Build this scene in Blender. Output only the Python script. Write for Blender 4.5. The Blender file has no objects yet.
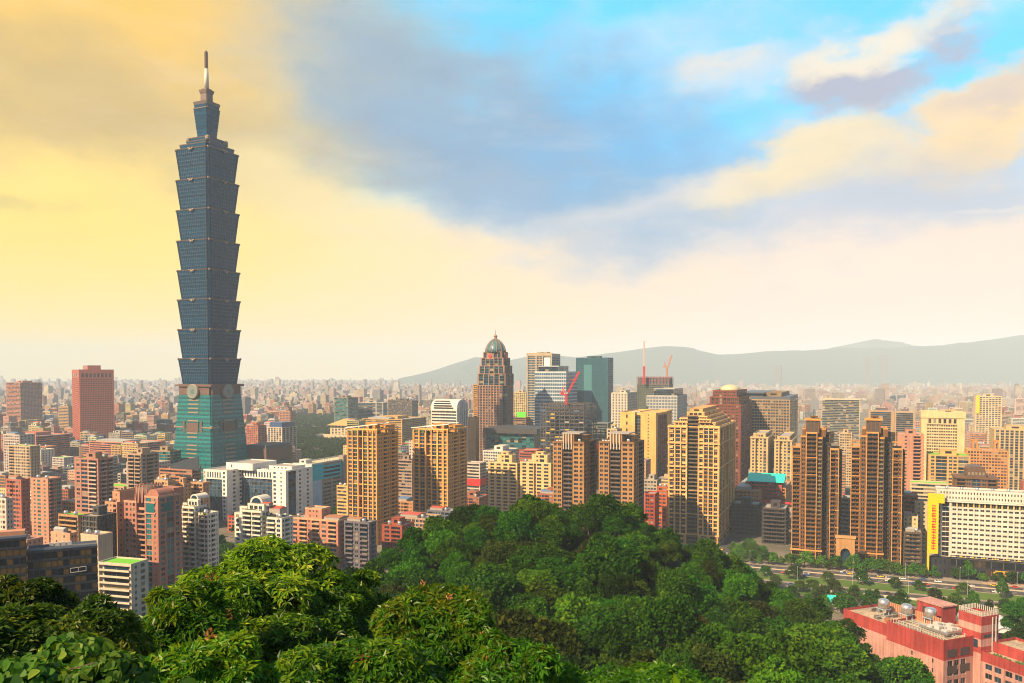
import bpy, math, random
import numpy as np
from mathutils import Vector, Matrix, noise as mnoise

R = random.Random(11)
NP = np.random.default_rng(5)
S = bpy.context.scene
COL = S.collection
rad = math.radians

# ---------------------------------------------------------------- camera
FPX, CY, CAMZ = 829.0, 399.5, 145.0
TILT = math.atan(27.5 / FPX)
cam_d = bpy.data.cameras.new('camera')
cam_d.sensor_width = 36.0
cam_d.lens = FPX / 1024 * 36
cam_d.shift_y = (CY - 341.5) / 1024
cam_d.clip_start = 0.3
cam_d.clip_end = 60000
cam = bpy.data.objects.new('camera', cam_d)
COL.objects.link(cam)
cam.location = (0, 0, CAMZ)
cam.rotation_euler = (rad(90) - TILT, 0, 0)
S.camera = cam

# ---------------------------------------------------------------- sun, exposure
SUN_AZ, SUN_EL = rad(-132), rad(39)          # azimuth measured clockwise from the view axis (+Y)
SUN_DIR = Vector((math.sin(SUN_AZ) * math.cos(SUN_EL), math.cos(SUN_AZ) * math.cos(SUN_EL), math.sin(SUN_EL)))
sun_d = bpy.data.lights.new('sun', 'SUN')
sun_d.energy = 5.0
sun_d.angle = rad(0.5)
sun_d.color = (1.0, 0.73, 0.43)
sun = bpy.data.objects.new('sun', sun_d)
COL.objects.link(sun)
sun.rotation_euler = (-SUN_DIR).to_track_quat('-Z', 'Y').to_euler()
S.view_settings.view_transform = 'Standard'
S.view_settings.look = 'None'
S.view_settings.exposure = 1.08
S.view_settings.gamma = 1.0
S.view_settings.use_curve_mapping = False
S.cycles.use_denoising = True
S.cycles.filter_width = 1.1
S.cycles.max_bounces = 6
S.cycles.diffuse_bounces = 2
S.cycles.glossy_bounces = 2
S.cycles.transmission_bounces = 2
S.cycles.transparent_max_bounces = 4
S.cycles.volume_bounces = 4
S.cycles.sample_clamp_indirect = 4.0

# ---------------------------------------------------------------- node helpers
def lin(c):
    c = c / 255.0
    return c / 12.92 if c <= 0.04045 else ((c + 0.055) / 1.055) ** 2.4
def srgb(r, g, b, k=1.0):
    return (lin(r) * k, lin(g) * k, lin(b) * k)

class NT:
    def __init__(s, nt):
        s.t = nt
        nt.nodes.clear()
    def n(s, kind, **kw):
        x = s.t.nodes.new(kind)
        for k, v in kw.items():
            setattr(x, k, v)
        return x
    def link(s, a, b):
        s.t.links.new(a, b)
    def put(s, sock, v):
        if hasattr(v, 'links') or hasattr(v, 'is_linked'):
            s.link(v, sock)
        elif isinstance(v, (tuple, list)) and len(v) == 3 and sock.type == 'RGBA':
            sock.default_value = (*v, 1)
        else:
            sock.default_value = v
    def math(s, op, a, b=None, c=None, clamp=False):
        x = s.n('ShaderNodeMath', operation=op, use_clamp=clamp)
        s.put(x.inputs[0], a)
        if b is not None: s.put(x.inputs[1], b)
        if c is not None: s.put(x.inputs[2], c)
        return x.outputs[0]
    def mix(s, f, a, b, kind='MIX'):
        x = s.n('ShaderNodeMix', data_type='RGBA', blend_type=kind)
        x.clamp_factor = True
        s.put(x.inputs[0], f); s.put(x.inputs[6], a); s.put(x.inputs[7], b)
        return x.outputs[2]
    def smooth(s, v, a, b, lo=0.0, hi=1.0):
        x = s.n('ShaderNodeMapRange', interpolation_type='SMOOTHSTEP')
        s.put(x.inputs[0], v)
        x.inputs[1].default_value = a; x.inputs[2].default_value = b
        x.inputs[3].default_value = lo; x.inputs[4].default_value = hi
        return x.outputs[0]
    def noise(s, vec, scale, detail=4, rough=0.55, dist=0.0):
        x = s.n('ShaderNodeTexNoise')
        if vec is not None: s.link(vec, x.inputs['Vector'])
        x.inputs['Scale'].default_value = scale
        x.inputs['Detail'].default_value = detail
        x.inputs['Roughness'].default_value = rough
        x.inputs['Distortion'].default_value = dist
        return x
    def vscale(s, vec, xyz, loc=(0, 0, 0)):
        x = s.n('ShaderNodeMapping')
        s.link(vec, x.inputs[0])
        x.inputs['Scale'].default_value = xyz
        x.inputs['Location'].default_value = loc
        return x.outputs[0]

# ---------------------------------------------------------------- sky
SKYK = 0.1
SKY_GAIN = 0.51
def make_world():
    w = bpy.data.worlds.new('World')
    S.world = w
    w.use_nodes = True
    T = NT(w.node_tree)
    sky = T.n('ShaderNodeTexSky', sky_type='NISHITA')
    sky.sun_disc = False
    sky.sun_elevation = SUN_EL
    sky.sun_rotation = SUN_AZ
    sky.altitude = 100
    sky.air_density = 1.0
    sky.dust_density = 0.6
    sky.ozone_density = 1.6
    tc = T.n('ShaderNodeTexCoord')
    d = tc.outputs['Generated']
    sep = T.n('ShaderNodeSeparateXYZ')
    T.link(d, sep.inputs[0])
    A0 = T.math('MULTIPLY', T.math('ARCTAN2', sep.outputs[0], sep.outputs[1]), 57.29578)
    E0 = T.math('MULTIPLY', T.math('ARCSINE', sep.outputs[2]), 57.29578)
    st = T.vscale(d, (1.0, 1.0, 2.2))
    n1 = T.noise(st, 3.2, 7, 0.55)
    n2 = T.noise(T.vscale(d, (1, 1, 2.0), (7.3, 1.1, 4.2)), 7.5, 7, 0.55)
    s1 = T.n('ShaderNodeSeparateColor'); T.link(n1.outputs['Color'], s1.inputs[0])
    s2 = T.n('ShaderNodeSeparateColor'); T.link(n2.outputs['Color'], s2.inputs[0])
    def off(a, ka, b, kb):
        return T.math('ADD', T.math('MULTIPLY', T.math('SUBTRACT', a, 0.5), ka), T.math('MULTIPLY', T.math('SUBTRACT', b, 0.5), kb))
    A = T.math('ADD', A0, off(s1.outputs[0], 15, s2.outputs[0], 8))
    E = T.math('ADD', E0, off(s1.outputs[1], 8, s2.outputs[1], 6))
    n3 = T.noise(T.vscale(d, (1, 1, 1.7), (2.2, 8.1, .4)), 21.0, 6, 0.6)
    fine = T.math('ADD', T.math('MULTIPLY', s2.outputs[2], .55), T.math('MULTIPLY', n3.outputs[0], .45))
    k = 1.0 / SKYK
    def c(r, g, b, m=1.0):
        q = srgb(r, g, b); l = .3 * q[0] + .6 * q[1] + .1 * q[2]
        return tuple(max(.01, l + (v - l) * 1.14) * k * m * SKY_GAIN for v in q)
    # open blue, leaning to cyan as in the gaps between the clouds
    col = T.mix(0.8, sky.outputs[0], c(112, 216, 255, 1.1))
    def blob(col, px, py, sx, sy, rot, color, strength, soft=(1.25, 0.25), n=0.0):
        nonlocal_A, nonlocal_E = A, E
        a0 = math.degrees(math.atan((px - 512) / FPX))
        e0 = math.degrees(math.atan((372 - py) / FPX * math.cos(rad(a0))))
        sa = math.degrees(math.atan(sx / FPX)); se = math.degrees(math.atan(sy / FPX))
        ca, sn = math.cos(rad(rot)), math.sin(rad(rot))
        da = T.math('SUBTRACT', nonlocal_A, a0); de = T.math('SUBTRACT', nonlocal_E, e0)
        p = T.math('DIVIDE', T.math('ADD', T.math('MULTIPLY', da, ca), T.math('MULTIPLY', de, sn)), sa)
        q = T.math('DIVIDE', T.math('SUBTRACT', T.math('MULTIPLY', de, ca), T.math('MULTIPLY', da, sn)), se)
        r = T.math('SQRT', T.math('ADD', T.math('MULTIPLY', p, p), T.math('MULTIPLY', q, q)))
        if n:
            r = T.math('ADD', r, T.math('MULTIPLY', T.math('SUBTRACT', fine, 0.5), n))
        f = T.smooth(r, soft[0], soft[1], 0.0, strength)
        return T.mix(f, col, color)
    for b in SKY_BLOBS:
        if b[0] == 'veil':
            # cream veil thickening toward the horizon, gold toward the low sun's side
            fz = T.smooth(E, 15.5, 7.0)
            warm = T.mix(T.smooth(A0, -33, 24), c(255, 222, 138, 1.14), c(246, 226, 210, 1.04))
            col = T.mix(fz, col, warm)
        elif b[0] == 'gold':
            fg = T.smooth(A, 0, -22)
            col = T.mix(T.math('MULTIPLY', fg, 0.96), col, T.mix(T.smooth(E, 20, 9), c(244, 203, 122), c(254, 224, 138)))
        else:
            col = blob(col, *b[:5], c(*b[5]), *b[6:])
    # thin high streaks everywhere, very faint
    st2 = T.noise(T.vscale(d, (1.2, 1.2, 6.0), (3, 3, 3)), 5.0, 6, 0.6)
    col = T.mix(T.smooth(st2.outputs[0], 0.5, 0.8, 0, 0.16), col, c(250, 236, 220))
    fn = T.noise(T.vscale(d, (1, 1, 2.4), (1, 5, 2)), 9.0, 9, 0.62, .3)
    lum = T.math('ADD', 0.89, T.math('MULTIPLY', fn.outputs[0], 0.22))
    cl = T.n('ShaderNodeCombineColor')
    for i in range(3): T.link(lum, cl.inputs[i])
    col = T.mix(T.smooth(E0, 2, 12), col, T.mix(1.0, col, cl.outputs[0], 'MULTIPLY'))
    # deeper blue sky out of view, dimmed there to cut fill and deepen shadows
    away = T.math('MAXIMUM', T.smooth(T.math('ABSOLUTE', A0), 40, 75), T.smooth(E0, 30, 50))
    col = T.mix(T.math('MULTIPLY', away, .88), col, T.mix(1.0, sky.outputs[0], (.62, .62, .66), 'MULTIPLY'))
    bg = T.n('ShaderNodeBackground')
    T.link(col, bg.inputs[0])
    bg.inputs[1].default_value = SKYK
    out = T.n('ShaderNodeOutputWorld')
    T.link(bg.outputs[0], out.inputs[0])
#   px   py   sx   sy  rot  colour           strength, (outer, inner), roughness
SKY_BLOBS = [
    (640, 60, 170, 34, 8, (214, 226, 238), 0.6, (1.4, -.2), 2.2),
    (740, 85, 140, 30, 6, (226, 226, 230), 0.8, (1.4, -.1), 2.0),
    (905, 40, 170, 22, 10, (200, 228, 244), 0.6, (1.4, -.2), 2.0),
    ('gold',),
    ('veil',),
    (800, 195, 340, 62, 8, (206, 210, 222), 0.85, (1.4, .1), 1.4),
    (560, 165, 270, 95, -12, (140, 178, 210), 0.97, (1.2, 0.1), 1.1),
    (600, 140, 150, 62, -18, (116, 186, 236), 0.6, (1.3, -.1), 1.0),
    (390, 70, 210, 96, -24, (172, 180, 184), 0.85, (1.3, 0.0), 1.1),
    (470, 150, 180, 66, -25, (142, 172, 202), 0.8, (1.3, 0.0), 1.1),
    (520, 195, 190, 30, -8, (154, 180, 206), 0.6, (1.4, -.1), 1.4),
    (240, 140, 240, 56, -4, (198, 182, 148), 0.7, (1.3, 0.0), 1.2),
    (70, 110, 170, 50, 4, (210, 184, 134), 0.55, (1.3, 0.0), 1.2),
    (5, 207, 40, 12, 0, (196, 178, 132), 0.8, (1.25, 0.3), 0.8),
    (60, 250, 200, 64, 3, (255, 230, 136), 0.85, (1.35, 0.0), 0.9),
    (130, 20, 190, 34, 5, (250, 210, 130), 0.8, (1.35, 0.0), 1.1),
    (300, 190, 120, 34, -16, (248, 226, 172), 0.75, (1.35, 0.0), 1.0),
    (870, 90, 100, 32, 8, (184, 186, 202), 0.95, (1.15, 0.5), 1.9),
    (850, 66, 90, 20, 10, (248, 236, 216), 0.9, (1.2, 0.35), 2.0),
    (715, 72, 60, 16, 8, (244, 230, 216), 0.65, (1.35, 0.1), 2.2),
    (985, 122, 120, 36, 24, (253, 224, 178), 0.95, (1.15, 0.45), 1.8),
    (1010, 92, 80, 16, 22, (208, 196, 194), 0.7, (1.3, 0.1), 1.5),
    (780, 182, 110, 32, 12, (253, 232, 188), 0.95, (1.25, 0.25), 2.0),
    (905, 205, 160, 46, 3, (190, 198, 212), 0.85, (1.35, 0.0), 1.3),
    (640, 210, 150, 22, 14, (230, 224, 220), 0.6, (1.5, -.2), 1.6),
    (975, 213, 62, 5, 2, (226, 222, 218), 0.7, (1.3, 0.2), 1.0),
]
make_world()

# ---------------------------------------------------------------- pixel <-> place
cT, sT = math.cos(TILT), math.sin(TILT)
def ray(px, py):
    u, v = (px - 512) / FPX, (py - CY) / FPX
    return u, cT - v * sT, -sT - v * cT
def at_d(px, py, d):
    x, y, z = ray(px, py)
    t = d / y
    return Vector((x * t, d, CAMZ + z * t))
def on_z(px, py, z=0.0):
    x, y, zz = ray(px, py)
    t = (z - CAMZ) / zz
    return Vector((x * t, y * t, z))
def proj(p):
    z = p[2] - CAMZ
    dep = p[1] * cT - z * sT
    if dep < 0.1:
        return None
    return 512 + FPX * p[0] / dep, CY - FPX * (p[1] * sT + z * cT) / dep, dep

# ---------------------------------------------------------------- objects
def put(o, parent=None):
    COL.objects.link(o)
    if parent is not None:
        o.parent = parent
    return o
def tag(o, label=None, cat=None, group=None, kind=None):
    if label: o['label'] = label
    if cat: o['category'] = cat
    if group: o['group'] = group
    if kind: o['kind'] = kind
    return o
def empty(name, loc, rz=0.0):
    o = bpy.data.objects.new(name, None)
    o.empty_display_size = 1
    o.location = loc
    o.rotation_euler = (0, 0, rz)
    return put(o)
def copy_tree(o, parent=None):
    c = o.copy()
    COL.objects.link(c)
    if parent is not None:
        c.parent = parent
    for ch in o.children:
        copy_tree(ch, c)
    return c

class MB:
    """collects quads, boxes, lathes; build() links them as one mesh object"""
    def __init__(s):
        s.v, s.f, s.m = [], [], []
        s.mi = 0
    def quad(s, a, b, c, d):
        i = len(s.v)
        s.v += (a, b, c, d)
        s.f.append((i, i + 1, i + 2, i + 3)); s.m.append(s.mi)
    def tri(s, a, b, c):
        i = len(s.v)
        s.v += (a, b, c)
        s.f.append((i, i + 1, i + 2)); s.m.append(s.mi)
    def poly(s, pts):
        i = len(s.v)
        s.v += pts
        s.f.append(tuple(range(i, i + len(pts)))); s.m.append(s.mi)
    def box(s, x0, x1, y0, y1, z0, z1, bottom=False):
        i = len(s.v)
        s.v += [(x0, y0, z0), (x1, y0, z0), (x1, y1, z0), (x0, y1, z0), (x0, y0, z1), (x1, y0, z1), (x1, y1, z1), (x0, y1, z1)]
        fs = [(0, 1, 5, 4), (1, 2, 6, 5), (2, 3, 7, 6), (3, 0, 4, 7), (4, 5, 6, 7)]
        if bottom: fs.append((3, 2, 1, 0))
        for f in fs:
            s.f.append(tuple(i + k for k in f)); s.m.append(s.mi)
    def prism(s, pts, z0, z1, bottom=False):
        n = len(pts); i = len(s.v)
        s.v += [(p[0], p[1], z0) for p in pts] + [(p[0], p[1], z1) for p in pts]
        for k in range(n):
            j = (k + 1) % n
            s.f.append((i + k, i + j, i + n + j, i + n + k)); s.m.append(s.mi)
        s.f.append(tuple(range(i + n, i + 2 * n))); s.m.append(s.mi)
        if bottom:
            s.f.append(tuple(reversed(range(i, i + n)))); s.m.append(s.mi)
    def loft(s, rings, cap=True):
        n = len(rings[0]); i = len(s.v)
        for r in rings: s.v += list(r)
        for a in range(len(rings) - 1):
            for k in range(n):
                j = (k + 1) % n
                s.f.append((i + a * n + k, i + a * n + j, i + (a + 1) * n + j, i + (a + 1) * n + k)); s.m.append(s.mi)
        if cap:
            s.f.append(tuple(range(i + (len(rings) - 1) * n, i + len(rings) * n))); s.m.append(s.mi)
            s.f.append(tuple(reversed(range(i, i + n)))); s.m.append(s.mi)
    def lathe(s, x, y, prof, n=12):
        s.loft([[(x + r * math.cos(2 * math.pi * k / n), y + r * math.sin(2 * math.pi * k / n), z) for k in range(n)] for r, z in prof])
    def bar(s, a, b, w, h=None):
        """square bar from a to b"""
        a, b = Vector(a), Vector(b)
        h = h or w
        t = (b - a).normalized()
        u = t.cross(Vector((0, 0, 1)))
        if u.length < 1e-3: u = Vector((1, 0, 0))
        u.normalize()
        v = u.cross(t)
        rg = []
        for p in (a, b):
            rg.append([tuple(p + u * (sx * w / 2) + v * (sy * h / 2)) for sx, sy in ((-1, -1), (1, -1), (1, 1), (-1, 1))])
        s.loft(rg)
    def mesh(s, name, mats):
        me = bpy.data.meshes.new(name)
        if isinstance(mats, bpy.types.Material): mats = [mats]
        v = np.asarray(s.v, dtype=np.float32).reshape(-1, 3)
        cnt = np.fromiter((len(f) for f in s.f), dtype=np.int32, count=len(s.f))
        idx = np.fromiter((i for f in s.f for i in f), dtype=np.int32, count=int(cnt.sum()))
        fill_mesh(me, v, idx, cnt)
        for m in mats: me.materials.append(m)
        if len(mats) > 1:
            me.polygons.foreach_set('material_index', np.asarray(s.m, dtype=np.int32))
        return me
    def build(s, name, mats, parent=None, smooth=False):
        if not s.f: return None
        me = s.mesh(name, mats)
        if smooth:
            me.polygons.foreach_set('use_smooth', np.ones(len(me.polygons), dtype=bool))
        return put(bpy.data.objects.new(name, me), parent)

def fill_mesh(me, v, idx, cnt):
    me.vertices.add(len(v))
    me.vertices.foreach_set('co', np.ascontiguousarray(v, dtype=np.float32).ravel())
    me.loops.add(len(idx))
    me.loops.foreach_set('vertex_index', idx)
    me.polygons.add(len(cnt))
    st = np.zeros(len(cnt), dtype=np.int32)
    st[1:] = np.cumsum(cnt)[:-1]
    me.polygons.foreach_set('loop_start', st)
    me.polygons.foreach_set('use_smooth', np.zeros(len(cnt), dtype=bool))
    me.update(calc_edges=True)

# ---------------------------------------------------------------- materials
_mc = {}
def wall_mat(rgb, rough=0.8, grime=0.3, tile=0.0, name='painted_wall'):
    """weathered wall: blotches, vertical rain streaks and (tile) faint floor courses"""
    rgb = tuple(c * .76 for c in rgb)
    key = (tuple(round(c, 4) for c in rgb), rough, grime, tile, name)
    if key in _mc: return _mc[key]
    m = bpy.data.materials.new(name)
    m.use_nodes = True
    T = NT(m.node_tree)
    tc = T.n('ShaderNodeTexCoord')
    o = tc.outputs['Object']
    info = T.n('ShaderNodeObjectInfo')
    a = T.noise(o, 0.09, 5, 0.6)
    b = T.noise(T.vscale(o, (0.9, 0.9, 0.045)), 1.0, 4, 0.6)
    f = T.noise(o, 1.7, 3, 0.6)
    k = T.math('ADD', T.math('MULTIPLY', T.math('SUBTRACT', a.outputs[0], 0.5), 1.1 * grime * 2),
               T.math('MULTIPLY', T.math('SUBTRACT', b.outputs[0], 0.5), 1.3 * grime * 2))
    k = T.math('ADD', k, T.math('MULTIPLY', T.math('SUBTRACT', f.outputs[0], 0.5), 0.7 * grime))
    k = T.math('ADD', k, 1.0)
    col = T.mix(1.0, rgb, T.n('ShaderNodeCombineColor').outputs[0], 'MULTIPLY')
    mixn = T.t.nodes[-1]
    comb = [x for x in T.t.nodes if x.bl_idname == 'ShaderNodeCombineColor'][0]
    for i in range(3):
        T.link(k, comb.inputs[i])
    p = T.n('ShaderNodeBsdfPrincipled')
    T.link(col, p.inputs['Base Color'])
    p.inputs['Roughness'].default_value = rough
    p.inputs['Specular IOR Level'].default_value = 0.3
    out = T.n('ShaderNodeOutputMaterial')
    T.link(p.outputs[0], out.inputs[0])
    _mc[key] = m
    return m

def glass_mat(name, rgb, rough=0.08, var=0.5, spec=0.5, bump=0.0, metal=0.0):
    key = ('g', name)
    if key in _mc: return _mc[key]
    m = bpy.data.materials.new(name)
    m.use_nodes = True
    T = NT(m.node_tree)
    geo = T.n('ShaderNodeNewGeometry')
    tc = T.n('ShaderNodeTexCoord')
    nz = T.noise(tc.outputs['Object'], 0.35, 3, 0.6)
    r = T.math('ADD', T.math('MULTIPLY', geo.outputs['Random Per Island'], 0.6), T.math('MULTIPLY', nz.outputs[0], 0.4))
    lo = tuple(c * (1 - var) for c in rgb); hi = tuple(min(1, c * (1 + var)) for c in rgb)
    col = T.mix(r, lo, hi)
    p = T.n('ShaderNodeBsdfPrincipled')
    T.link(col, p.inputs['Base Color'])
    T.link(T.smooth(nz.outputs[0], 0.3, 0.7, rough * 0.6, rough * 1.8), p.inputs['Roughness'])
    p.inputs['Specular IOR Level'].default_value = spec
    p.inputs['Metallic'].default_value = metal
    out = T.n('ShaderNodeOutputMaterial')
    T.link(p.outputs[0], out.inputs[0])
    _mc[key] = m
    return m

def plain_mat(name, rgb, rough=0.6, metal=0.0):
    key = ('p', name, tuple(round(c, 4) for c in rgb))
    if key in _mc: return _mc[key]
    m = bpy.data.materials.new(name)
    m.use_nodes = True
    T = NT(m.node_tree)
    tc = T.n('ShaderNodeTexCoord')
    nz = T.noise(tc.outputs['Object'], 0.8, 5, 0.65)
    col = T.mix(nz.outputs[0], tuple(c * 0.7 for c in rgb), tuple(min(1, c * 1.25) for c in rgb))
    p = T.n('ShaderNodeBsdfPrincipled')
    T.link(col, p.inputs['Base Color'])
    p.inputs['Roughness'].default_value = rough
    p.inputs['Metallic'].default_value = metal
    out = T.n('ShaderNodeOutputMaterial')
    T.link(p.outputs[0], out.inputs[0])
    _mc[key] = m
    return m

G_DARK = glass_mat('dark_window_glass', (0.010, 0.012, 0.016), spec=.3)
G_BLUE = glass_mat('bluish_window_glass', (0.014, 0.034, 0.058), spec=.35)
G_OFF = glass_mat('office_window_glass', (0.012, 0.05, 0.10), spec=.35)
G_TEAL = glass_mat('teal_window_glass', (0.015, 0.11, 0.12), spec=.4)
G_PALE = glass_mat('curtained_window', (0.20, 0.165, 0.11), 0.3, spec=.3)
G_WARM = glass_mat('brown_window_glass', (0.035, 0.024, 0.016), 0.2, spec=.3)  # dark brown pane colour, mixed in at random
STEEL = plain_mat('stainless_steel', (0.62, 0.60, 0.58), 0.3, 0.8)
CONC = plain_mat('roof_concrete', (0.30, 0.27, 0.235), 0.9)
CONC_D = plain_mat('dark_roof', (0.11, 0.105, 0.10), 0.9)
FRAME = plain_mat('aluminium_frame', (0.45, 0.43, 0.40), 0.5)
DARKFRAME = plain_mat('dark_frame', (0.05, 0.045, 0.045), 0.5)
TIN = {'red': plain_mat('red_tin', (0.42, 0.07, 0.045), 0.5), 'blue': plain_mat('blue_tin', (0.08, 0.17, 0.34), 0.5),
       'green': plain_mat('green_tin', (0.07, 0.25, 0.13), 0.5), 'grey': plain_mat('grey_tin', (0.34, 0.34, 0.34), 0.5),
       'turquoise': plain_mat('turquoise_tin', (0.02, 0.72, 0.52), 0.5), 'rust': plain_mat('rusty_tin', (0.30, 0.13, 0.06), 0.7)}
# ---------------------------------------------------------------- buildings
YAW = -23.0
FOOT = []          # footprints (cx, cy, ex, W, D) of everything built, for keeping others clear
SKYLINE = []       # (distance, px0, px1, ytop)
WIN_MIX = {'n': ((G_DARK, 4.5), (G_BLUE, 3), (G_WARM, 2), (G_PALE, 2)), 'b': ((G_BLUE, 5), (G_DARK, 3), (G_PALE, .6)),
           't': ((G_TEAL, 6), (G_DARK, 2), (G_PALE, .5)), 'd': ((G_DARK, 7), (G_WARM, 2), (G_BLUE, 1)), 'o': ((G_OFF, 7), (G_DARK, 3)), 'w': ((G_WARM, 4), (G_DARK, 4), (G_PALE, 1))}
_wm = {}
def cols(s, W=0):
    """'s1 w2*3 b4' -> [(type, weight), ...]; '@w3.6' repeats a 3.6 m bay along W"""
    if not isinstance(s, str): return s
    if s[0] == '@':
        n = max(2, int(round(W / float(s[2:] or 3.6))))
        return [('s', .6)] + [(s[1], 3)] * n + [('s', .6)]
    out = []
    for tok in s.split():
        n = 1
        if '*' in tok:
            tok, k = tok.split('*'); n = int(k)
        out += [(tok[0], float(tok[1:] or 1))] * n
    return out

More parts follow.
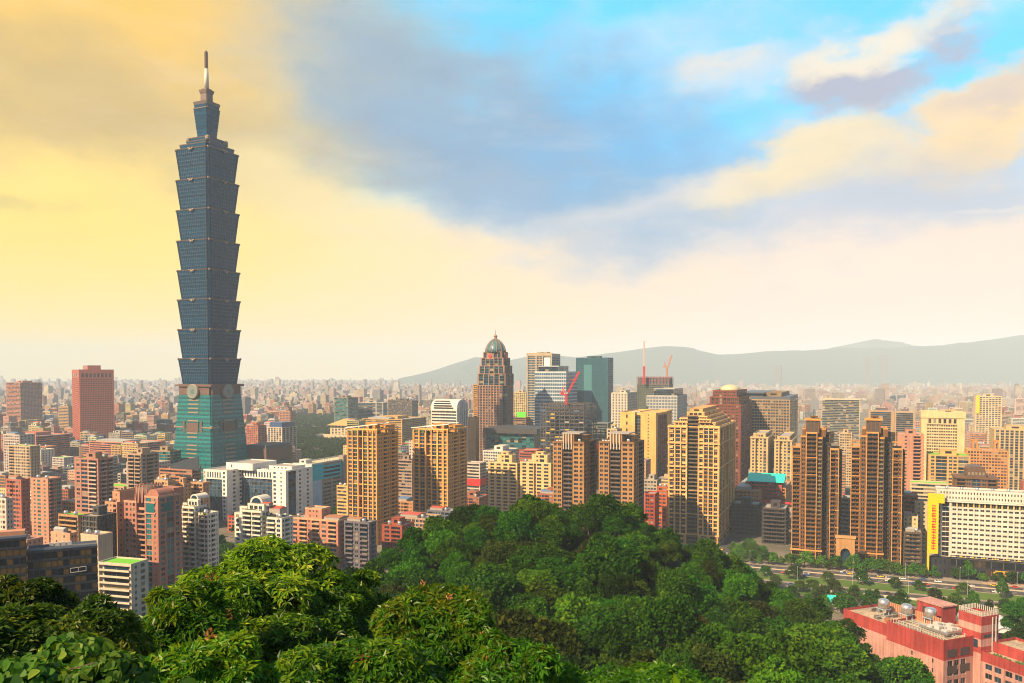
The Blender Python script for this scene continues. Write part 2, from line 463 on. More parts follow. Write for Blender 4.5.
class Bld:
    def __init__(s, name, label, cat, xl, xm, xr, ytop, d, D=None, yaw=YAW, group=None, wall=(.4, .35, .3), trim=None,
                 roof=None, glass='n', frame=FRAME, W=None, z0=0.0, n_ind=100, base=0.0):
        s.name, s.label, s.cat, s.group = name, label, cat, group
        if D is None and xr is not None and yaw == YAW and xm > 800:      # too far round to show its side
            xm, D = xr, 30
        g = rad(yaw)
        ex, ey = Vector((math.cos(g), math.sin(g))), Vector((-math.sin(g), math.cos(g)))
        C = at_d(xm, ytop, d)
        s.H = C.z
        c2 = Vector((C.x, C.y))
        ul, ur = (xl - 512) / FPX, ((xr if xr is not None else xm) - 512) / FPX
        s.W = W if W else (c2.x - ul * c2.y) / (ex.x - ul * ex.y)
        s.D = D if D else (ur * c2.y - c2.x) / (ey.x - ur * ey.y)
        ctr = c2 - ex * (s.W / 2) + ey * (s.D / 2)
        s.rz = g
        s.loc = Vector((ctr.x, ctr.y, base))
        s.d = d
        s.glass = glass
        s.wall_m = wall if isinstance(wall, bpy.types.Material) else wall_mat(wall)
        s.trim_m = (trim if isinstance(trim, bpy.types.Material) else wall_mat(trim)) if trim else s.wall_m
        s.roof_m = roof or CONC
        s.frame = frame
        s.parts = {}
        s.wins, s.balcs = [], []
        s.solo = []
        s.n_ind = n_ind
        s.x0, s.x1, s.y0, s.y1 = -s.W / 2, s.W / 2, -s.D / 2, s.D / 2
        FOOT.append((ctr.x, ctr.y, ex, s.W, s.D))
        px = [proj((ctr.x + sx * ex.x * s.W / 2 + sy * ey.x * s.D / 2, ctr.y + sx * ex.y * s.W / 2 + sy * ey.y * s.D / 2, s.H)) for sx in (-1, 1) for sy in (-1, 1)]
        px = [p for p in px if p]
        if px: SKYLINE.append((d, min(p[0] for p in px), max(p[0] for p in px), min(p[1] for p in px)))
        s.px = (min(p[0] for p in px), max(p[0] for p in px)) if px else (0, 0)
        s.ytop = ytop
    def mb(s, part, mat):
        k = (part, mat.name)
        if k not in s.parts: s.parts[k] = (MB(), mat)
        return s.parts[k][0]
    def one(s, part, mat, smooth=False):
        """a part that is one separate object"""
        b = MB(); s.solo.append((part, mat, b, smooth)); return b
    # -- one facade: columns x floors of real recesses
    def facade(s, p0, ex, W, z0, z1, cs, fh, pri, win=(.14, .28, .12, .22), wall=None, slab=None, rail=None, gfx='n'):
        n = (ex[1], -ex[0])
        wallm = wall or s.wall_m
        wb = s.mb('wall', wallm)
        nf = max(1, int(round((z1 - z0) / fh))); h = (z1 - z0) / nf
        tot = sum(w for _, w in cs)
        ang = math.atan2(ex[1], ex[0])
        def P(u, v, dep=0.0):
            return (p0[0] + ex[0] * u - n[0] * dep, p0[1] + ex[1] * u - n[1] * dep, v)
        def Q(b, u0, u1, v0, v1, dep=0.0):
            b.quad(P(u0, v0, dep), P(u1, v0, dep), P(u1, v1, dep), P(u0, v1, dep))
        def reveal(b, u0, u1, v0, v1, d0, d1):
            b.quad(P(u0, v0, d0), P(u0, v0, d1), P(u0, v1, d1), P(u0, v1, d0))
            b.quad(P(u1, v0, d1), P(u1, v0, d0), P(u1, v1, d0), P(u1, v1, d1))
            b.quad(P(u0, v0, d0), P(u1, v0, d0), P(u1, v0, d1), P(u0, v0, d1))
            b.quad(P(u0, v1, d1), P(u1, v1, d1), P(u1, v1, d0), P(u0, v1, d0))
        def pane(u0, u1, v0, v1, dep):
            c = P((u0 + u1) / 2, (v0 + v1) / 2, dep)
            s.wins.append((c, round(u1 - u0, 2), round(v1 - v0, 2), ang, pri, gfx))
        u = 0.0
        spm = None
        for t, w in cs:
            u1 = u + w / tot * W
            cw = u1 - u
            if t == 's':
                Q(wb, u, u1, z0, z1)
            elif t == 'p':       # pier standing proud
                tb = s.mb('pier', s.trim_m)
                Q(wb, u, u1, z0, z1)
                i0, i1 = P(u, z0, -0.7), P(u1, z0, -0.7)
                tb.quad(P(u, z0, -.7), P(u1, z0, -.7), P(u1, z1, -.7), P(u, z1, -.7))
                tb.quad(P(u, z0, 0.01), P(u, z0, -.7), P(u, z1, -.7), P(u, z1, 0.01))
                tb.quad(P(u1, z0, -.7), P(u1, z0, 0.01), P(u1, z1, 0.01), P(u1, z1, -.7))
                tb.quad(P(u, z1, -.7), P(u1, z1, -.7), P(u1, z1, 0.01), P(u, z1, 0.01))
            elif t in 'wvnrk':
                if t == 'w': ml, mr, mb_, mt, rc = win[0] * cw, win[0] * cw, win[1] * h, win[2] * h, win[3]
                elif t == 'v': ml, mr, mb_, mt, rc = .10 * cw, .10 * cw, .10 * h, .06 * h, .35
                elif t == 'n': ml, mr, mb_, mt, rc = .30 * cw, .30 * cw, .36 * h, .16 * h, .2
                elif t == 'r': ml, mr, mb_, mt, rc = .0, .0, .34 * h, .10 * h, .3
                else: ml, mr, mb_, mt, rc = .22 * cw, .22 * cw, .16 * h, .14 * h, .3
                for k in range(nf):
                    a, b = z0 + k * h, z0 + (k + 1) * h
                    x0, x1, y0, y1 = u + ml, u1 - mr, a + mb_, b - mt
                    if ml > 0:
                        Q(wb, u, x0, a, b); Q(wb, x1, u1, a, b)
                    Q(wb, x0, x1, a, y0); Q(wb, x0, x1, y1, b)
                    reveal(wb, x0, x1, y0, y1, 0, rc)
                    pane(x0, x1, y0, y1, rc)
            elif t in 'bBc':      # balcony: deep recess, glazed back wall, slab and parapet
                dp = 1.5 if t != 'c' else 0.9
                bk = dp
                for k in range(nf):
                    a, b = z0 + k * h, z0 + (k + 1) * h
                    Q(wb, u, u1, b - .32 * h * .5, b)
                    y1 = b - .16 * h
                    reveal(wb, u, u1, a, y1, 0, bk)
                    Q(wb, u, u1, a, a + .04 * h, bk); Q(wb, u, u1, y1 - .08 * h, y1, bk)
                    Q(wb, u, u + .1 * cw, a + .04 * h, y1 - .08 * h, bk); Q(wb, u1 - .1 * cw, u1, a + .04 * h, y1 - .08 * h, bk)
                    pane(u + .1 * cw, u1 - .1 * cw, a + .04 * h, y1 - .08 * h, bk)
                    s.balcs.append((P((u + u1) / 2, a, 0), round(cw * (.98 if t != 'B' else 1.0), 2), round(h, 2), ang, pri, 0.9 if t == 'B' else 0.35, rail or s.trim_m))
            elif t == 'd':       # deep shadowed slot with a small window per floor
                dp = 2.6
                wb.quad(P(u, z0, 0), P(u, z0, dp), P(u, z1, dp), P(u, z1, 0))
                wb.quad(P(u1, z0, dp), P(u1, z0, 0), P(u1, z1, 0), P(u1, z1, dp))
                for k in range(nf):
                    a, b = z0 + k * h, z0 + (k + 1) * h
                    x0, x1, y0, y1 = u + .2 * cw, u1 - .2 * cw, a + .3 * h, b - .15 * h
                    Q(wb, u, x0, a, b, dp); Q(wb, x1, u1, a, b, dp); Q(wb, x0, x1, a, y0, dp); Q(wb, x0, x1, y1, b, dp)
                    pane(x0, x1, y0, y1, dp - .02)
            elif t in 'gG':      # glazed bay with spandrels
                rc = .25
                wb.quad(P(u, z0, 0), P(u, z0, rc), P(u, z1, rc), P(u, z1, 0))
                wb.quad(P(u1, z0, rc), P(u1, z0, 0), P(u1, z1, 0), P(u1, z1, rc))
                if spm is None: spm = s.one('spandrel_cladding', slab or s.trim_m)
                sb = spm
                for k in range(nf):
                    a, b = z0 + k * h, z0 + (k + 1) * h
                    sp = (.30 if t == 'g' else .16) * h
                    Q(sb, u, u1, a, a + sp, rc - .04)
                    sb.quad(P(u, a + sp, rc - .04), P(u1, a + sp, rc - .04), P(u1, a + sp, rc), P(u, a + sp, rc))
                    pane(u, u1, a + sp, b, rc)
            u = u1
    def mass(s, x0, x1, y0, y1, z0, z1, front, side=None, back=None, left=None, fh=3.3, roof=True, par=1.1, gfx=None, slab=None, rail=None, wall=None, win=(.14, .28, .12, .22), noback=False):
        g = gfx or s.glass
        f = cols(front, x1 - x0)
        sd = cols(side, y1 - y0) if side else f
        lf = cols(left, y1 - y0) if left else sd
        kw = dict(win=win, slab=slab, rail=rail, gfx=g, wall=wall)
        s.facade((x0, y0), (1, 0), x1 - x0, z0, z1, f, fh, 0, **kw)
        s.facade((x1, y0), (0, 1), y1 - y0, z0, z1, sd, fh, 1, **kw)
        s.facade((x0, y1), (0, -1), y1 - y0, z0, z1, lf, fh, 2, **kw)
        wb = s.mb('wall', wall or s.wall_m)
        wb.quad((x1, y1, z0), (x0, y1, z0), (x0, y1, z1), (x1, y1, z1))
        if roof:
            s.roof(x0, x1, y0, y1, z1, par, wall)
    def roof(s, x0, x1, y0, y1, z, par=1.1, wall=None):
        rb = s.mb('roof', s.roof_m)
        rb.quad((x0, y0, z), (x1, y0, z), (x1, y1, z), (x0, y1, z))
        if par > 0:
            pb = s.mb('parapet', wall or s.trim_m)
            t, o = .3, .06
            pb.box(x0 - o, x1 + o, y0 - o, y0 + t, z - .25, z + par, True)
            pb.box(x0 - o, x1 + o, y1 - t, y1 + o, z - .25, z + par, True)
            pb.box(x0 - o, x0 + t, y0 + t, y1 - t, z - .25, z + par, True)
            pb.box(x1 - t, x1 + o, y0 + t, y1 - t, z - .25, z + par, True)
    def band(s, x0, x1, y0, y1, z, h=.7, o=.5, part='cornice', mat=None):
        b = s.one(part, mat or s.trim_m) if part == 'cornice' else s.mb(part, mat or s.trim_m)
        b.box(x0 - o, x1 + o, y0 - o, y0 - .004, z, z + h, True)
        b.box(x1 + .004, x1 + o, y0 - .004, y1 + o, z, z + h, True)
        b.box(x0 - o, x0 - .004, y0 - .004, y1 + o, z, z + h, True)
        b.box(x0 - .004, x1 + .004, y1 + .004, y1 + o, z, z + h, True)
    def hut(s, x0, x1, y0, y1, z, h, mat=None, door=True):
        b = s.one('lift_hut', mat or s.wall_m)
        b.box(x0, x1, y0, y1, z, z + h)
        b.box(x0 - .25, x1 + .25, y0 - .25, y1 + .25, z + h, z + h + .3, True)
        if door and x1 - x0 > 3:
            s.mb('hut_window', G_DARK).box(x0 + (x1 - x0) * .3, x0 + (x1 - x0) * .7, y0 - .04, y0, z + h * .35, z + h * .8, True)
    def tank(s, x, y, z, r=1.2, h=2.4, mat=None):
        b = s.one('water_tank', mat or STEEL, True)
        b.lathe(x, y, [(r * .95, z + .6), (r, z + .7), (r, z + .6 + h * .8), (r * .75, z + .6 + h * .92), (r * .25, z + .6 + h)], 10)
        f = s.mb('tank_stand', CONC_D)
        f.box(x - r * .8, x + r * .8, y - r * .8, y + r * .8, z, z + .6)
    def shed(s, x0, x1, y0, y1, z, h, tin='grey'):
        """light tin-roofed hut put up on the roof"""
        w = s.mb('shed_wall', CONC)
        w.box(x0 + .2, x1 - .2, y0 + .2, y1 - .2, z, z + h * .75)
        b = s.one('shed_roof', TIN[tin])
        ym = (y0 + y1) / 2
        b.loft([[(x, y0, z + h * .72), (x, y1, z + h * .72), (x, ym, z + h)] for x in (x0, x1)])
    def ac(s, x, y, z, n=3):
        for k in range(n):
            b = s.mb('air_conditioner', FRAME)
            b.box(x + k * 2.2, x + k * 2.2 + 1.6, y, y + 1.4, z + .3, z + 1.7, True)
    def clutter(s, x0, x1, y0, y1, z, rnd, level=1.0):
        w, d = x1 - x0, y1 - y0
        hw, hd = min(w * .42, 7), min(d * .5, 6)
        hx = rnd.uniform(x0 + 1, max(x0 + 1.1, x1 - hw - 1)); hy = rnd.uniform(y0 + 1, max(y0 + 1.1, y1 - hd - 1))
        s.hut(hx, hx + hw, hy, hy + hd, z, rnd.uniform(2.8, 5))
        for _ in range(rnd.randint(1, 3) if level >= 1 else 1):
            s.tank(rnd.uniform(x0 + 2, x1 - 2), rnd.uniform(y0 + 2, y1 - 2), z + (0), rnd.uniform(.9, 1.4), rnd.uniform(1.8, 2.8))
    def finish(s):
        root = empty(s.name, s.loc, s.rz)
        tag(root, s.label, s.cat, s.group)
        for (part, _), (b, mat) in s.parts.items():
            b.build(part, mat, root)
        for part, mat, b, sm in s.solo:
            b.build(part, mat, root, sm)
        rnd = random.Random(hash(s.name) % 1000 + int(s.d * 7))
        rnd = random.Random(int(s.d * 13 + abs(s.px[0]) * 7))
        # windows: the ones that show largest as parts of their own, the rest as one
        order = sorted(range(len(s.wins)), key=lambda i: (s.wins[i][4], -s.wins[i][0][2]))
        rest = {}
        for rank, i in enumerate(order):
            c, w, h, ang, pri, gfx = s.wins[i]
            mats = WIN_MIX[gfx]
            g = rnd.choices([m for m, _ in mats], [k for _, k in mats])[0]
            if rank < s.n_ind:
                o = put(bpy.data.objects.new('window', win_mesh(w, h, g, s.frame, s.d)), root)
                o.location = c; o.rotation_euler = (0, 0, ang)
            else:
                r = rest.setdefault(g.name, (MB(), g))[0]
                cx, sx = math.cos(ang) * w / 2, math.sin(ang) * w / 2
                r.quad((c[0] - cx, c[1] - sx, c[2] - h / 2), (c[0] + cx, c[1] + sx, c[2] - h / 2), (c[0] + cx, c[1] + sx, c[2] + h / 2), (c[0] - cx, c[1] - sx, c[2] + h / 2))
                if s.d < 900 and w > 1.2:
                    fr = rest.setdefault('frame', (MB(), s.frame))[0]
                    ux, uy = math.cos(ang), math.sin(ang); nx, ny = uy * .03, -ux * .03
                    for q in ((-.04, .04),):
                        fr.quad((c[0] + ux * q[0] + nx, c[1] + uy * q[0] + ny, c[2] - h / 2), (c[0] + ux * q[1] + nx, c[1] + uy * q[1] + ny, c[2] - h / 2),
                                (c[0] + ux * q[1] + nx, c[1] + uy * q[1] + ny, c[2] + h / 2), (c[0] + ux * q[0] + nx, c[1] + uy * q[0] + ny, c[2] + h / 2))
        if rest:
            b = MB(); mats = []
            for k, (r, g) in enumerate(rest.values()):
                o = len(b.v); b.v += r.v; b.f += [tuple(x + o for x in f) for f in r.f]; b.m += [k] * len(r.f); mats.append(g)
            o = b.build('window_glazing', mats, root)
            o['kind'] = 'stuff'
        order = sorted(range(len(s.balcs)), key=lambda i: (s.balcs[i][4], -s.balcs[i][0][2]))
        rb = None
        for rank, i in enumerate(order):
            c, w, h, ang, pri, out, mat = s.balcs[i]
            if rank < s.n_ind:
                o = put(bpy.data.objects.new('balcony', balc_mesh(w, h, out, mat)), root)
                o.location = c; o.rotation_euler = (0, 0, ang)
            else:
                rb = rb or MB()
                t = MB(); balc_geo(t, w, h, out)
                ca, sa = math.cos(ang), math.sin(ang)
                k = len(rb.v)
                rb.v += [(c[0] + x * ca - y * sa, c[1] + x * sa + y * ca, c[2] + z) for x, y, z in t.v]
                rb.f += [tuple(q + k for q in f) for f in t.f]; rb.m += [0] * len(t.f)
        if rb:
            o = rb.build('balcony_parapet', s.balcs[0][6], root)
            o['kind'] = 'stuff'
        s.root = root
        return root

_wmesh, _bmesh = {}, {}
def win_mesh(w, h, g, fr, d):
    k = (w, h, g.name, fr.name)
    if k not in _wmesh:
        b = MB()
        b.quad((-w / 2, 0, -h / 2), (w / 2, 0, -h / 2), (w / 2, 0, h / 2), (-w / 2, 0, h / 2))
        b.mi = 1
        t = .07
        if w > 1.0:
            b.quad((-t / 2, -.03, -h / 2), (t / 2, -.03, -h / 2), (t / 2, -.03, h / 2), (-t / 2, -.03, h / 2))
        b.quad((-w / 2, -.03, -h / 2), (w / 2, -.03, -h / 2), (w / 2, -.03, -h / 2 + t), (-w / 2, -.03, -h / 2 + t))
        b.quad((-w / 2, -.03, h / 2 - t), (w / 2, -.03, h / 2 - t), (w / 2, -.03, h / 2), (-w / 2, -.03, h / 2))
        _wmesh[k] = b.mesh('window', [g, fr])
    return _wmesh[k]
def balc_geo(b, w, h, out):
    b.box(-w / 2, w / 2, -out, .02, -.02, .22, True)
    b.box(-w / 2, w / 2, -out - .12, -out, -.02, 1.05, True)
    b.box(-w / 2, -w / 2 + .12, -out, .02, .22, 1.05)
    b.box(w / 2 - .12, w / 2, -out, .02, .22, 1.05)
def balc_mesh(w, h, out, mat):
    k = (w, h, out, mat.name)
    if k not in _bmesh:
        b = MB(); balc_geo(b, w, h, out)
        _bmesh[k] = b.mesh('balcony', mat)
    return _bmesh[k]

def block(name, label, cat, xl, xm, xr, ytop, d, wall, front=None, side=None, fh=3.3, D=None, yaw=YAW, glass='n', trim=None, roof=None,
          n_ind=100, top='c', seed=0, par=1.1, gap=None, fin=True, win=(.14, .28, .12, .22), rail=None, slab=None, W=None, floors_z0=0, wm=None):
    """an ordinary city building: one or two masses, bays from a pattern, roof gear"""
    b = Bld(name, label, cat, xl, xm, xr, ytop, d, D=D, yaw=yaw, wall=wall, trim=trim, roof=roof, glass=glass, n_ind=n_ind, W=W)
    rnd = random.Random(seed + int(d))
    if front is None:
        n = max(2, int(round(b.W / 3.6)))
        front = [rnd.choice([('w', 3), ('w', 3), ('b', 3.4), ('n', 2)]) for _ in range(n)]
        front = [('s', .8)] + front + [('s', .8)]
    if side is None:
        n = max(2, int(round(b.D / 4)))
        side = [('s', 1)] + [('n', 3)] * n + [('s', 1)]
    b.mass(b.x0, b.x1, b.y0, b.y1, 0, b.H, front, side, fh=fh, par=par, win=win, rail=rail, slab=slab)
    w, dd = b.W, b.D
    if 'c' in top: b.clutter(b.x0, b.x1, b.y0, b.y1, b.H, rnd)
    if 'h' in top: b.hut(b.x0 + w * .3, b.x0 + w * .7, b.y0 + dd * .3, b.y0 + dd * .75, b.H, 5)
    if 't' in top:
        for k in range(2): b.tank(b.x0 + w * (.2 + .5 * k), b.y0 + dd * .3, b.H, 1.4, 2.6)
    for ch, tin in (('R', 'red'), ('U', 'blue'), ('G', 'green'), ('Y', 'grey'), ('Q', 'turquoise'), ('X', 'rust')):
        if ch in top: b.shed(b.x0 + w * .08, b.x0 + w * .62, b.y0 + dd * .1, b.y0 + dd * .8, b.H, 3.6, tin)
    if 'v' in top:       # roof garden
        gb = b.mb('roof_garden', LAWN)
        gb.box(b.x0 + .6, b.x1 - .6, b.y0 + .6, b.y1 - .6, b.H + .02, b.H + .25)
    if fin: b.finish()
    return b
LAWN = plain_mat('roof_grass', (0.13, 0.42, 0.02), 0.9)
# ================================================================ the landmark tower
def segs(b, W0, W1, z0, z1, notch):
    """one storey band of a square plan with notched corners; W half-widths at bottom / top"""
    def ring(h, z, nt):
        a = h - nt
        return [(-a, -h, z), (a, -h, z), (a, -a, z), (h, -a, z), (h, a, z), (a, a, z), (a, h, z), (-a, h, z), (-a, a, z), (-h, a, z), (-h, -a, z), (-a, -a, z)]
    b.loft([ring(W0, z0, notch), ring(W1, z1, notch)])
def curtain_tower():
    d = 945.0
    P0 = at_d(208.3, 394, d)
    root = empty('skyscraper', (P0.x, P0.y + 6, 0), rad(YAW - 1))
    tag(root, 'tallest tower, blue green glass in eight flared stacked tiers topped by a spire', 'skyscraper')
    FOOT.append((P0.x, P0.y + 6, Vector((math.cos(rad(YAW)), math.sin(rad(YAW)))), 70, 70))
    SKYLINE.append((d, 173, 247, 150))
    gl = glass_mat('tower_glass', (0.003, 0.038, 0.080), 0.16, 0.5, 0.3)
    gl2 = glass_mat('tower_base_glass', (0.008, 0.135, 0.135), 0.22, 0.3, 0.5)
    sp = glass_mat('tower_spandrel', (0.004, 0.035, 0.085), 0.3, 0.3, 0.3)
    sp2 = glass_mat('tower_base_spandrel', (0.006, 0.07, 0.078), 0.3, 0.3, 0.4)
    trim = plain_mat('tower_bronze_trim', (0.10, 0.07, 0.06), 0.5)
    pale = plain_mat('tower_pale_trim', (0.24, 0.185, 0.135), 0.5)
    brown = plain_mat('tower_brown_panel', (0.11, 0.062, 0.048), 0.6)
    sil = plain_mat('tower_silver', (0.5, 0.47, 0.42), 0.35, 0.5)
    zs = lambda y: CAMZ + (372 - y) * d / FPX
    ys = [384.0, 358.4, 329.6, 300.4, 271.6, 242.6, 212.8, 183.4, 153.6]
    def storeys(name_parts, z0, z1, h0, h1, nf, notch, A, B, mull=True):
        g, q = MB(), MB()
        dz = (z1 - z0) / nf
        for k in range(nf):
            t0, tm, t1 = k / nf, (k + .42) / nf, (k + 1) / nf
            hh = lambda t: h0 + (h1 - h0) * t
            segs(q, hh(t0) + .10, hh(tm) + .10, z0 + dz * k, z0 + dz * (k + .42), notch)
            segs(g, hh(tm), hh(t1), z0 + dz * (k + .42), z0 + dz * (k + 1), notch)
        return g, q
    # eight flared modules
    for i in range(8):
        z0, z1 = zs(ys[i]), zs(ys[i + 1])
        h0, h1 = (21.2, 24.4)
        g, q = storeys(None, z0, z1 - 1.2, h0, h1, 8, 3.4, gl, sp)
        mod = g.build('tower_module', gl, root)
        q.build('spandrel', sp, mod)
        # slim dark mullions down each visible face
        ml = MB()
        for fx in np.linspace(-.84, .84, 15):
            for ang in range(4):
                ca, sa = math.cos(ang * math.pi / 2), math.sin(ang * math.pi / 2)
                a0, a1 = (fx * h0, -h0 - .18), (fx * h1, -h1 - .18)
                r = lambda p: (p[0] * ca - p[1] * sa, p[0] * sa + p[1] * ca)
                A0, A1 = r(a0), r(a1)
                ml.bar((*A0, z0), (*A1, z1 - 1.2), .32)
        ml.build('mullion', plain_mat('tower_mullion', (.012, .035, .07), .4), mod)
        for ang in range(4):
            ca, sa = math.cos(ang * math.pi / 2), math.sin(ang * math.pi / 2)
            r = lambda x, y: (x * ca - y * sa, x * sa + y * ca)
            for nm_, mt_, px_, py_, w_ in (('corner_slot', sp, 1.7, 1.7, 3.2), ('corner_edge', trim, 3.4, .0, .5), ('corner_edge', trim, .0, 3.4, .5)):
                b_ = MB(); b_.bar((*r(h0 - px_, -h0 + py_), z0), (*r(h1 - px_, -h1 + py_), z1 - 1.2), w_)
                b_.build(nm_, mt_, mod)
        fl_ = MB()
        for k in range(1, 8):
            hh = h0 + (h1 - h0) * k / 8
            segs(fl_, hh + .16, hh + .16, z0 + (z1 - 1.2 - z0) * k / 8 - .2, z0 + (z1 - 1.2 - z0) * k / 8 + .2, 3.4)
        fl_.build('floor_trim', plain_mat('floor_line', (.05, .09, .13), .5), mod)
        tr = MB()
        segs(tr, h1 + .5, h1 + .8, z1 - 1.1, z1, 3.0)
        tr.build('ledge', trim, mod)
        for ang in range(4):
            # ruyi-like bracket at the middle of each face and small ones at the corners
            o = MB()
            o.lathe(0, 0, [(.4, -2.4), (1.0, -2.0), (1.4, -1.0), (.9, .2), (1.6, .9), (.5, 1.4)], 8)
            o.box(-4.2, 4.2, -.5, .5, .2, 1.0, True)
            o.box(-2.4, -1.6, -.45, .45, -1.4, .4, True); o.box(1.6, 2.4, -.45, .45, -1.4, .4, True)
            ob = o.build('ruyi_ornament', pale, mod)
            a = ang * math.pi / 2
            ob.location = (math.sin(a) * (h1 + 1.3), -math.cos(a) * (h1 + 1.3), z1 - 1.0)
            ob.rotation_euler = (0, 0, a)
            o = MB()
            o.lathe(0, 0, [(.3, -1.4), (.9, -.8), (1.0, .3), (.4, 1.1)], 8)
            ob = o.build('corner_ornament', pale, mod)
            ob.location = (math.sin(a + math.pi / 4) * (h1 - .6) * 1.414, -math.cos(a + math.pi / 4) * (h1 - .6) * 1.414, z1 - .6)
    # belt with the round coin emblems
    zb0, zb1 = zs(394.5), zs(384)
    bl = MB(); segs(bl, 24.6, 24.6, zb0, zb1, 2.4)
    bl.box(-26.4, 26.4, -26.4, 26.4, zb1 - 2.6, zb1 - .3, True)
    bl.build('belt', brown, root)
    for ang in range(4):
        a = ang * math.pi / 2
        c = MB()
        rg = []
        for r, y in ((8.2, 3), (8.2, -2.2), (7.4, -2.9), (6.9, -2.4)):
            rg.append([(r * math.cos(2 * math.pi * k / 32), y, r * math.sin(2 * math.pi * k / 32)) for k in range(32)])
        c.loft(rg, cap=False)
        co = c.build('coin_emblem', pale, root, True)
        co.location = (math.sin(a) * 25.0, -math.cos(a) * 25.0, zb0 + 4)
        co.rotation_euler = (0, 0, a)
        f = MB()
        f.loft([[(6.95 * math.cos(-2 * math.pi * k / 32), y, 6.95 * math.sin(-2 * math.pi * k / 32)) for k in range(32)] for y in (2.5, -2.45)])
        f.build('coin_face', plain_mat('coin_face_grey', (0.15, 0.19, 0.18), 0.45), co)
        f = MB()
        f.box(-2.2, 2.2, -2.7, -2.46, -2.2, 2.2, True)
        f.build('coin_square', plain_mat('coin_square_teal', (0.09, 0.14, 0.13), 0.45), co)
    # tapering base
    z0, z1 = 0.0, zb0
    g, q = storeys(None, z0, z1, 32.5, 24.3, 26, 1.2, gl2, sp2)
    bs = g.build('tower_base', gl2, root)
    q.build('spandrel', sp2, bs)
    hz = lambda z: 32.5 + (24.3 - 32.5) * (z - z0) / (z1 - z0)
    st = MB(); pn = MB(); bd = MB()
    for ang in range(4):
        ca, sa = math.cos(ang * math.pi / 2), math.sin(ang * math.pi / 2)
        def bx(m, x0, x1, za, zb, o):
            h = hz((za + zb) / 2) + o
            pts = [(x0, -h + .8), (x1, -h + .8), (x1, -h), (x0, -h)]
            pts = [(x * ca - y * sa, x * sa + y * ca) for x, y in pts]
            m.prism(pts[::-1], za, zb, True)
        for k in range(26):
            z = z0 + (z1 - z0) * (k + .55) / 26
            if 30 < z < 117 and not (78 < z < 89 or 30 < z < 39):
                if k % 1 == 0 and (int(k * 3.2) % 5 != 4):
                    bx(st, -7.5, 7.5, z, z + 1.5, .55)
        for za, zb in ((78, 88), (28, 39)):
            bx(pn, -8.5, 8.5, za, zb, .8)
            bx(pn, -14, -11.5, za - 1, zb + 2, .8); bx(pn, 11.5, 14, za - 1, zb + 2, .8)
        for z in (82.5, 33):
            bx(bd, -hz(z) + 1, -14, z, z + 1.4, .6); bx(bd, 14, hz(z) - 1, z, z + 1.4, .6)
    st.build('pale_stripe', pale, bs); pn.build('panel', brown, bs); bd.build('belt_course', pale, bs)
    for z in (83, 33.5):
        for ang in range(4):
            a = ang * math.pi / 2 + math.pi / 4
            o = MB(); o.lathe(0, 0, [(.6, -2), (2.0, -.8), (2.0, .8), (.6, 2)], 10)
            ob = o.build('corner_boss', pale, bs)
            ob.location = (math.sin(a) * hz(z) * 1.39, -math.cos(a) * hz(z) * 1.39, z)
    # crown
    cr = MB()
    zt = zs(153.6)
    g, q = MB(), MB()
    for z, za, h in ((zt, zt + 5.5, 21.5), (zt + 5.5, zt + 10, 16.5), (zt + 10, zt + 14.5, 13.5)):
        segs(g, h, h + .4, z, za - 1.1, 3)
        segs(q, h + .5, h + .7, za - 1.0, za, 2.6)
    c0 = g.build('crown_step', gl, root); q.build('ledge', trim, c0)
    for ang in range(4):
        a = ang * math.pi / 2 + math.pi / 4
        o = MB(); o.lathe(0, 0, [(1.8, -2.5), (2.6, -1.2), (2.6, 1.4), (1.8, 2.6), (.8, 3.0)], 10)
        ob = o.build('crown_boss', pale, root); ob.location = (math.sin(a) * 20, -math.cos(a) * 20, zt + 12)
    za, zb = zt + 13, zs(112)
    g, q = MB(), MB()
    nf = 9
    for k in range(nf):
        h = lambda t: 7.2 + (10.3 - 7.2) * t
        z = za + (zb - za) * k / nf; zz = za + (zb - za) * (k + 1) / nf
        segs(q, h(k / nf) + .15, h((k + .4) / nf) + .25, z, z + (zz - z) * .4, .8)
        segs(g, h((k + .4) / nf), h((k + 1) / nf), z + (zz - z) * .4, zz, .8)
    c1 = g.build('upper_shaft', gl, root); q.build('spandrel', sp, c1)
    g = MB()
    segs(g, 10.5, 10.5, zb, zb + 1.2, .6); segs(g, 9.4, 9.8, zb + 1.2, zs(108), .6)
    segs(g, 10.0, 10.6, zs(108), zs(105), .6)
    g.build('crown_gallery', trim, root)
    g = MB(); segs(g, 9.7, 10.05, zb + 1.8, zs(107.5), .9); g.build('gallery_glass', gl, root)
    g = MB(); segs(g, 5.0, 4.9, zs(105), zs(96), .6); segs(g, 5.2, 6.2, zs(96), zs(92.5), .5); segs(g, 4.4, 4.2, zs(92.5), zs(91), .4)
    g.build('plant_room', plain_mat('crown_plant_room', (0.13, 0.085, 0.07), 0.6), root)
    sp_ = MB()
    whitepole = plain_mat('spire_white', (.55, .48, .38), .4)
    sp_.lathe(0, 0, [(3.0, zs(91)), (2.6, zs(80)), (2.1, zs(71))], 12)
    o = sp_.build('spire', whitepole, root, True)
    sp_ = MB()
    pr = []
    for k in range(9):
        z = zs(71) + (zs(54) - zs(71)) * k / 9
        pr += [(2.1, z), (2.1, z + .9), (1.6, z + 1.0), (1.6, z + 2.0)]
    pr += [(.9, zs(53.4)), (.1, zs(52.6))]
    sp_.lathe(0, 0, pr, 10)
    sp_.build('spire_tip', brown, root)
    return root
curtain_tower()

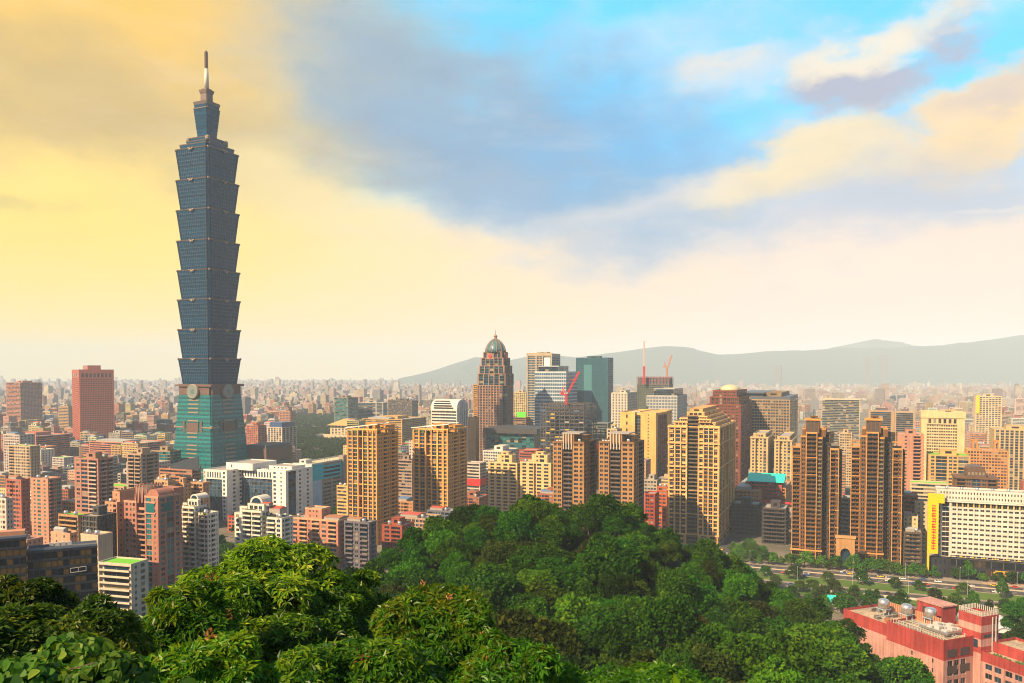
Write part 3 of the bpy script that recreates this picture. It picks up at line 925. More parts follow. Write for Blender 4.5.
# ================================================================ golden apartment pair
def golden(label, xl, xm, xr, ytop, d, seed):
    b = Bld('apartment_tower', label, 'apartment tower', xl, xm, xr, ytop, d, wall=srgb(228, 162, 82, .80), trim=srgb(248, 188, 106, .88), glass='b', group='tall golden apartment towers')
    H, W, D = b.H, b.W, b.D
    nb = 2
    front = 's.5 w2.2 s.4 v2.4 s.5 d2.2 s.5 v2.2 s.4 w2.2 s.6 w1.6 s.5'
    side = 's.6 n1.6*2 s.4 b2.2 n1.6*2 b2.2 n1.5 s.6'
    b.mass(b.x0, b.x1, b.y0, b.y1, 0, H - 4, front, side, fh=3.35, par=0, win=(.12, .22, .10, .3))
    for z in np.arange(10, H - 6, 10.05):
        b.band(b.x0, b.x1, b.y0, b.y1, z, .8, .35)
    for fx in (.0, .17, .36, .52, .70, .86, .975):
        pb = b.mb('pier', b.trim_m)
        x = b.x0 + W * fx
        pb.box(x - .05, x + W * .025, b.y0 - .9, b.y0 - .004, 0, H - 1.5)
    # open frame crown, the slanted pergola beam on top
    b.roof(b.x0, b.x1, b.y0, b.y1, H - 4, .0)
    pr = b.mb('roof_frame', b.trim_m)
    for fx in (0, .17, .36, .52, .7, .86, .97):
        for fy in (0, .5, .97):
            x = b.x0 + W * fx; y = b.y0 + D * fy
            pr.box(x, x + .7, y, y + .7, H - 4, H + .4 * fx)
    pr.box(b.x0, b.x1, b.y0 - .2, b.y0 + .9, H - 1.2, H)
    pr.box(b.x0, b.x1, b.y1 - .9, b.y1 + .2, H - 1.2, H)
    pr.box(b.x1 - .9, b.x1 + .2, b.y0 + .9, b.y1 - .9, H - 1.2, H)
    wt = b.one('pergola_beam', plain_mat('white_painted_beam', (.7, .66, .58), .6))
    wt.bar((b.x0 - 1.5, b.y0 - .8, H + .2), (b.x1 + 1, b.y0 - .8, H + 4.2), .7)
    wt.bar((b.x0 - 1.5, b.y0 + D * .5, H + .2), (b.x1 + 1, b.y0 + D * .5, H + 4.6), .6)
    for t in np.linspace(.05, .95, 9):
        x = b.x0 + W * t
        wt.bar((x, b.y0 - .8, H + .3 + 4 * t), (x, b.y0 + D * .5, H + .3 + 4.3 * t), .35)
    b.hut(b.x0 + W * .4, b.x0 + W * .72, b.y0 + D * .3, b.y0 + D * .7, H - 4, 7.5)
    b.hut(b.x0 + W * .74, b.x0 + W * .95, b.y0 + D * .45, b.y0 + D * .9, H - 4, 6)
    gb = b.mb('roof_planting', plain_mat('planter_green', (.05, .10, .02), .9))
    gb.box(b.x0 + 1, b.x0 + W * .3, b.y0 + 1, b.y0 + D * .25, H - 4, H - 2.6)
    b.finish()
golden('golden apartment tower standing just before the white and turquoise office', 347, 377, 398, 429, 690, 1)
golden('golden apartment tower rising over the wooded crest, white vaulted roof behind it', 413, 448, 467, 429, 730, 2)

# ================================================================ cream gridded tower
def cream_tower():
    b = Bld('apartment_tower', 'cream yellow tower with stepped crown and dark balcony strip down its middle', 'apartment tower', 669, 719, 735, 418, 683,
            wall=srgb(236, 182, 112, .78), trim=srgb(250, 200, 130, .84), glass='d')
    W, D, H = b.W, b.D, b.H
    H = at_d(719, 427, 683).z
    x0, x1, y0, y1 = b.x0, b.x1, b.y0, b.y1
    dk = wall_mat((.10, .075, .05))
    fl = 's.4 v1.9 s.2 v1.9 s.2 v1.9 s.3'
    xa, xb = x0 + W * .37, x0 + W * .60
    zb = 9.0
    b.mass(x0, xa, y0, y1, zb, H, fl, 's.8 v1.6 s.5 v1.6 s.5 d2 s.5 v1.6 s.5 v1.6 s.8', fh=3.3, par=.8)
    b.mass(xb, x1, y0, y1, zb, H, 's.3 v1.9 s.2 v1.9 s.2 v1.9 s.2 v1.7 s.4', 's.8 v1.6 s.5 v1.6 s.5 d2 s.5 v1.6 s.5 v1.6 s.8', fh=3.3, par=.8)
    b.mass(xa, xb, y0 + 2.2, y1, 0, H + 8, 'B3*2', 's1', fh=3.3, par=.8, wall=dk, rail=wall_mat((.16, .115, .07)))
    b.mass(x0, xa, y0, y1, 0, zb, 's.6 w2 s.5 w2 s.6', 's.8 w2*4 s.8', fh=4.5, roof=False)
    b.mass(xb, x1, y0, y1, 0, zb, 's.6 w2 s.5 w2 s.6', 's.8 w2*4 s.8', fh=4.5, roof=False)
    # piers and double cornices
    pb = b.mb('pier', b.trim_m)
    for u0, u1, n in ((x0, xa, 4), (xb, x1, 5)):
        for k in range(n):
            x = u0 + (u1 - u0) * (k + (.02 if k == 0 else 0)) / (n - 1)
            pb.box(x - .42, x + .42, y0 - .7, y0 - .004, zb, H + .8)
    for k in range(6):
        y = y0 + D * k / 5
        pb.box(x1 + .004, x1 + .7, y - .5, y + .5, zb, H + .8)
    for z in (zb - .8, zb + 16.5, zb + 36.3, zb + 56.1, zb + 75.9, H - 1.2):
        cb = b.one('cornice', b.trim_m)
        for u0, u1 in ((x0 - .9, xa), (xb, x1 + .9)):
            cb.box(u0, u1, y0 - 1.1, y0 - .72, z, z + 1.0, True)
            cb.box(u0, u1, y0 - .72, y0 - .01, z, z + .96, True)
        cb.box(x1 + .72, x1 + 1.0, y0 - 1.1, y1 + .5, z, z + 1.0, True)
        cb.box(xa, xb, y0 + 1.2, y0 + 2.19, z, z + 1.0, True)
    # horizontal spandrel rails every two floors
    rb = b.mb('spandrel_rail', b.trim_m)
    for z in np.arange(zb + 6.6, H - 2, 6.6):
        for u0, u1 in ((x0, x0 + W * .09), (x0 + W * .28, xa), (xb, xb + W * .1), (x1 - W * .1, x1)):
            rb.box(u0, u1, y0 - .35, y0 - .006, z - .6, z + .9, True)
    # stepped crown
    st = [(x0 + W * .10, xa, 3.4), (x0 + W * .22, xa, 6.4), (xb, x1 - W * .08, 3.2), (xb, x1 - W * .16, 5.8), (xb, x1 - W * .24, 8.2)]
    base = {0: 0, 1: 3.4, 2: 0, 3: 3.2, 4: 5.8}
    for k, (u0, u1, h) in enumerate(st):
        b.mass(u0, u1, y0 + .6 + k % 3 * .9, y1 - 2 - (k % 3) * 2.5, H + base[k], H + h, 's.5 w1.6*3 s.5', 's.6 w2*4 s.6', fh=3, par=.7)
        b.band(u0, u1, y0 + .6 + k % 3 * .9, y1 - 2 - (k % 3) * 2.5, H + h - .5, .8, .5)
    b.mass(xa - 1, xb + 4, y0 + 4, y1 - 8, H + 8, H + 11.5, 's1 w2*3 s1', 's1 w2*3 s1', fh=3.5, par=.6)
    b.hut(xa + 1, xb + 2, y0 + 8, y1 - 12, H + 11.5, 3)
    b.finish()
cream_tower()

# ================================================================ twin brown towers with the arch
def twin(label, xl, xm, xr, ytop, d):
    b = Bld('apartment_tower', label, 'apartment tower', xl, xm, xr, ytop, d, D=26, W=None,
            wall=srgb(150, 102, 56, .6), trim=srgb(224, 164, 92, .78), glass='d', group='twin brown apartment towers')
    x0, x1, y0, y1, W, D, H = b.x0, b.x1, b.y0, b.y1, b.W, b.D, b.H
    dk = wall_mat((.05, .033, .022))  # near-black wall colour, the right flank's shade painted in
    f = lambda t: x0 + W * t
    z1 = at_d(xm, ytop + 30, d).z
    z2 = at_d(xm, ytop + 19, d).z
    # left wing with deep balconies
    b.mass(f(0), f(.17), y0 + 1.6, y1 - 2, 0, z1, 's.25 B1.5 s.15 B1.2 s.2', 's1 n1 s1', fh=3.3, par=1.2, rail=b.wall_m)
    # main tall bay
    b.mass(f(.17), f(.285), y0 + .7, y1, 0, z2, 's.3 w1.3 s.25', 's1', fh=3.3, par=1)
    b.mass(f(.285), f(.51), y0 - 1.0, y1, 0, z2 + 3, 's.18 b2.6 s.18', 's.4 n1 s.4', fh=3.3, par=1, rail=wall_mat(srgb(128, 92, 58, .55)))
    b.mass(f(.51), f(.615), y0 + .2, y1, 0, z2 - 1, 's.16 c1.3 s.16', 's.5', fh=3.3, par=1, rail=wall_mat((.20, .16, .10)))
    # dark recess and right wing
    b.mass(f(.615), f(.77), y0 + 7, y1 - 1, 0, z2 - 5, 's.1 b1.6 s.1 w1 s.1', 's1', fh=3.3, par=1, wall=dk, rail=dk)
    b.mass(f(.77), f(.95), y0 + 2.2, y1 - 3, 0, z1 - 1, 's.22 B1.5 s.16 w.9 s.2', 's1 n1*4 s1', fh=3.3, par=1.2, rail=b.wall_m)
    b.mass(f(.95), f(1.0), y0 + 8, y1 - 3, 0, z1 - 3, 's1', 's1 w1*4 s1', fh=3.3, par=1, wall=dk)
    # tall frames every four floors
    for z in np.arange(13.2, z2 - 3, 13.2):
        b.band(f(.285), f(.51), y0 - 1.0, y0 + 3, z, .9, .35)
        b.band(f(0), f(.17), y0 + 1.6, y0 + 3, z, .7, .3)
        b.band(f(.77), f(.95), y0 + 2.2, y0 + 4, z, .7, .3)
    pb = b.mb('pier', b.trim_m)
    for t, y, zz in ((.0, y0 + 1.1, z1), (.16, y0 + 1.0, z1), (.285, y0 - 1.5, z2 + 2), (.498, y0 - 1.5, z2 + 2), (.77, y0 + 1.7, z1 - 1), (.937, y0 + 1.7, z1 - 1)):
        pb.box(f(t), f(t) + W * .014, y, y + .48, 0, zz + 1)
    # crown: two dark slots between stone piers, deep cornice
    c0, c1 = f(.27), f(.55)
    zc = z2 + 3
    b.mass(c0, c1, y0 + .4, y0 + 11, zc, H - 1.2, [('s', 1)], [('s', 1)], fh=4, par=.3, wall=wall_mat(srgb(140, 98, 56, .55)))
    for k in range(3):
        u = c0 + (c1 - c0) * (.16 + .26 * k)
        s_ = b.one('crown_slot', DARKFRAME)
        s_.box(u - .2, u + (c1 - c0) * .17, y0 + .22, y0 + .41, zc + .6, H - 2.2, True)
    for t in (.0, .345, .60, .93):
        b.mb('crown_pier', b.wall_m).box(c0 + (c1 - c0) * t, c0 + (c1 - c0) * (t + .07), y0 - .1, y0 + .2, zc, H - 2)
    b.band(c0, c1, y0 + .4, y0 + 11, H - 1.6, 1.5, 1.1)
    b.mass(f(.2), f(.68), y0 + 3, y1 - 4, z2, z2 + 6, 's1 w1*4 s1', 's1 w1*3 s1', fh=3, par=.8)
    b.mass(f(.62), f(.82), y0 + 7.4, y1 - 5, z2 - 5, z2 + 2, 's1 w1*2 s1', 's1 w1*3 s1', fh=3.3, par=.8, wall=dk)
    an = b.one('mast', DARKFRAME)
    an.bar((f(.42), y0 + 6, H), (f(.42), y0 + 6, H + 7), .35)
    b.hut(f(.36), f(.5), y0 + 4, y0 + 9, H - .9, 2.2)
    # podium stone frames
    b.band(f(.0), f(.615), y0 - 1.0, y0 + 2, 8, 1.1, .6)
    b.finish()
    return b
twin('brown balconied tower of the arch linked pair nearer the cream tower', 793, 842, None, 419, 623)
twin('brown balconied tower of the arch linked pair nearer the white hotel', 852, 906, None, 419, 612)
def arch_gate():
    b = Bld('archway', 'stone archway linking the bases of the twin brown towers', 'archway', 838, 855, None, 539, 606, D=4, wall=srgb(206, 156, 100, .75), trim=srgb(222, 170, 112, .75))
    w = b.mb('wall', b.wall_m)
    H = b.H; r = b.W * .26; zc = H * .52; n = 14
    for side in (-1, 1):
        w.box(min(side * r, side * b.W / 2), max(side * r, side * b.W / 2), b.y0, b.y1, 0, zc)
    pts = [(r * math.cos(math.pi * k / n), zc + r * math.sin(math.pi * k / n)) for k in range(n + 1)]
    top = [(b.W / 2, zc)] + [(b.W / 2 * math.cos(math.pi * k / n) if False else (b.W / 2 - b.W * k / n), H) for k in range(n + 1)] + [(-b.W / 2, zc)]
    for k in range(n):
        a, c = pts[k], pts[k + 1]
        t0, t1 = (b.W / 2 - b.W * k / n, H), (b.W / 2 - b.W * (k + 1) / n, H)
        for y, fl in ((b.y0, 0), (b.y1, 1)):
            q = [(a[0], y, a[1]), (t0[0], y, t0[1]), (t1[0], y, t1[1]), (c[0], y, c[1])]
            w.quad(*(q if not fl else q[::-1]))
        w.quad((a[0], b.y0, a[1]), (c[0], b.y0, c[1]), (c[0], b.y1, c[1]), (a[0], b.y1, a[1]))
    for sgn in (-1, 1):
        for y in (b.y0, b.y1):
            w.tri((sgn * r, y, zc), (sgn * b.W / 2, y, zc), (sgn * b.W / 2, y, H))
    w.quad((-b.W / 2, b.y0, H), (b.W / 2, b.y0, H), (b.W / 2, b.y1, H), (-b.W / 2, b.y1, H))
    for s_ in (-1, 1): w.quad((s_ * b.W / 2, b.y0, zc), (s_ * b.W / 2, b.y1, zc), (s_ * b.W / 2, b.y1, H), (s_ * b.W / 2, b.y0, H))
    b.mb('cornice', b.trim_m).box(b.x0 - .6, b.x1 + .6, b.y0 - .6, b.y1 + .6, H + .003, H + 1.4, True)
    kb = b.mb('arch_ring', b.trim_m)
    for k in range(n):
        a, c = pts[k], pts[k + 1]
        kb.bar((a[0] * 1.08, b.y0 - .15, zc + (a[1] - zc) * 1.08), (c[0] * 1.08, b.y0 - .15, zc + (c[1] - zc) * 1.08), .5, .8)
    gm = b.mb('glass_screen', G_BLUE)
    gm.poly([(-r, b.y0 + 2.5, 0), (r, b.y0 + 2.5, 0)] + [(p[0], b.y0 + 2.5, p[1]) for p in pts])
    b.finish()
arch_gate()

# ================================================================ brown pair behind the wooded crest
def brown_pair(label, xl, xm, xr, ytop, d):
    b = Bld('apartment_tower', label, 'apartment tower', xl, xm, xr, ytop, d, wall=srgb(196, 146, 92, .68), trim=srgb(168, 122, 78, .62), glass='d', group='brown apartment towers behind the crest')
    x0, x1, y0, y1, W, D, H = b.x0, b.x1, b.y0, b.y1, b.W, b.D, b.H
    f = lambda t: x0 + W * t
    dk = wall_mat((.07, .045, .035))  # dark wall colour paints in the shade of recess and right side
    b.mass(f(0), f(.30), y0, y1, 0, H - 7, 's.4 w1.6 s.3 w2 s.3', 's.8 w1.4 s.3 w1.4 s.4', fh=3.3, win=(.12, .2, .2, .3))
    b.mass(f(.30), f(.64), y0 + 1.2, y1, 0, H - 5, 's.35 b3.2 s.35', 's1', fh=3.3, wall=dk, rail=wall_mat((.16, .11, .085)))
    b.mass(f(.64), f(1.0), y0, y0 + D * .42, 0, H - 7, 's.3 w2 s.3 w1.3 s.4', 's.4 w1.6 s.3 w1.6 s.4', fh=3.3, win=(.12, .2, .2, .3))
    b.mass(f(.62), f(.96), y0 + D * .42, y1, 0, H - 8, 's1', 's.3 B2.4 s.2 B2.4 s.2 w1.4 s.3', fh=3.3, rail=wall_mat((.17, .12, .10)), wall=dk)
    b.band(f(.64), f(1), y0, y0 + D * .42, H - 7.6, .9, .4)
    b.band(f(0), f(.3), y0, y1, H - 7.6, .9, .4)
    # crest of upright fins
    b.mass(f(.30), f(.66), y0 + .6, y0 + D * .62, H - 7, H - .8, [('s', 1)], [('s', 1)], fh=4, par=.4)
    fb = b.mb('crest_fin', plain_mat('pale_metal_fin', (.42, .36, .29), .5))
    for k in range(4):
        x = f(.33 + .085 * k)
        fb.box(x, x + W * .03, y0 - .4, y0 + .59, H - 12, H - .2)
    cb = b.one('crest_cap', CONC)
    cb.box(f(.28), f(.86), y0 + .3, y0 + D * .5, H - .35, H + .5, True)
    b.mass(f(.62), f(.9), y0 + D * .2, y0 + D * .7, H - 7, H - 2.5, 's1 w1*3 s1', 's1 w1*2 s1', fh=4, par=.6)
    b.tank(f(.8), y0 + D * .12, H - 7)
    b.ac(f(.06), y0 + 3, H - 7, 3)
    b.finish()
brown_pair('brown apartment tower behind the crest, standing against the open steel frame', 553, 584, 598, 434, 620)
brown_pair('brown apartment tower behind the crest, in front of the golden slotted block', 599, 634, 646, 434, 612)

# ================================================================ cream pair
def cream_pair(label, xl, xm, xr, ytop, d, front, hx):
    b = block('apartment_block', label, 'apartment block', xl, xm, xr, ytop, d, srgb(244, 206, 142, .8), front, 's1 B2 s.5 n1.6 B2 s.6', D=20,
              glass='d', top='', fin=False, trim=srgb(248, 212, 152, .84))
    H, W, D = b.H, b.W, b.D
    b.mass(b.x0 + W * hx, b.x0 + W * (hx + .5), b.y0 + 2, b.y0 + D * .6, H, H + 8, 's1 n1.5 g1.4 s1', 's1 n1 s1', fh=4, par=.5)
    b.hut(b.x0 + W * (hx + .1), b.x0 + W * (hx + .35), b.y0 + 4, b.y0 + D * .5, H + 8, 2.5)
    b.tank(b.x0 + W * .12, b.y0 + 5, H)
    b.finish()
cream_pair('cream apartment block with square glazed stair head beside the white block', 488, 517, 522, 464, 800, 's.5 w1.6 s.3 w1.8 s.3 w1.8 s.3 b2 s.4', .3)
cream_pair('cream apartment block with twin stair heads against the brown tower', 520, 551, 557, 464, 790, 's.5 w1.6 s.4 w1.6 d.7 w1.8 s.3 w1.8 s.5', .36)

# ================================================================ domed spire tower
def spire_tower():
    d = 1250
    b = Bld('office_tower', 'brown stone and glass tower with pointed ribbed dome and red emblems', 'office tower', 477, 506, 514, 386, d,
            wall=srgb(178, 134, 110, .62), trim=srgb(192, 150, 124, .65), glass='b', n_ind=0)
    x0, x1, y0, y1, W, D, H = b.x0, b.x1, b.y0, b.y1, b.W, b.D, b.H
    gl = glass_mat('teal_dome_glass', (.06, .13, .14), .2, .3)
    b.mass(x0, x1 - W * .12, y0, y1, 0, H, 's.3 ' + 'w1 p.35 ' * 8 + 'w1 s.3', 's.3 ' + 'w1 p.35 ' * 7 + 'w1 s.3', fh=4, par=1)
    b.mass(x1 - W * .12, x1, y0 + 2, y1 - 2, 0, H, 'G1', 's.3 ' + 'w1 p.35 ' * 7 + 'w1 s.3', fh=4, par=1, slab=gl)
    # stepped shoulders of glass
    zz = [at_d(506, y, d).z for y in (386, 374, 366, 358, 352)]
    for k, (ins, a, c) in enumerate(((1, zz[0], zz[1]), (3, zz[1], zz[2]), (6, zz[2], zz[3]), (9, zz[3], zz[4]))):
        b.mass(x0 + ins, x1 - ins, y0 + ins * .45, y1 - ins * .45, a, c, 'p.3 ' + 'G1 p.2 ' * 5 + 'p.1', None, fh=4, par=.8, slab=gl)
    # pointed dome
    dm = MB(); r0 = min(W, D) / 2 - 13
    zb = zz[4]; zt = at_d(506, 338, d).z
    root = b.finish()
    prof = [(1.0, 0), (.97, .22), (.84, .48), (.62, .72), (.34, .9), (.12, 1.0)]
    r0 = min(15.5, W / 2 - 8)
    dm.lathe(0, 0, [(r0 * r, zb + (zt - zb) * t) for r, t in prof], 24)
    do = dm.build('dome', gl, root, True)
    rb = MB()
    for k in range(12):
        a = 2 * math.pi * k / 12
        for (ra, ta), (rc, tc) in zip(prof[:-1], prof[1:]):
            rb.bar((r0 * ra * 1.02 * math.cos(a), r0 * ra * 1.02 * math.sin(a), zb + (zt - zb) * ta), (r0 * rc * 1.02 * math.cos(a), r0 * rc * 1.02 * math.sin(a), zb + (zt - zb) * tc), .9)
    rb.build('rib', b.trim_m, do)
    sp = MB(); zs = at_d(506, 329, d).z
    sp.lathe(0, 0, [(2.2, zt - 1), (2.2, zt + 2), (3.2, zt + 3.5), (2.0, zt + 5.5), (.5, zt + 6.5), (.2, zs)], 10)
    sp.build('finial', b.trim_m, root)
    red = plain_mat('red_emblem', (.75, .03, .02), .4)
    for fx, fy, rz in ((-3, y0 + 2.4, 0), (W / 2 - 5.2, 0, math.pi / 2)):
        e = MB()
        e.loft([[(2.8 * math.cos(2 * math.pi * k / 12), y, 2.6 * math.sin(2 * math.pi * k / 12)) for k in range(12)] for y in (-.5, .5)])
        o = e.build('emblem', red, root)
        o.location = (fx, fy - (.9 if rz == 0 else 0), zz[3] + 3.4)
        o.rotation_euler = (0, 0, rz)
        fbx = MB(); fbx.box(-6, 6, .52, 1.4, -5, 5, True)
        o2 = fbx.build('emblem_panel', b.trim_m, root); o2.location = o.location; o2.rotation_euler = o.rotation_euler
spire_tower()

# ================================================================ glass office cluster
def slab_glass(name, label, xl, xm, xr, ytop, d, glassrgb, bandrgb, n, fh=4.2, wall=None, D=None, band=True, pier=.0, gname=''):
    gm = glass_mat('curtain_glass_' + gname, glassrgb, .14, .3, .6)
    b = Bld(name, label, 'office tower', xl, xm, xr, ytop, d, D=D, wall=wall or bandrgb, trim=bandrgb, glass='b', n_ind=0)
    x0, x1, y0, y1, H = b.x0, b.x1, b.y0, b.y1, b.H
    g = b.mb('curtain_wall', gm)
    g.box(x0, x1, y0, y1, 0, H - .5)
    nf = int(H / fh)
    if band:
        for k in range(1, nf + 1):
            z = k * H / nf - fh * .32
            b.band(x0, x1, y0, y1, z, fh * .34, .18, 'floor_band')
    mb_ = b.mb('mullion', b.trim_m)
    for k in range(n + 1):
        x = x0 + b.W * k / n
        mb_.box(x - .25 - pier, x + .25 + pier, y0 - .34, y0 - .2, 0, H)
    ns = max(3, int(n * b.D / b.W))
    for k in range(ns + 1):
        y = y0 + b.D * k / ns
        mb_.box(x1 + .2, x1 + .34, y - .25 - pier, y + .25 + pier, 0, H)
    b.roof(x0, x1, y0, y1, H - .49, 1.4)
    b.hut(x0 + b.W * .3, x0 + b.W * .7, y0 + b.D * .3, y0 + b.D * .7, H - .4, 4)
    return b
b = slab_glass('office_tower', 'beige framed glass tower with square hole at its top corner', 527, 552, 560, 354, 1420, (.03, .06, .10), srgb(206, 188, 156, .7), 6, pier=.1, gname='beige')
fr = b.mb('frame', b.trim_m)
H = b.H
b.mass(b.x1 - b.W * .42, b.x1 - .5, b.y0 - 1, b.y1 - 1, H * .80, H * .84, 's1', 's1', par=0)
for u in (0, .36, .62, .965):
    fr.box(b.x0 + b.W * u, b.x0 + b.W * u + b.W * .045, b.y0 - 1.6, b.y0 - .4, 0, H + 1.5)
fr.box(b.x0 - .3, b.x1 + .3, b.y0 - 1.7, b.y0 - .38, H - 3, H + 2)
o = b.one('sky_toned_panel', plain_mat('pale_sky_panel', (.62, .66, .66), .3)); o.box(b.x1 - b.W * .30, b.x1 - b.W * .06, b.y0 - .75, b.y0 - .36, H * .885, H * .965, True)  # solid panel in sky colour, painted to look like daylight through a hole
b.finish()
b = slab_glass('office_tower', 'white banded glass office slab behind the red tower crane', 535, 566, 577, 372, 1330, (.05, .10, .17), srgb(214, 222, 222, .8), 14, fh=5.4, gname='white')
b.mass(b.x0 + 4, b.x1 - b.W * .25, b.y0 + 4, b.y1 - 5, b.H, b.H + 9, 'G1*6', 'G1*4', fh=4.5, slab=wall_mat((.05, .09, .16)))
b.finish()
b = slab_glass('office_tower', 'dark teal glass tower with flat roof right behind the steel frame', 576, 608, 613, 358, 1500, (.015, .075, .105), (.03, .10, .13), 18, fh=4, gname='teal')
mast = b.one('mast', FRAME); mast.bar((0, 0, b.H), (0, 0, b.H + 9), .6)
pale_bay = b.mb('pale_glass_bay', glass_mat('pale_teal_glass', (.06, .17, .19), .1, .3))  # paler teal glass strip over part of the front
pale_bay.box(b.x0 + b.W * .25, b.x0 + b.W * .5, b.y0 - .55, b.y0 - .36, 20, b.H * .93, True)
b.finish()

# open steel frame with the red crane
def steel_frame():
    b = Bld('unfinished_building', 'unfinished open steel building frame carrying the red tower crane', 'building frame', 541, 584, 596, 404, 1000, wall=(.06, .055, .055), n_ind=0)
    st = b.mb('column', plain_mat('primed_steel', (.045, .05, .06), .6)); x0, x1, y0, y1, H = b.x0, b.x1, b.y0, b.y1, b.H
    nx, ny, nf = 9, 5, 23
    for i in range(nx + 1):
        for j in range(ny + 1):
            x, y = x0 + b.W * i / nx, y0 + b.D * j / ny
            st.box(x - .45, x + .45, y - .45, y + .45, 0, H - (1.5 if (i + j) % 2 else 0))
    bm = b.mb('beam', plain_mat('rusty_beam', (.085, .06, .05), .7))
    dk = b.mb('deck', plain_mat('deck_plate', (.085, .09, .10), .8))
    rnd = random.Random(4)
    for k in range(1, nf + 1):
        z = H * k / nf - .6
        for j in range(ny + 1):
            y = y0 + b.D * j / ny
            bm.box(x0, x1, y - .2, y + .2, z - .35, z + .3, True)
        for i in range(nx + 1):
            x = x0 + b.W * i / nx
            bm.box(x - .2, x + .2, y0, y1, z - .3, z + .28, True)
        if k < nf - 2:
            for i in range(nx):
                for j in range(ny):
                    if rnd.random() < .8 - .3 * k / nf:
                        dk.box(x0 + b.W * i / nx + .5, x0 + b.W * (i + 1) / nx - .5, y0 + b.D * j / ny + .5, y0 + b.D * (j + 1) / ny - .5, z + .31, z + .5, True)
    col = {0: (.42, .30, .05), 1: (.05, .10, .2), 2: (.3, .28, .25)}
    for _ in range(46):      # tarpaulins and guard rails along the edges
        k = rnd.randint(4, nf - 1); z = H * k / nf; i = rnd.randint(0, nx - 1)
        c = rnd.choice((0, 0, 1, 2))
        t = b.mb('guard_netting', plain_mat('netting_' + ('yellow', 'blue', 'grey')[c], col[c], .8))
        if rnd.random() < .65:
            t.box(x0 + b.W * i / nx + .5, x0 + b.W * (i + 1) / nx - .5, y0 - .55, y0 - .5, z, z + 1.6, True)
        else:
            j = rnd.randint(0, ny - 1)
            t.box(x1 + .5, x1 + .55, y0 + b.D * j / ny + .5, y0 + b.D * (j + 1) / ny - .5, z, z + 1.6, True)
    b.finish()
    return b
steel_frame()
def lattice(m, a, c, w, n, t=.35):
    """square lattice mast / jib from a to c"""
    a, c = Vector(a), Vector(c)
    ax = (c - a).normalized()
    u = ax.cross(Vector((0, 1, 0))); u.normalize(); v = ax.cross(u)
    cs = [(u * sx + v * sy) * w / 2 for sx, sy in ((-1, -1), (1, -1), (1, 1), (-1, 1))]
    for q in cs: m.bar(a + q, c + q, t)
    for k in range(n):
        p0, p1 = a.lerp(c, k / n), a.lerp(c, (k + 1) / n)
        for i in range(4):
            m.bar(p0 + cs[i], p1 + cs[(i + 1) % 4], t * .7)
            m.bar(p1 + cs[i], p1 + cs[(i + 1) % 4], t * .7)
def crane(label, base, mast_h, jib_d, mat, w=1.9, t=.5, jibrot=0):
    root = empty('tower_crane', base)
    tag(root, label, 'crane')
    m = MB(); lattice(m, (0, 0, 0), (0, 0, mast_h), w, max(3, int(mast_h / 2.6)), t); m.build('mast', mat, root)
    j = MB(); lattice(j, (1.5, 0, mast_h + 1), (1.5 + jib_d[0], jib_d[1], mast_h + jib_d[2]), w * .7, 12, t * .8); j.build('jib', mat, root)
    c = MB(); c.box(-6.5, 1.5, -1.6, 1.6, mast_h, mast_h + 1.2, True); c.build('slewing_deck', mat, root)
    c = MB(); c.box(-6.5, -3.6, -1.9, 1.9, mast_h + 1.2, mast_h + 4.2, True); c.build('counterweight', mat, root)
    c = MB(); c.box(.2, 2.2, -2.6, -1.0, mast_h + 1.2, mast_h + 3.4, True); c.build('cab', plain_mat('crane_cab', (.35, .30, .28), .4), root)
    f = MB(); f.bar((-3, 0, mast_h + 1), (-4.5, 0, mast_h + 9.5), t); f.bar((0, 0, mast_h + 1), (-4.5, 0, mast_h + 9.5), t)
    f.bar((-4.5, 0, mast_h + 9.5), (1.5 + jib_d[0] * .8, jib_d[1] * .8, mast_h + jib_d[2] * .8), t * .35)
    f.build('a_frame', mat, root)
    return root
RED = plain_mat('crane_red', (.55, .025, .02), .45)
cb = at_d(566, 404, 1004)
crane('red luffing tower crane perched on the open steel frame', (cb.x, cb.y, cb.z - 1), 12, (14, -2, 28), RED, 2.0, .75)

# concrete shell with mast and crane
b = block('construction_tower', 'grey green netted construction tower with tall red and white mast on top', 'construction tower', 637, 669, 673, 385, 1500, (.13, .15, .11), '@w4', '@w4', glass='d', top='', n_ind=0, fin=False)
rf = b.mb('steel_top', plain_mat('oxide_steel', (.24, .06, .04), .6))
for i in range(11):
    for j in range(4):
        x, y = b.x0 + b.W * i / 10, b.y0 + b.D * j / 3
        rf.box(x - .5, x + .5, y - .5, y + .5, b.H, b.H + 15)
for k in range(1, 3):
    for j in range(4):
        y = b.y0 + b.D * j / 3
        rf.box(b.x0, b.x1, y - .35, y + .35, b.H + 7 * k, b.H + 7 * k + .8, True)
nb = b.mb('netting', plain_mat('safety_netting', (.10, .11, .13), .9))
nb.box(b.x0 + 1, b.x1 - 1, b.y0 + 2, b.y1 - 1, b.H, b.H + 13)
b.finish()
mp = at_d(644, 372, 1510)
mm = empty('radio_mast', (mp.x, mp.y, at_d(644, 384, 1510).z)); tag(mm, 'tall thin red and white lattice mast above the netted construction tower', 'mast')
q = MB(); lattice(q, (0, 0, 0), (0, 0, 32), 3.0, 10, .9); q.build('mast_base', RED, mm)
q = MB(); lattice(q, (0, 0, 32), (0, 0, 78), 1.8, 14, .7); q.build('mast_top', plain_mat('mast_pale', (.55, .42, .36), .5), mm)
mp = at_d(667, 372, 1510)
crane('pale tower crane with raised jib on the netted construction tower', (mp.x, mp.y, at_d(667, 384, 1510).z), 30, (7, 0, 22), plain_mat('crane_rust', (.50, .22, .14), .5), 2.6, .9)

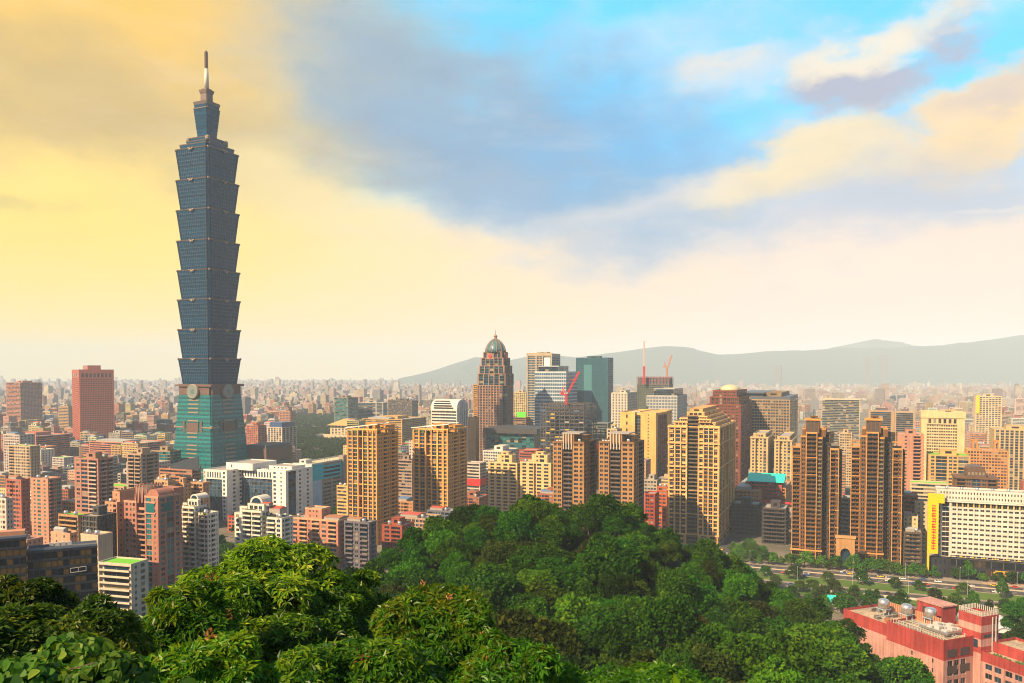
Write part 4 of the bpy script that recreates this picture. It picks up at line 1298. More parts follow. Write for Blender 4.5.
b = slab_glass('office_tower', 'white office block with dark blue set back top below the construction tower', 647, 677, 687, 396, 1350, (.10, .13, .17), srgb(206, 204, 196, .75), 10, fh=5, pier=.4, gname='gridded')
b.mass(b.x0 + b.W * .2, b.x1 - 6, b.y0 + 5, b.y1 - 4, b.H, b.H + 11, 'G1*8', 'G1*4', fh=4, slab=wall_mat((.05, .07, .10)))
b.finish()
b = slab_glass('office_block', 'white office block with pale ribbed front between teal tower and netted shell', 612, 627, 637, 393, 1300, (.10, .11, .13), srgb(222, 212, 190, .8), 5, pier=.9, gname='ribbed')
b.finish()

# golden slotted block
def slotted():
    b = Bld('office_block', 'plain golden block split by one tall dark glass slot', 'office block', 620, 656, 672, 414, 900, wall=srgb(244, 192, 114, .82), glass='d', n_ind=60)
    W, D, H = b.W, b.D, b.H
    f = lambda t: b.x0 + W * t
    b.mass(f(0), f(.42), b.y0, b.y1, 0, H, 's1 n.8 s1.2', 's1', fh=7.5, par=1.5)
    b.mass(f(.42), f(.58), b.y0 + 3, b.y1, 0, H - 3, 'G1', 's1', fh=3.6, par=0, slab=wall_mat((.06, .07, .07)))
    b.mass(f(.58), f(1), b.y0, b.y0 + D * .10, 0, H, 's1 n.5 s1', 's1', fh=3.6, par=1.2)
    b.mass(f(.60), f(1), b.y0 + D * .10, b.y1 - D * .32, 0, H - 2, 's1', 'G1*5', fh=3.6, par=0, slab=wall_mat((.05, .06, .07)))
    b.mass(f(.60), f(1.0), b.y1 - D * .32, b.y1, 0, H, 's1', 's1', fh=3.6, par=1.2)
    t = b.one('roof_slab', b.wall_m); t.box(f(0), f(1), b.y0 + D * .05, b.y1, H - 1.9, H + .6, True)
    b.ac(f(.3), b.y0 + 8, H + .6, 4)
    b.finish()
slotted()

# red-brown domed tower and the big beige grid slab
def domed():
    b = Bld('office_tower', 'reddish brown stepped tower with a pale rounded dome on top', 'office tower', 707, 741, 752, 402, 1010, wall=srgb(150, 78, 58, .62), trim=srgb(168, 92, 66, .62), glass='w', n_ind=100)
    W, D, H = b.W, b.D, b.H
    b.mass(b.x0, b.x1, b.y0, b.y1, 0, H - 4, 's.6 ' + 'w1 s.3 ' * 8 + 's.4', 's.6 ' + 'w1 s.3 ' * 6 + 's.4', fh=3.7)
    b.mass(b.x0 + 3, b.x1 - 3, b.y0 + 3, b.y1 - 3, H - 4, H + 5, 's.6 ' + 'v1 s.3 ' * 7, 's.6 ' + 'v1 s.3 ' * 5, fh=4.4)
    b.mass(b.x0 + 6, b.x1 - 6, b.y0 + 6, b.y1 - 6, H + 5, H + 13, 's.6 ' + 'w1 s.4 ' * 5, 's.6 ' + 'w1 s.4 ' * 4, fh=4)
    for z in (H - 16, H - 4.6, H + 4.6): b.band(b.x0 + (0 if z < H - 4 else 3), b.x1 - (0 if z < H - 4 else 3), b.y0 + (0 if z < H - 4 else 3), b.y1 - (0 if z < H - 4 else 3), z, .9, .6)
    root = b.finish()
    dm = MB(); r = min(W, D) * .30
    dm.lathe(0, 0, [(r, H + 13), (r, H + 14.5), (r * .93, H + 16.5), (r * .74, H + 18.6), (r * .42, H + 20.2), (.3, H + 20.8)], 24)
    dm.build('dome', plain_mat('pale_copper_dome', (.44, .40, .24), .5), root, True)
domed()
b = Bld('office_tower', 'wide beige gridded office slab with dark penthouse beside the domed tower', 'office tower', 741, 790, 798, 396, 1100, wall=srgb(196, 166, 128, .66), trim=srgb(206, 176, 138, .7), glass='b', n_ind=100)
b.mass(b.x0, b.x0 + b.W * .12, b.y0, b.y1, 0, b.H - 4, 's.5 w2*2 s.3', 's1', fh=4)
b.mass(b.x0 + b.W * .12, b.x0 + b.W * .22, b.y0 + 2, b.y1, 0, b.H - 4, 'G1', 's1', fh=4, slab=wall_mat((.06, .07, .09)))
b.mass(b.x0 + b.W * .22, b.x1, b.y0, b.y1, 0, b.H - 6, 's.3 ' + 'w1 s.16 ' * 14 + 's.2', 's.4 ' + 'G2 s.3 ' * 4, fh=4, win=(.06, .26, .08, .5))
tb = b.one('penthouse', plain_mat('dark_penthouse', (.07, .08, .10), .5)); tb.box(b.x0 + b.W * .2, b.x1, b.y0 + .5, b.y1 - .5, b.H - 5.9, b.H - 1)
tb = b.one('roof_canopy', plain_mat('dark_penthouse', (.07, .08, .10), .5)); tb.box(b.x0 - 2, b.x0 + b.W * .5, b.y0 - 1.5, b.y1, b.H + 3, b.H + 4.5, True); tb.box(b.x0 + 2, b.x0 + b.W * .45, b.y0 + 2, b.y1 - 4, b.H - 4, b.H + 3)
b.hut(b.x0 + b.W * .5, b.x0 + b.W * .82, b.y0 + 6, b.y1 - 6, b.H - 1, 5, wall_mat(srgb(180, 150, 110, .6)))
b.finish()

# pair of striped apartment towers between them
for lab, xl, xm, xr, y in (('slim cream and dark striped apartment tower by the turquoise roof, next to the domed tower', 751, 768, 774, 438),
                           ('slim cream and dark striped apartment tower by the turquoise roof, next to the brown twin', 775, 792, 798, 441)):
    b = block('apartment_tower', lab, 'apartment tower', xl, xm, xr, y, 860, srgb(228, 194, 140, .76), 's.6 w1 s.4 d1.2 s.4 w1 s.4 v1.2 s.6', '@n3', glass='b', top='', n_ind=80, fin=False)
    b.band(b.x0, b.x1, b.y0, b.y1, b.H - .6, 1.2, .6)
    b.mass(b.x0 + b.W * .15, b.x1 - b.W * .15, b.y0 + 2, b.y1 - 3, b.H, b.H + 3.5, 's1 w1*3 s1', None, fh=3.5)
    b.finish()
# ================================================================ yellow gridded hotel
b = Bld('hotel_building', 'pale yellow broad block with fine window grid and long dark slot under its roof', 'hotel', 922, 958, 965, 413, 900, wall=srgb(246, 216, 160, .74), glass='w', n_ind=100)
W, D, H = b.W, b.D, b.H
b.mass(b.x0, b.x0 + W * .13, b.y0, b.y1, 0, H - 13, 's1', 's1', par=0)
b.mass(b.x0 + W * .13, b.x1 - W * .16, b.y0 + .8, b.y1, 0, H - 13, 's.1 ' + 'w1 ' * 13 + 's.1', 's1', fh=3.3, win=(.13, .24, .2, .4), par=0)
b.mass(b.x1 - W * .16, b.x1, b.y0, b.y1, 0, H - 13, 's1', 's1 n1*3 s1', par=0)
b.mass(b.x0, b.x1, b.y0, b.y1, H - 13, H - 6, 's1.2 k1*6 s1.4', 's1', fh=7, par=0)
b.mass(b.x0 - .8, b.x1 + .8, b.y0 - .8, b.y1, H - 6, H, 's1', 's1', par=1.2)
b.hut(b.x0 + W * .45, b.x0 + W * .8, b.y0 + 5, b.y0 + D * .6, H, 2.5)
b.finish()

# ================================================================ white hotel with the yellow sign fin
def white_hotel():
    d = 590
    b = Bld('hotel_building', 'long white hotel slab with rows of small windows and black street front', 'hotel', 937, 1062, None, 508, 556, D=17, wall=srgb(244, 236, 220, .74), trim=srgb(248, 242, 228, .76), glass='d')
    x0, x1, y0, y1, W, D, H = b.x0, b.x1, b.y0, b.y1, b.W, b.D, b.H
    blk = wall_mat((.022, .022, .03), name='black_stone')
    zb = 14.5
    f1 = x0 + W * .135
    b.mass(x0, x0 + W * .045, y0 + .5, y1, zb + 6, H, 's.1 r1', 's1', fh=3.4, par=0)
    b.mass(x0 + W * .045, f1, y0, y1, zb, H, 's.2 v1.6 s.2', 's1', fh=3.4, par=0, gfx='d')
    n = 19
    b.mass(f1, x1, y0, y1, zb + 1.5, H - 3.6, 's.1 ' + 'w1 s.08 ' * n, '@n4', fh=3.4, win=(.13, .34, .24, .45), par=0)
    b.mass(f1, x1, y0 + .8, y1, H - 3.6, H, 's.1 ' + 'v1 s.1 ' * n, 's1', fh=3.6, par=0, gfx='w')
    b.mass(f1, x1, y0 + .9, y1, zb, zb + 1.5, 's1 ' + 'v1 s.1 ' * n, 's1', fh=1.5, par=0, roof=False)
    # white piers between bays
    pb = b.mb('pier', b.trim_m)
    for k in range(n + 1):
        if k % 1 == 0:
            x = f1 + (x1 - f1) * k / n
            pb.box(x - .22, x + .22, y0 - .35, y0 - .004, zb + 1.5, H - 3.6)
    b.band(x0, x1, y0, y1, H, .9, .7)
    # roof storey: white screen wall with square holes
    b.mass(x0 + 1, x1, y0 + 1, y1 - 1, H + .9, H + 7.8, 's1 ' + 'n1 ' * 38 + 's1', 's1', fh=3.4, win=(.3, .3, .3, .3), par=1)
    for k in range(7):
        x = x0 + W * (.1 + .125 * k)
        b.tank(x, y0 + 6, H + 7.8, 1.1, 1.8)
    # black base
    b.mass(x0 - 4.5, f1 - 1, y0 - 2, y1, 0, zb - .8, 's.4 ' + 'n1 ' * 4 + 's.4', 's1', fh=6.8, wall=blk, gfx='b', par=.8)
    b.mass(f1 - 1, x1, y0 - 1.4, y1, 0, zb - 1, 's.5 g3*9 s.5', 's1', fh=7, wall=blk, gfx='d', slab=blk, par=.5)
    cn = b.one('entrance_canopy', plain_mat('yellow_canopy', (.75, .40, .03), .5))
    u = x0 + W * .48
    cn.box(u, u + 13, y0 - 6.5, y0 - 1.5, 5.2, 6.6, True); cn.box(u + 1, u + 12, y0 - 5.5, y0 - 1.5, 6.6, 7.5, True)
    # yellow trim line
    ym = plain_mat('yellow_paint', (.62, .40, .0), .45)
    for k in range(n):
        x = f1 + (x1 - f1) * k / n
        b.one('yellow_panel', ym).box(x - .25, x + .25, y0 + .3, y0 + .78, H - 3.4, H - .2)
        if k % 2 == 0: b.one('yellow_panel', ym).box(x - .6, x + .6, y0 + .4, y0 + .88, zb + .1, zb + 1.4)
    root = b.finish()
    # the sign fin
    s = Bld('sign_tower', 'tall bright yellow sign fin with a column of red characters', 'sign', 930, 939, None, 494, 580, D=3.0, wall=(.5, .4, .1))
    ylw = plain_mat('yellow_sign', (.66, .43, .0), .45)
    m = s.one('sign_panel', ylw)
    m.box(s.x0, s.x1, s.y0, s.y1, 17, s.H)
    m2 = s.one('sign_post', ylw); m2.box(s.x0, s.x0 + 1.3, s.y0, s.y1, 0, 17)
    m3 = s.one('sign_head', ylw); m3.box(s.x1, s.x1 + 3.6, s.y0 + .2, s.y1, s.H - 6.5, s.H - .2, True)
    rd = plain_mat('red_lettering', (.42, .02, .004), .5)
    rnd = random.Random(3)
    for k in range(8):
        c = s.one('character', rd)
        z = 21.5 + (s.H - 11 - 21.5) * k / 7; y = s.y0 - .14; xc = s.x0 + s.W * .56; h = 1.75
        for q in range(3):
            zz = z - h + h * q + rnd.uniform(-.15, .15)
            c.box(xc - 1.35 + .2 * rnd.random(), xc + 1.35 - .2 * rnd.random(), y, s.y0 - .01, zz + h * .38, zz + h * .38 + .55, True)
        c.box(xc - .2, xc + .2, y - .02, y - .004, z - h, z + h, True)
        xs = rnd.choice((-1.1, .8)); c.box(xc + xs, xc + xs + .36, y - .04, y - .022, z - h, z + h * rnd.uniform(.2, .9), True)
    s.finish()
white_hotel()

# ================================================================ red and pink school block
def red_block():
    K = Vector((180.0, 342.0)); g = rad(-68)
    ex, ey = Vector((math.cos(g), math.sin(g))), Vector((-math.sin(g), math.cos(g)))
    b = Bld('school_building', 'red and pink flat roofed building with a striped corner tower and roof tanks', 'building', 880, 949, None, 646, 342, D=40, W=60, yaw=-68,
            wall=wall_mat(srgb(228, 172, 160, .68), .85, .55, name='pink_wall'), trim=srgb(196, 84, 78, .66), roof=wall_mat((.46, .36, .25), .9, .7, name='stained_roof'), n_ind=100)
    b.loc = Vector((K.x, K.y, 0)); FOOT[-1] = (K.x + 5, K.y + 14, ex, 110, 60)
    red = wall_mat(srgb(196, 80, 76, .66), .85, .6, name='red_wall'); pk = b.wall_m
    Z = 32.0
    # main block, front wall on y=0 facing the hill
    def wallbox(x0, x1, y0, y1, z0, z1, bands, wins=None, sidewins=None, roofz=True):
        for za, zb, m in bands:
            w = None
            b.mass(x0, x1, y0, y1, za, zb, wins if (wins and m is pk) else [('s', 1)], sidewins if (sidewins and m is pk) else [('s', 1)], fh=max(3.4, zb - za) if m is not pk else 3.8, roof=False, wall=m, gfx='b')
        b.mass(x0, x1, y0, y1, z1 - .02, z1, [('s', 1)], [('s', 1)], roof=True, par=1.1, wall=red)
    wallbox(-30, 0, 0, 17.2, 0, Z, ((0, 24.5, pk), (24.5, Z - .02, red)), 's6 n1 s4 n1 s2', 's1 w2*3 s2')
    wallbox(-56, -30, 0, 30, 0, Z - 1.5, ((0, 26, pk), (26, Z - 1.52, red)), 's3 n1 s6', None)
    wallbox(-44, 0, 17.2, 34, 0, Z - 2, ((0, 25, pk), (25, Z - 2.02, red)), None, None)
    # windows let into the red side face
    sb = b.mb('side_window_frame', DARKFRAME)
    for y in (2, 9.6):
        for z in (25.6, 18.6):
            sb.box(.005, .12, y, y + 5.6, z, z + 3.2, True)
    # step strip of roof wall and planters
    # corner tower with red and pink stripes
    zt = 41
    st = ((0, 26.5, pk), (26.5, 29.2, red), (29.2, 32.4, pk), (32.4, 35.2, red), (35.2, 38.2, pk), (38.2, zt - .02, red))
    wallbox(-7.5, 3.5, 17.3, 27.5, 0, zt, st, None, None)
    w = b.one('tower_window', G_BLUE); w.box(-1.2, 2.0, 17.18, 17.28, 28.6, 32.0, True)
    w = b.one('tower_window', G_BLUE); w.box(3.52, 3.62, 19, 25, 33, 34.2, True)
    for y in (23.5, 25.6):
        p = b.one('drain_pipe', FRAME); p.bar((3.9, y, 26), (3.9, y, zt + .5), .35)
    rl = b.mb('roof_railing', plain_mat('rail_pale', (.48, .44, .40), .6))
    for k in range(12):
        x = -7.3 + 10.6 * k / 11
        for y in (17.5, 27.3): rl.box(x - .14, x + .14, y - .14, y + .14, zt + 1.1, zt + 3.2)
    for k in range(1, 11):
        y = 17.5 + 9.8 * k / 11
        for x in (-7.3, 3.3): rl.box(x - .14, x + .14, y - .14, y + .14, zt + 1.1, zt + 3.2)
    for z in (zt + 2.0, zt + 3.0):
        rl.box(-7.4, 3.4, 17.42, 17.58, z, z + .18, True); rl.box(3.22, 3.38, 17.6, 27.3, z, z + .18, True)
    # low wing toward the viewer
    wallbox(3.5, 46, 17.6, 36, 0, 26.5, ((0, 23.4, pk), (23.4, 26.48, red)), 's1 w3*2 s.5 w3*2 s.5 w3*2 s.5 w3*3 s1', None)
    wallbox(3.5, 46, 24, 38, 26.6, 30, ((26.6, 29.98, red),))
    pl = b.mb('planter_greenery', LEAFY_M)
    rnd = random.Random(8)
    for k in range(90):
        x, y = rnd.uniform(5, 45), rnd.uniform(18.4, 20.6)
        h = rnd.uniform(.4, 1.5)
        pl.lathe(x, y, [(.2, 26.6), (rnd.uniform(.4, .9), 26.6 + h * .6), (.1, 26.6 + h)], 5)
    # roof gear on the main block
    for x, y in ((-41, 9.5), (-30.5, 12.5), (-22, 17.5)):
        fr = b.mb('tank_frame', plain_mat('blue_frame', (.32, .42, .5), .6))
        for sx in (-1.6, 1.6):
            for sy in (-1.6, 1.6): fr.box(x + sx - .15, x + sx + .15, y + sy - .15, y + sy + .15, Z - 2, Z + 2.6)
        fr.box(x - 2.3, x + 2.3, y - 2.3, y + 2.3, Z + 2.6, Z + 2.9, True)
        b.tank(x, y, Z + 2.6, 2.5, 4.2)
    fen = b.mb('tank_screen', plain_mat('rusty_screen', (.42, .20, .12), .7))
    for k in range(26):
        x = -46 + 30 * k / 25
        fen.box(x - .42, x + .42, 16.6, 16.9, Z - 1.4, Z + 4.2, True)
    for k in range(9):
        c = b.one('air_conditioner', FRAME)
        x, y = -15 + (k % 3) * 3.6, 7.5 + (k // 3) * 3.4
        c.box(x, x + 2.6, y, y + 2.4, Z + .3, Z + 2.8 + (k % 2) * .8, True)
    tb = b.one('roof_duct', STEEL); tb.bar((-17, 6, Z + 2), (-3, 6, Z + 2), 1.0); tb.bar((-5, 6, Z + 2), (-5, 15, Z + 2), .9)
    rr = b.mb('roof_railing', plain_mat('rail_pale', (.48, .44, .40), .6))
    for k in range(20):
        x = -28 + 27.5 * k / 19
        rr.box(x - .1, x + .1, .3, .5, Z + 1.1, Z + 3.0)
    rr.box(-28, -.5, .35, .45, Z + 2.9, Z + 3.05, True)
    rp = random.Random(12)
    pp = plain_mat('grey_pipe', (.36, .34, .31), .6)
    for k in range(9):
        q = b.one('roof_pipe', pp)
        if k % 2: y = rp.uniform(2, 15); q.bar((-28, y, Z + .5), (-1.5, y, Z + .5), .3)
        else: x = rp.uniform(-50, -3); q.bar((x, 1.2, Z + .6), (x, 15, Z + .6), .3)
    for k in range(14):
        q = b.one('roof_box', rp.choice((pp, CONC_D, FRAME, TIN['rust'])))
        x, y = (rp.uniform(-52, -31), rp.uniform(3, 14)) if k < 6 else (rp.uniform(-21, -4), rp.uniform(18.5, 31))
        zz = Z - 1.5 if k < 6 else Z - 2
        q.box(x, x + rp.uniform(1, 3), y, y + rp.uniform(1, 3), zz, zz + rp.uniform(.8, 2.4))
    for k in range(10):
        q = b.one('vent_stub', pp); x, y = rp.uniform(-26, -2), rp.uniform(2, 15); q.lathe(x, y, [(.2, Z), (.2, Z + 1.2), (.4, Z + 1.3), (.4, Z + 1.6)], 7)
    h = b.one('stair_hut', red); h.box(-36, -22, 25, 33, Z - 2, Z + 6.5)
    h2 = b.one('stair_hut_roof', pk); h2.box(-36.5, -21.5, 24.5, 33.5, Z + 6.51, Z + 7.1, True)
    h3 = b.one('stair_hut_door', DARKFRAME); h3.box(-33, -26, 24.9, 24.99, Z - 1.9, Z + 4.5, True)
    b.finish()
LEAFY_M = plain_mat('planter_green', (.05, .10, .02), .9)
red_block()

# five grey vaulted roofs behind it
def vault_shed():
    P = at_d(958, 622, 455)
    root = empty('market_shed', (P.x, P.y, 0), rad(-23)); tag(root, 'grey shed of parallel rounded vault roofs behind the striped corner tower', 'shed')
    FOOT.append((P.x + 16, P.y, Vector((.92, -.39)), 44, 26))
    m = MB(); m.box(0, 42, -10, 14, 0, 6.5); m.build('wall', CONC_D, root)
    vm = plain_mat('pale_vault_sheet', (.50, .53, .54), .4)
    for k in range(5):
        v = MB(); n = 8
        x0, r = 1 + 8.2 * k, 3.5
        rg = [[(x0 + r + r * math.cos(math.pi * (1 - q / n)), y, 6.55 + 2.6 * math.sin(math.pi * q / n)) for q in range(n + 1)] for y in (-13, 15)]
        v.loft(rg); v.build('vault_roof', vm, root, False)
        for y in (-13.1, 1.0, 15.1):
            a = MB()
            for q in range(n):
                p0, p1 = rg[0][q], rg[0][q + 1]
                a.bar((p0[0], y, p0[2] + .1), (p1[0], y, p1[2] + .1), .3)
            a.build('arch_rib', CONC_D, root)
vault_shed()

# ================================================================ white office with the two big glass fields
def white_office():
    b = Bld('office_block', 'white office block with two big dark glass fields across its front', 'office block', 240, 286, 298, 472, 800, D=42, wall=srgb(250, 244, 232, .95), glass='o', n_ind=100)
    x0, x1, y0, y1, W, D, H = b.x0, b.x1, b.y0, b.y1, b.W, b.D, b.H
    f = lambda t: x0 + W * t
    sl = wall_mat((.03, .05, .075), name='blue_spandrel')
    zt = H - 8
    # stepped forward block
    A0, A1, ya = x0 - 29, x0, y0 - 20
    fa = lambda t: A0 + (A1 - A0) * t
    b.mass(fa(0), fa(.11), ya, y1, 0, H, 's.2 k1 s.2', 's1', fh=3.9, par=0)
    b.mass(fa(.11), fa(.80), ya + .9, y1, 0, zt, 's.01 ' + 'G1 s.01 ' * 6, 's1', fh=3.7, par=0, slab=sl, roof=False)
    b.mass(fa(.11), fa(.80), ya, y1, zt, H, 's.3 ' + 'k1 ' * 6 + 's.3', 's1', fh=8, par=0, win=(.2, .5, .2, .3))
    b.mass(fa(.80), fa(1.0), ya, y1, 0, H, 's.2 w1 s.5', 's.6 n1 n1 s4', fh=3.9, par=0)
    b.roof(A0, A1, ya, y1, H + .02, 1.2)
    # long wing
    b.mass(f(0), f(.70), y0 + .9, y1, 0, zt, 's.01 ' + 'G1 s.01 ' * 12, 's1', fh=3.7, par=0, slab=sl, roof=False)
    b.mass(f(0), f(.70), y0, y1, zt, H, 's.2 ' + 'k1 ' * 11 + 's.2', 's1', fh=8, par=0)
    b.mass(f(.70), f(.80), y0, y1, 0, H, 's.15 w1 s.15', 's1', fh=3.9, par=0)
    b.mass(f(.80), f(1.0), y0 - .6, y1, 0, H, 's.8 n1 s.8', 's.5 G1.5 s.3 n1 s.6 n1 s.5', fh=3.9, par=0, slab=sl)
    b.roof(x0, x1, y0, y1, H + .02, 1.2)
    b.mass(A0 + 14, x0 + 18, y0 - 4, y1 - 10, H, H + 6, 's1 n.8 s5', 's1', fh=6, par=.8)
    b.mass(f(.45), f(.95), y0 + 12, y1 - 8, H, H + 3.2, 's1 n1*4 s1', 's1', fh=3.2, par=.6)
    b.ac(f(.30), y0 + 5, H, 6)
    b.finish()
    r = block('annex', 'low flat roofed annex with red edging at the foot of the white office', 'annex', 226, 262, 266, 520, 735, srgb(220, 120, 90, .7), '@w4', '@w4', top='', n_ind=20, D=18, trim=(.42, .05, .03), par=1.6)
white_office()

# white and turquoise office
def turquoise():
    b = Bld('office_block', 'white office block with bright turquoise upper side and two stair towers', 'office block', 292, 312, 374, 465, 850, wall=srgb(240, 236, 228, .78), glass='w', n_ind=100, roof=plain_mat('tan_gravel_roof', (.5, .42, .25), .9))
    x0, x1, y0, y1, W, D, H = b.x0, b.x1, b.y0, b.y1, b.W, b.D, b.H
    tq = wall_mat((.02, .50, .56), name='turquoise_panel'); gy = wall_mat(srgb(190, 168, 146, .7))
    b.facade((x0, y0), (1, 0), W, 0, H * .62, cols('s.6 w1*4 s.9'), 3.7, 0)
    b.facade((x0, y0), (1, 0), W, H * .62, H, cols('s1'), 3.7, 0)
    z1 = H * .66
    pb = wall_mat(srgb(190, 220, 236, .85), name='pale_blue_wall')
    def rs(u0, u1, za, zb, cs, wall):
        b.facade((x1, y0 + D * u0), (0, 1), D * (u1 - u0), za, zb, cols(cs), 3.9, 1, wall=wall)
    rs(0, .14, 0, z1, 's1', pb); rs(0, .14, z1, H, 's1', tq)
    rs(.14, .45, 0, z1, 's.2 r1 s.2 r1 s.2', gy); rs(.14, .45, z1, H, 's.1 r1 s.1', tq)
    rs(.58, 1, 0, z1, 's.2 r1 s.2 r1 s.2', pb); rs(.58, 1, z1, H, 's.1 r1 s.1', tq)
    rs(.45, .58, 0, H, 's1', gy)
    w = b.mb('wall', b.wall_m)
    w.quad((x0, y1, 0), (x0, y0, 0), (x0, y0, H), (x0, y1, H)); w.quad((x1, y1, 0), (x0, y1, 0), (x0, y1, H), (x1, y1, H))
    b.roof(x0, x1, y0, y1, H, 1.2)
    t = b.one('stair_tower', gy); t.box(x1 - 4, x1 + 2.0, y0 + D * .45, y0 + D * .58, 0, H + 5)
    b.hut(x0 + 4, x0 + W * .5, y0 + 6, y0 + 16, H, 4); b.ac(x0 + W * .5, y0 + D * .3, H, 4)
    b.finish()
turquoise()

# ================================================================ pink towers with the drum roof
def pink_towers():
    d = 500
    wall = srgb(206, 140, 118, .72); tr = srgb(224, 168, 140, .75)
    b = Bld('apartment_tower', 'pink apartment tower with ribbed drum and arched crest on its roof', 'apartment tower', 122, 159, 180, 503, d, wall=wall, trim=tr, glass='n', roof=CONC)
    x0, x1, y0, y1, W, D, H = b.x0, b.x1, b.y0, b.y1, b.W, b.D, b.H
    f = lambda t: x0 + W * t
    b.mass(f(0), f(.36), y0, y1, 0, H - 1, 's.4 w1 s.3 n1 w1 s.3', 's1', fh=3.2)
    b.mass(f(.36), f(.62), y0 + 1.4, y1, 0, H - 5, 's.1 B2 s.1', 's1', fh=3.2, rail=wall_mat(srgb(196, 150, 130, .7)))
    b.mass(f(.62), f(1), y0 - .8, y1, 0, H + 3, 's.4 G1.5 s.5 n1 s.4', 's.4 w1.2 s.4 G1.6 s.4 w1 s.5', fh=3.2, gfx='t', slab=wall_mat(srgb(196, 130, 110, .7)))
    big = b.mb('picture_window', G_TEAL)
    big.box(f(.66), f(.9), y0 - .95, y0 - .82, H - 6, H - .5, True)
    big.box(x1 + .02, x1 + .12, y0 + 3, y0 + 10, H - 6, H - .5, True)
    fr = b.mb('picture_frame', b.trim_m)
    fr.box(f(.63), f(.93), y0 - 1.25, y0 - .96, H - .4, H + .6, True); fr.box(f(.63), f(.93), y0 - 1.25, y0 - .96, H - 7, H - 6.1, True)
    # ribbed drum
    dr = b.one('roof_drum', plain_mat('drum_dark', (.10, .065, .05), .7), True)
    cx, cy, r = f(.40), y0 + 9, W * .27
    dr.lathe(cx, cy, [(r, H - 1), (r, H + 8.6)], 28)
    rb = b.mb('drum_rib', b.wall_m)
    for k in range(20):
        a = 2 * math.pi * k / 20
        rb.bar((cx + r * 1.06 * math.cos(a), cy + r * 1.06 * math.sin(a), H - 1), (cx + r * .92 * math.cos(a), cy + r * .92 * math.sin(a), H + 9.4), .9)
    ar = b.one('arched_crest', b.wall_m)
    n = 12; R0 = W * .17; xc = f(.80)
    ar.loft([[(xc + R0 * math.cos(math.pi * (1 - q / n)), y, H + 3 + R0 * math.sin(math.pi * q / n)) for q in range(n + 1)] for y in (y0 + 1, y0 + 12)])
    b.hut(f(.55), f(.95), y0 + 13, y0 + 21, H + 3, 4)
    b.tank(f(.1), y0 + 14, H - 1); b.tank(f(.2), y0 + 18, H - 1)
    b.finish()
    b = Bld('apartment_tower', 'slim pink apartment tower stepped in against the drum roofed one', 'apartment tower', 103, 117, 124, 504, 515, wall=srgb(222, 164, 128, .74), glass='n', D=30)
    b.mass(b.x0, b.x1, b.y0, b.y1, 0, b.H, 's.4 w1 s.3 n1 s.3 b1.2 s.3', 's.3 n1 s.3 b2 s.3 w1 b2 s.3 n1 s.3', fh=3.2)
    b.mass(b.x0 + 2, b.x1 - 2, b.y0 + 4, b.y1 - 8, b.H, b.H + 6, 's1 n1 s1', 's1', fh=3)
    b.tank(b.x0 + 3, b.y0 + 2, b.H); b.finish()
pink_towers()

# ================================================================ white terraced blocks
def terraced(label, xl, xm, xr, ytop, d, seed, vault, tint=(238, 226, 208)):
    b = Bld('apartment_block', label, 'apartment block', xl, xm, xr, ytop, d, wall=srgb(*tint, .92), glass='n')
    x0, x1, y0, y1, W, D, H = b.x0, b.x1, b.y0, b.y1, b.W, b.D, b.H
    f = lambda t: x0 + W * t
    rnd = random.Random(seed)
    gx = plain_mat('planter_green', (.05, .10, .02), .9)
    b.mass(f(0), f(.22), y0 + 2, y1, 0, H - 7, 's.3 w1.4 s.3 n1 s.3', '@n4', fh=3.2)
    b.mass(f(.22), f(.62), y0 - 1, y1, 0, H - 4, 's.1 B2 s.2 B2 s.1', '@n4', fh=3.2)
    b.mass(f(.62), f(.70), y0 + 4, y1, 0, H - 6, 'd1', 's1', fh=3.2, wall=wall_mat((.07, .085, .10)))
    b.mass(f(.70), f(1), y0 + .5, y1, 0, H - 8, 's.1 B2 s.2 w1.2 s.2', 's.3 w1 s.3 b2 s.3 n1 s.3', fh=3.2)
    b.mass(f(.26), f(.60), y0 + 3, y1 - 5, H - 4, H, 's.3 w1*3 s.3', 's1', fh=3.2)
    b.mass(f(.05), f(.2), y0 + 5, y1 - 6, H - 7, H - 3, 's.3 w1 s.3', 's1', fh=3.2)
    if vault:
        v = b.one('vault_roof', b.wall_m, False); n = 10; R0 = W * .13
        v.loft([[(f(.40) + R0 * math.cos(math.pi * (1 - q / n)), y, H + 1.1 + R0 * .9 * math.sin(math.pi * q / n)) for q in range(n + 1)] for y in (y0 + 5, y0 + 15)])
        g = b.one('arched_window', G_BLUE)
        g.poly([(f(.40) + R0 * .75 * math.cos(math.pi * (1 - q / n)), y0 + 4.95, H + 1.2 + R0 * .65 * math.sin(math.pi * q / n)) for q in range(n + 1)][::-1])
    if seed == 2:
        b.shed(f(.62), f(.86), y0 + 6, y0 + 14, H - 6, 5.5, 'red')
        b.shed(f(.5), f(.68), y0 + 4, y0 + 9, H, 2.2, 'red')
    for _ in range(40):
        x, y = rnd.uniform(f(.2), f(.98)), y0 - 1 + rnd.uniform(.3, 1.2) + (1.8 if rnd.random() < .5 else 0)
        z = H - 4 if x < f(.62) else H - 8
        pm = b.mb('planter_greenery', gx)
        h = rnd.uniform(.6, 1.7)
        pm.lathe(x, y + 1, [(.3, z), (rnd.uniform(.4, .8), z + h * .6), (.1, z + h)], 5)
    b.tank(f(.8), y1 - 6, H - 8); b.tank(f(.9), y1 - 9, H - 8)
    b.finish()
terraced('white terraced apartment block with an arched roof window beside the pink towers', 175, 207, 217, 503, 540, 1, True)
terraced('white terraced apartment block with barrel vault and red roof sheds before the white office', 231, 281, 292, 508, 560, 2, True, (226, 222, 206))

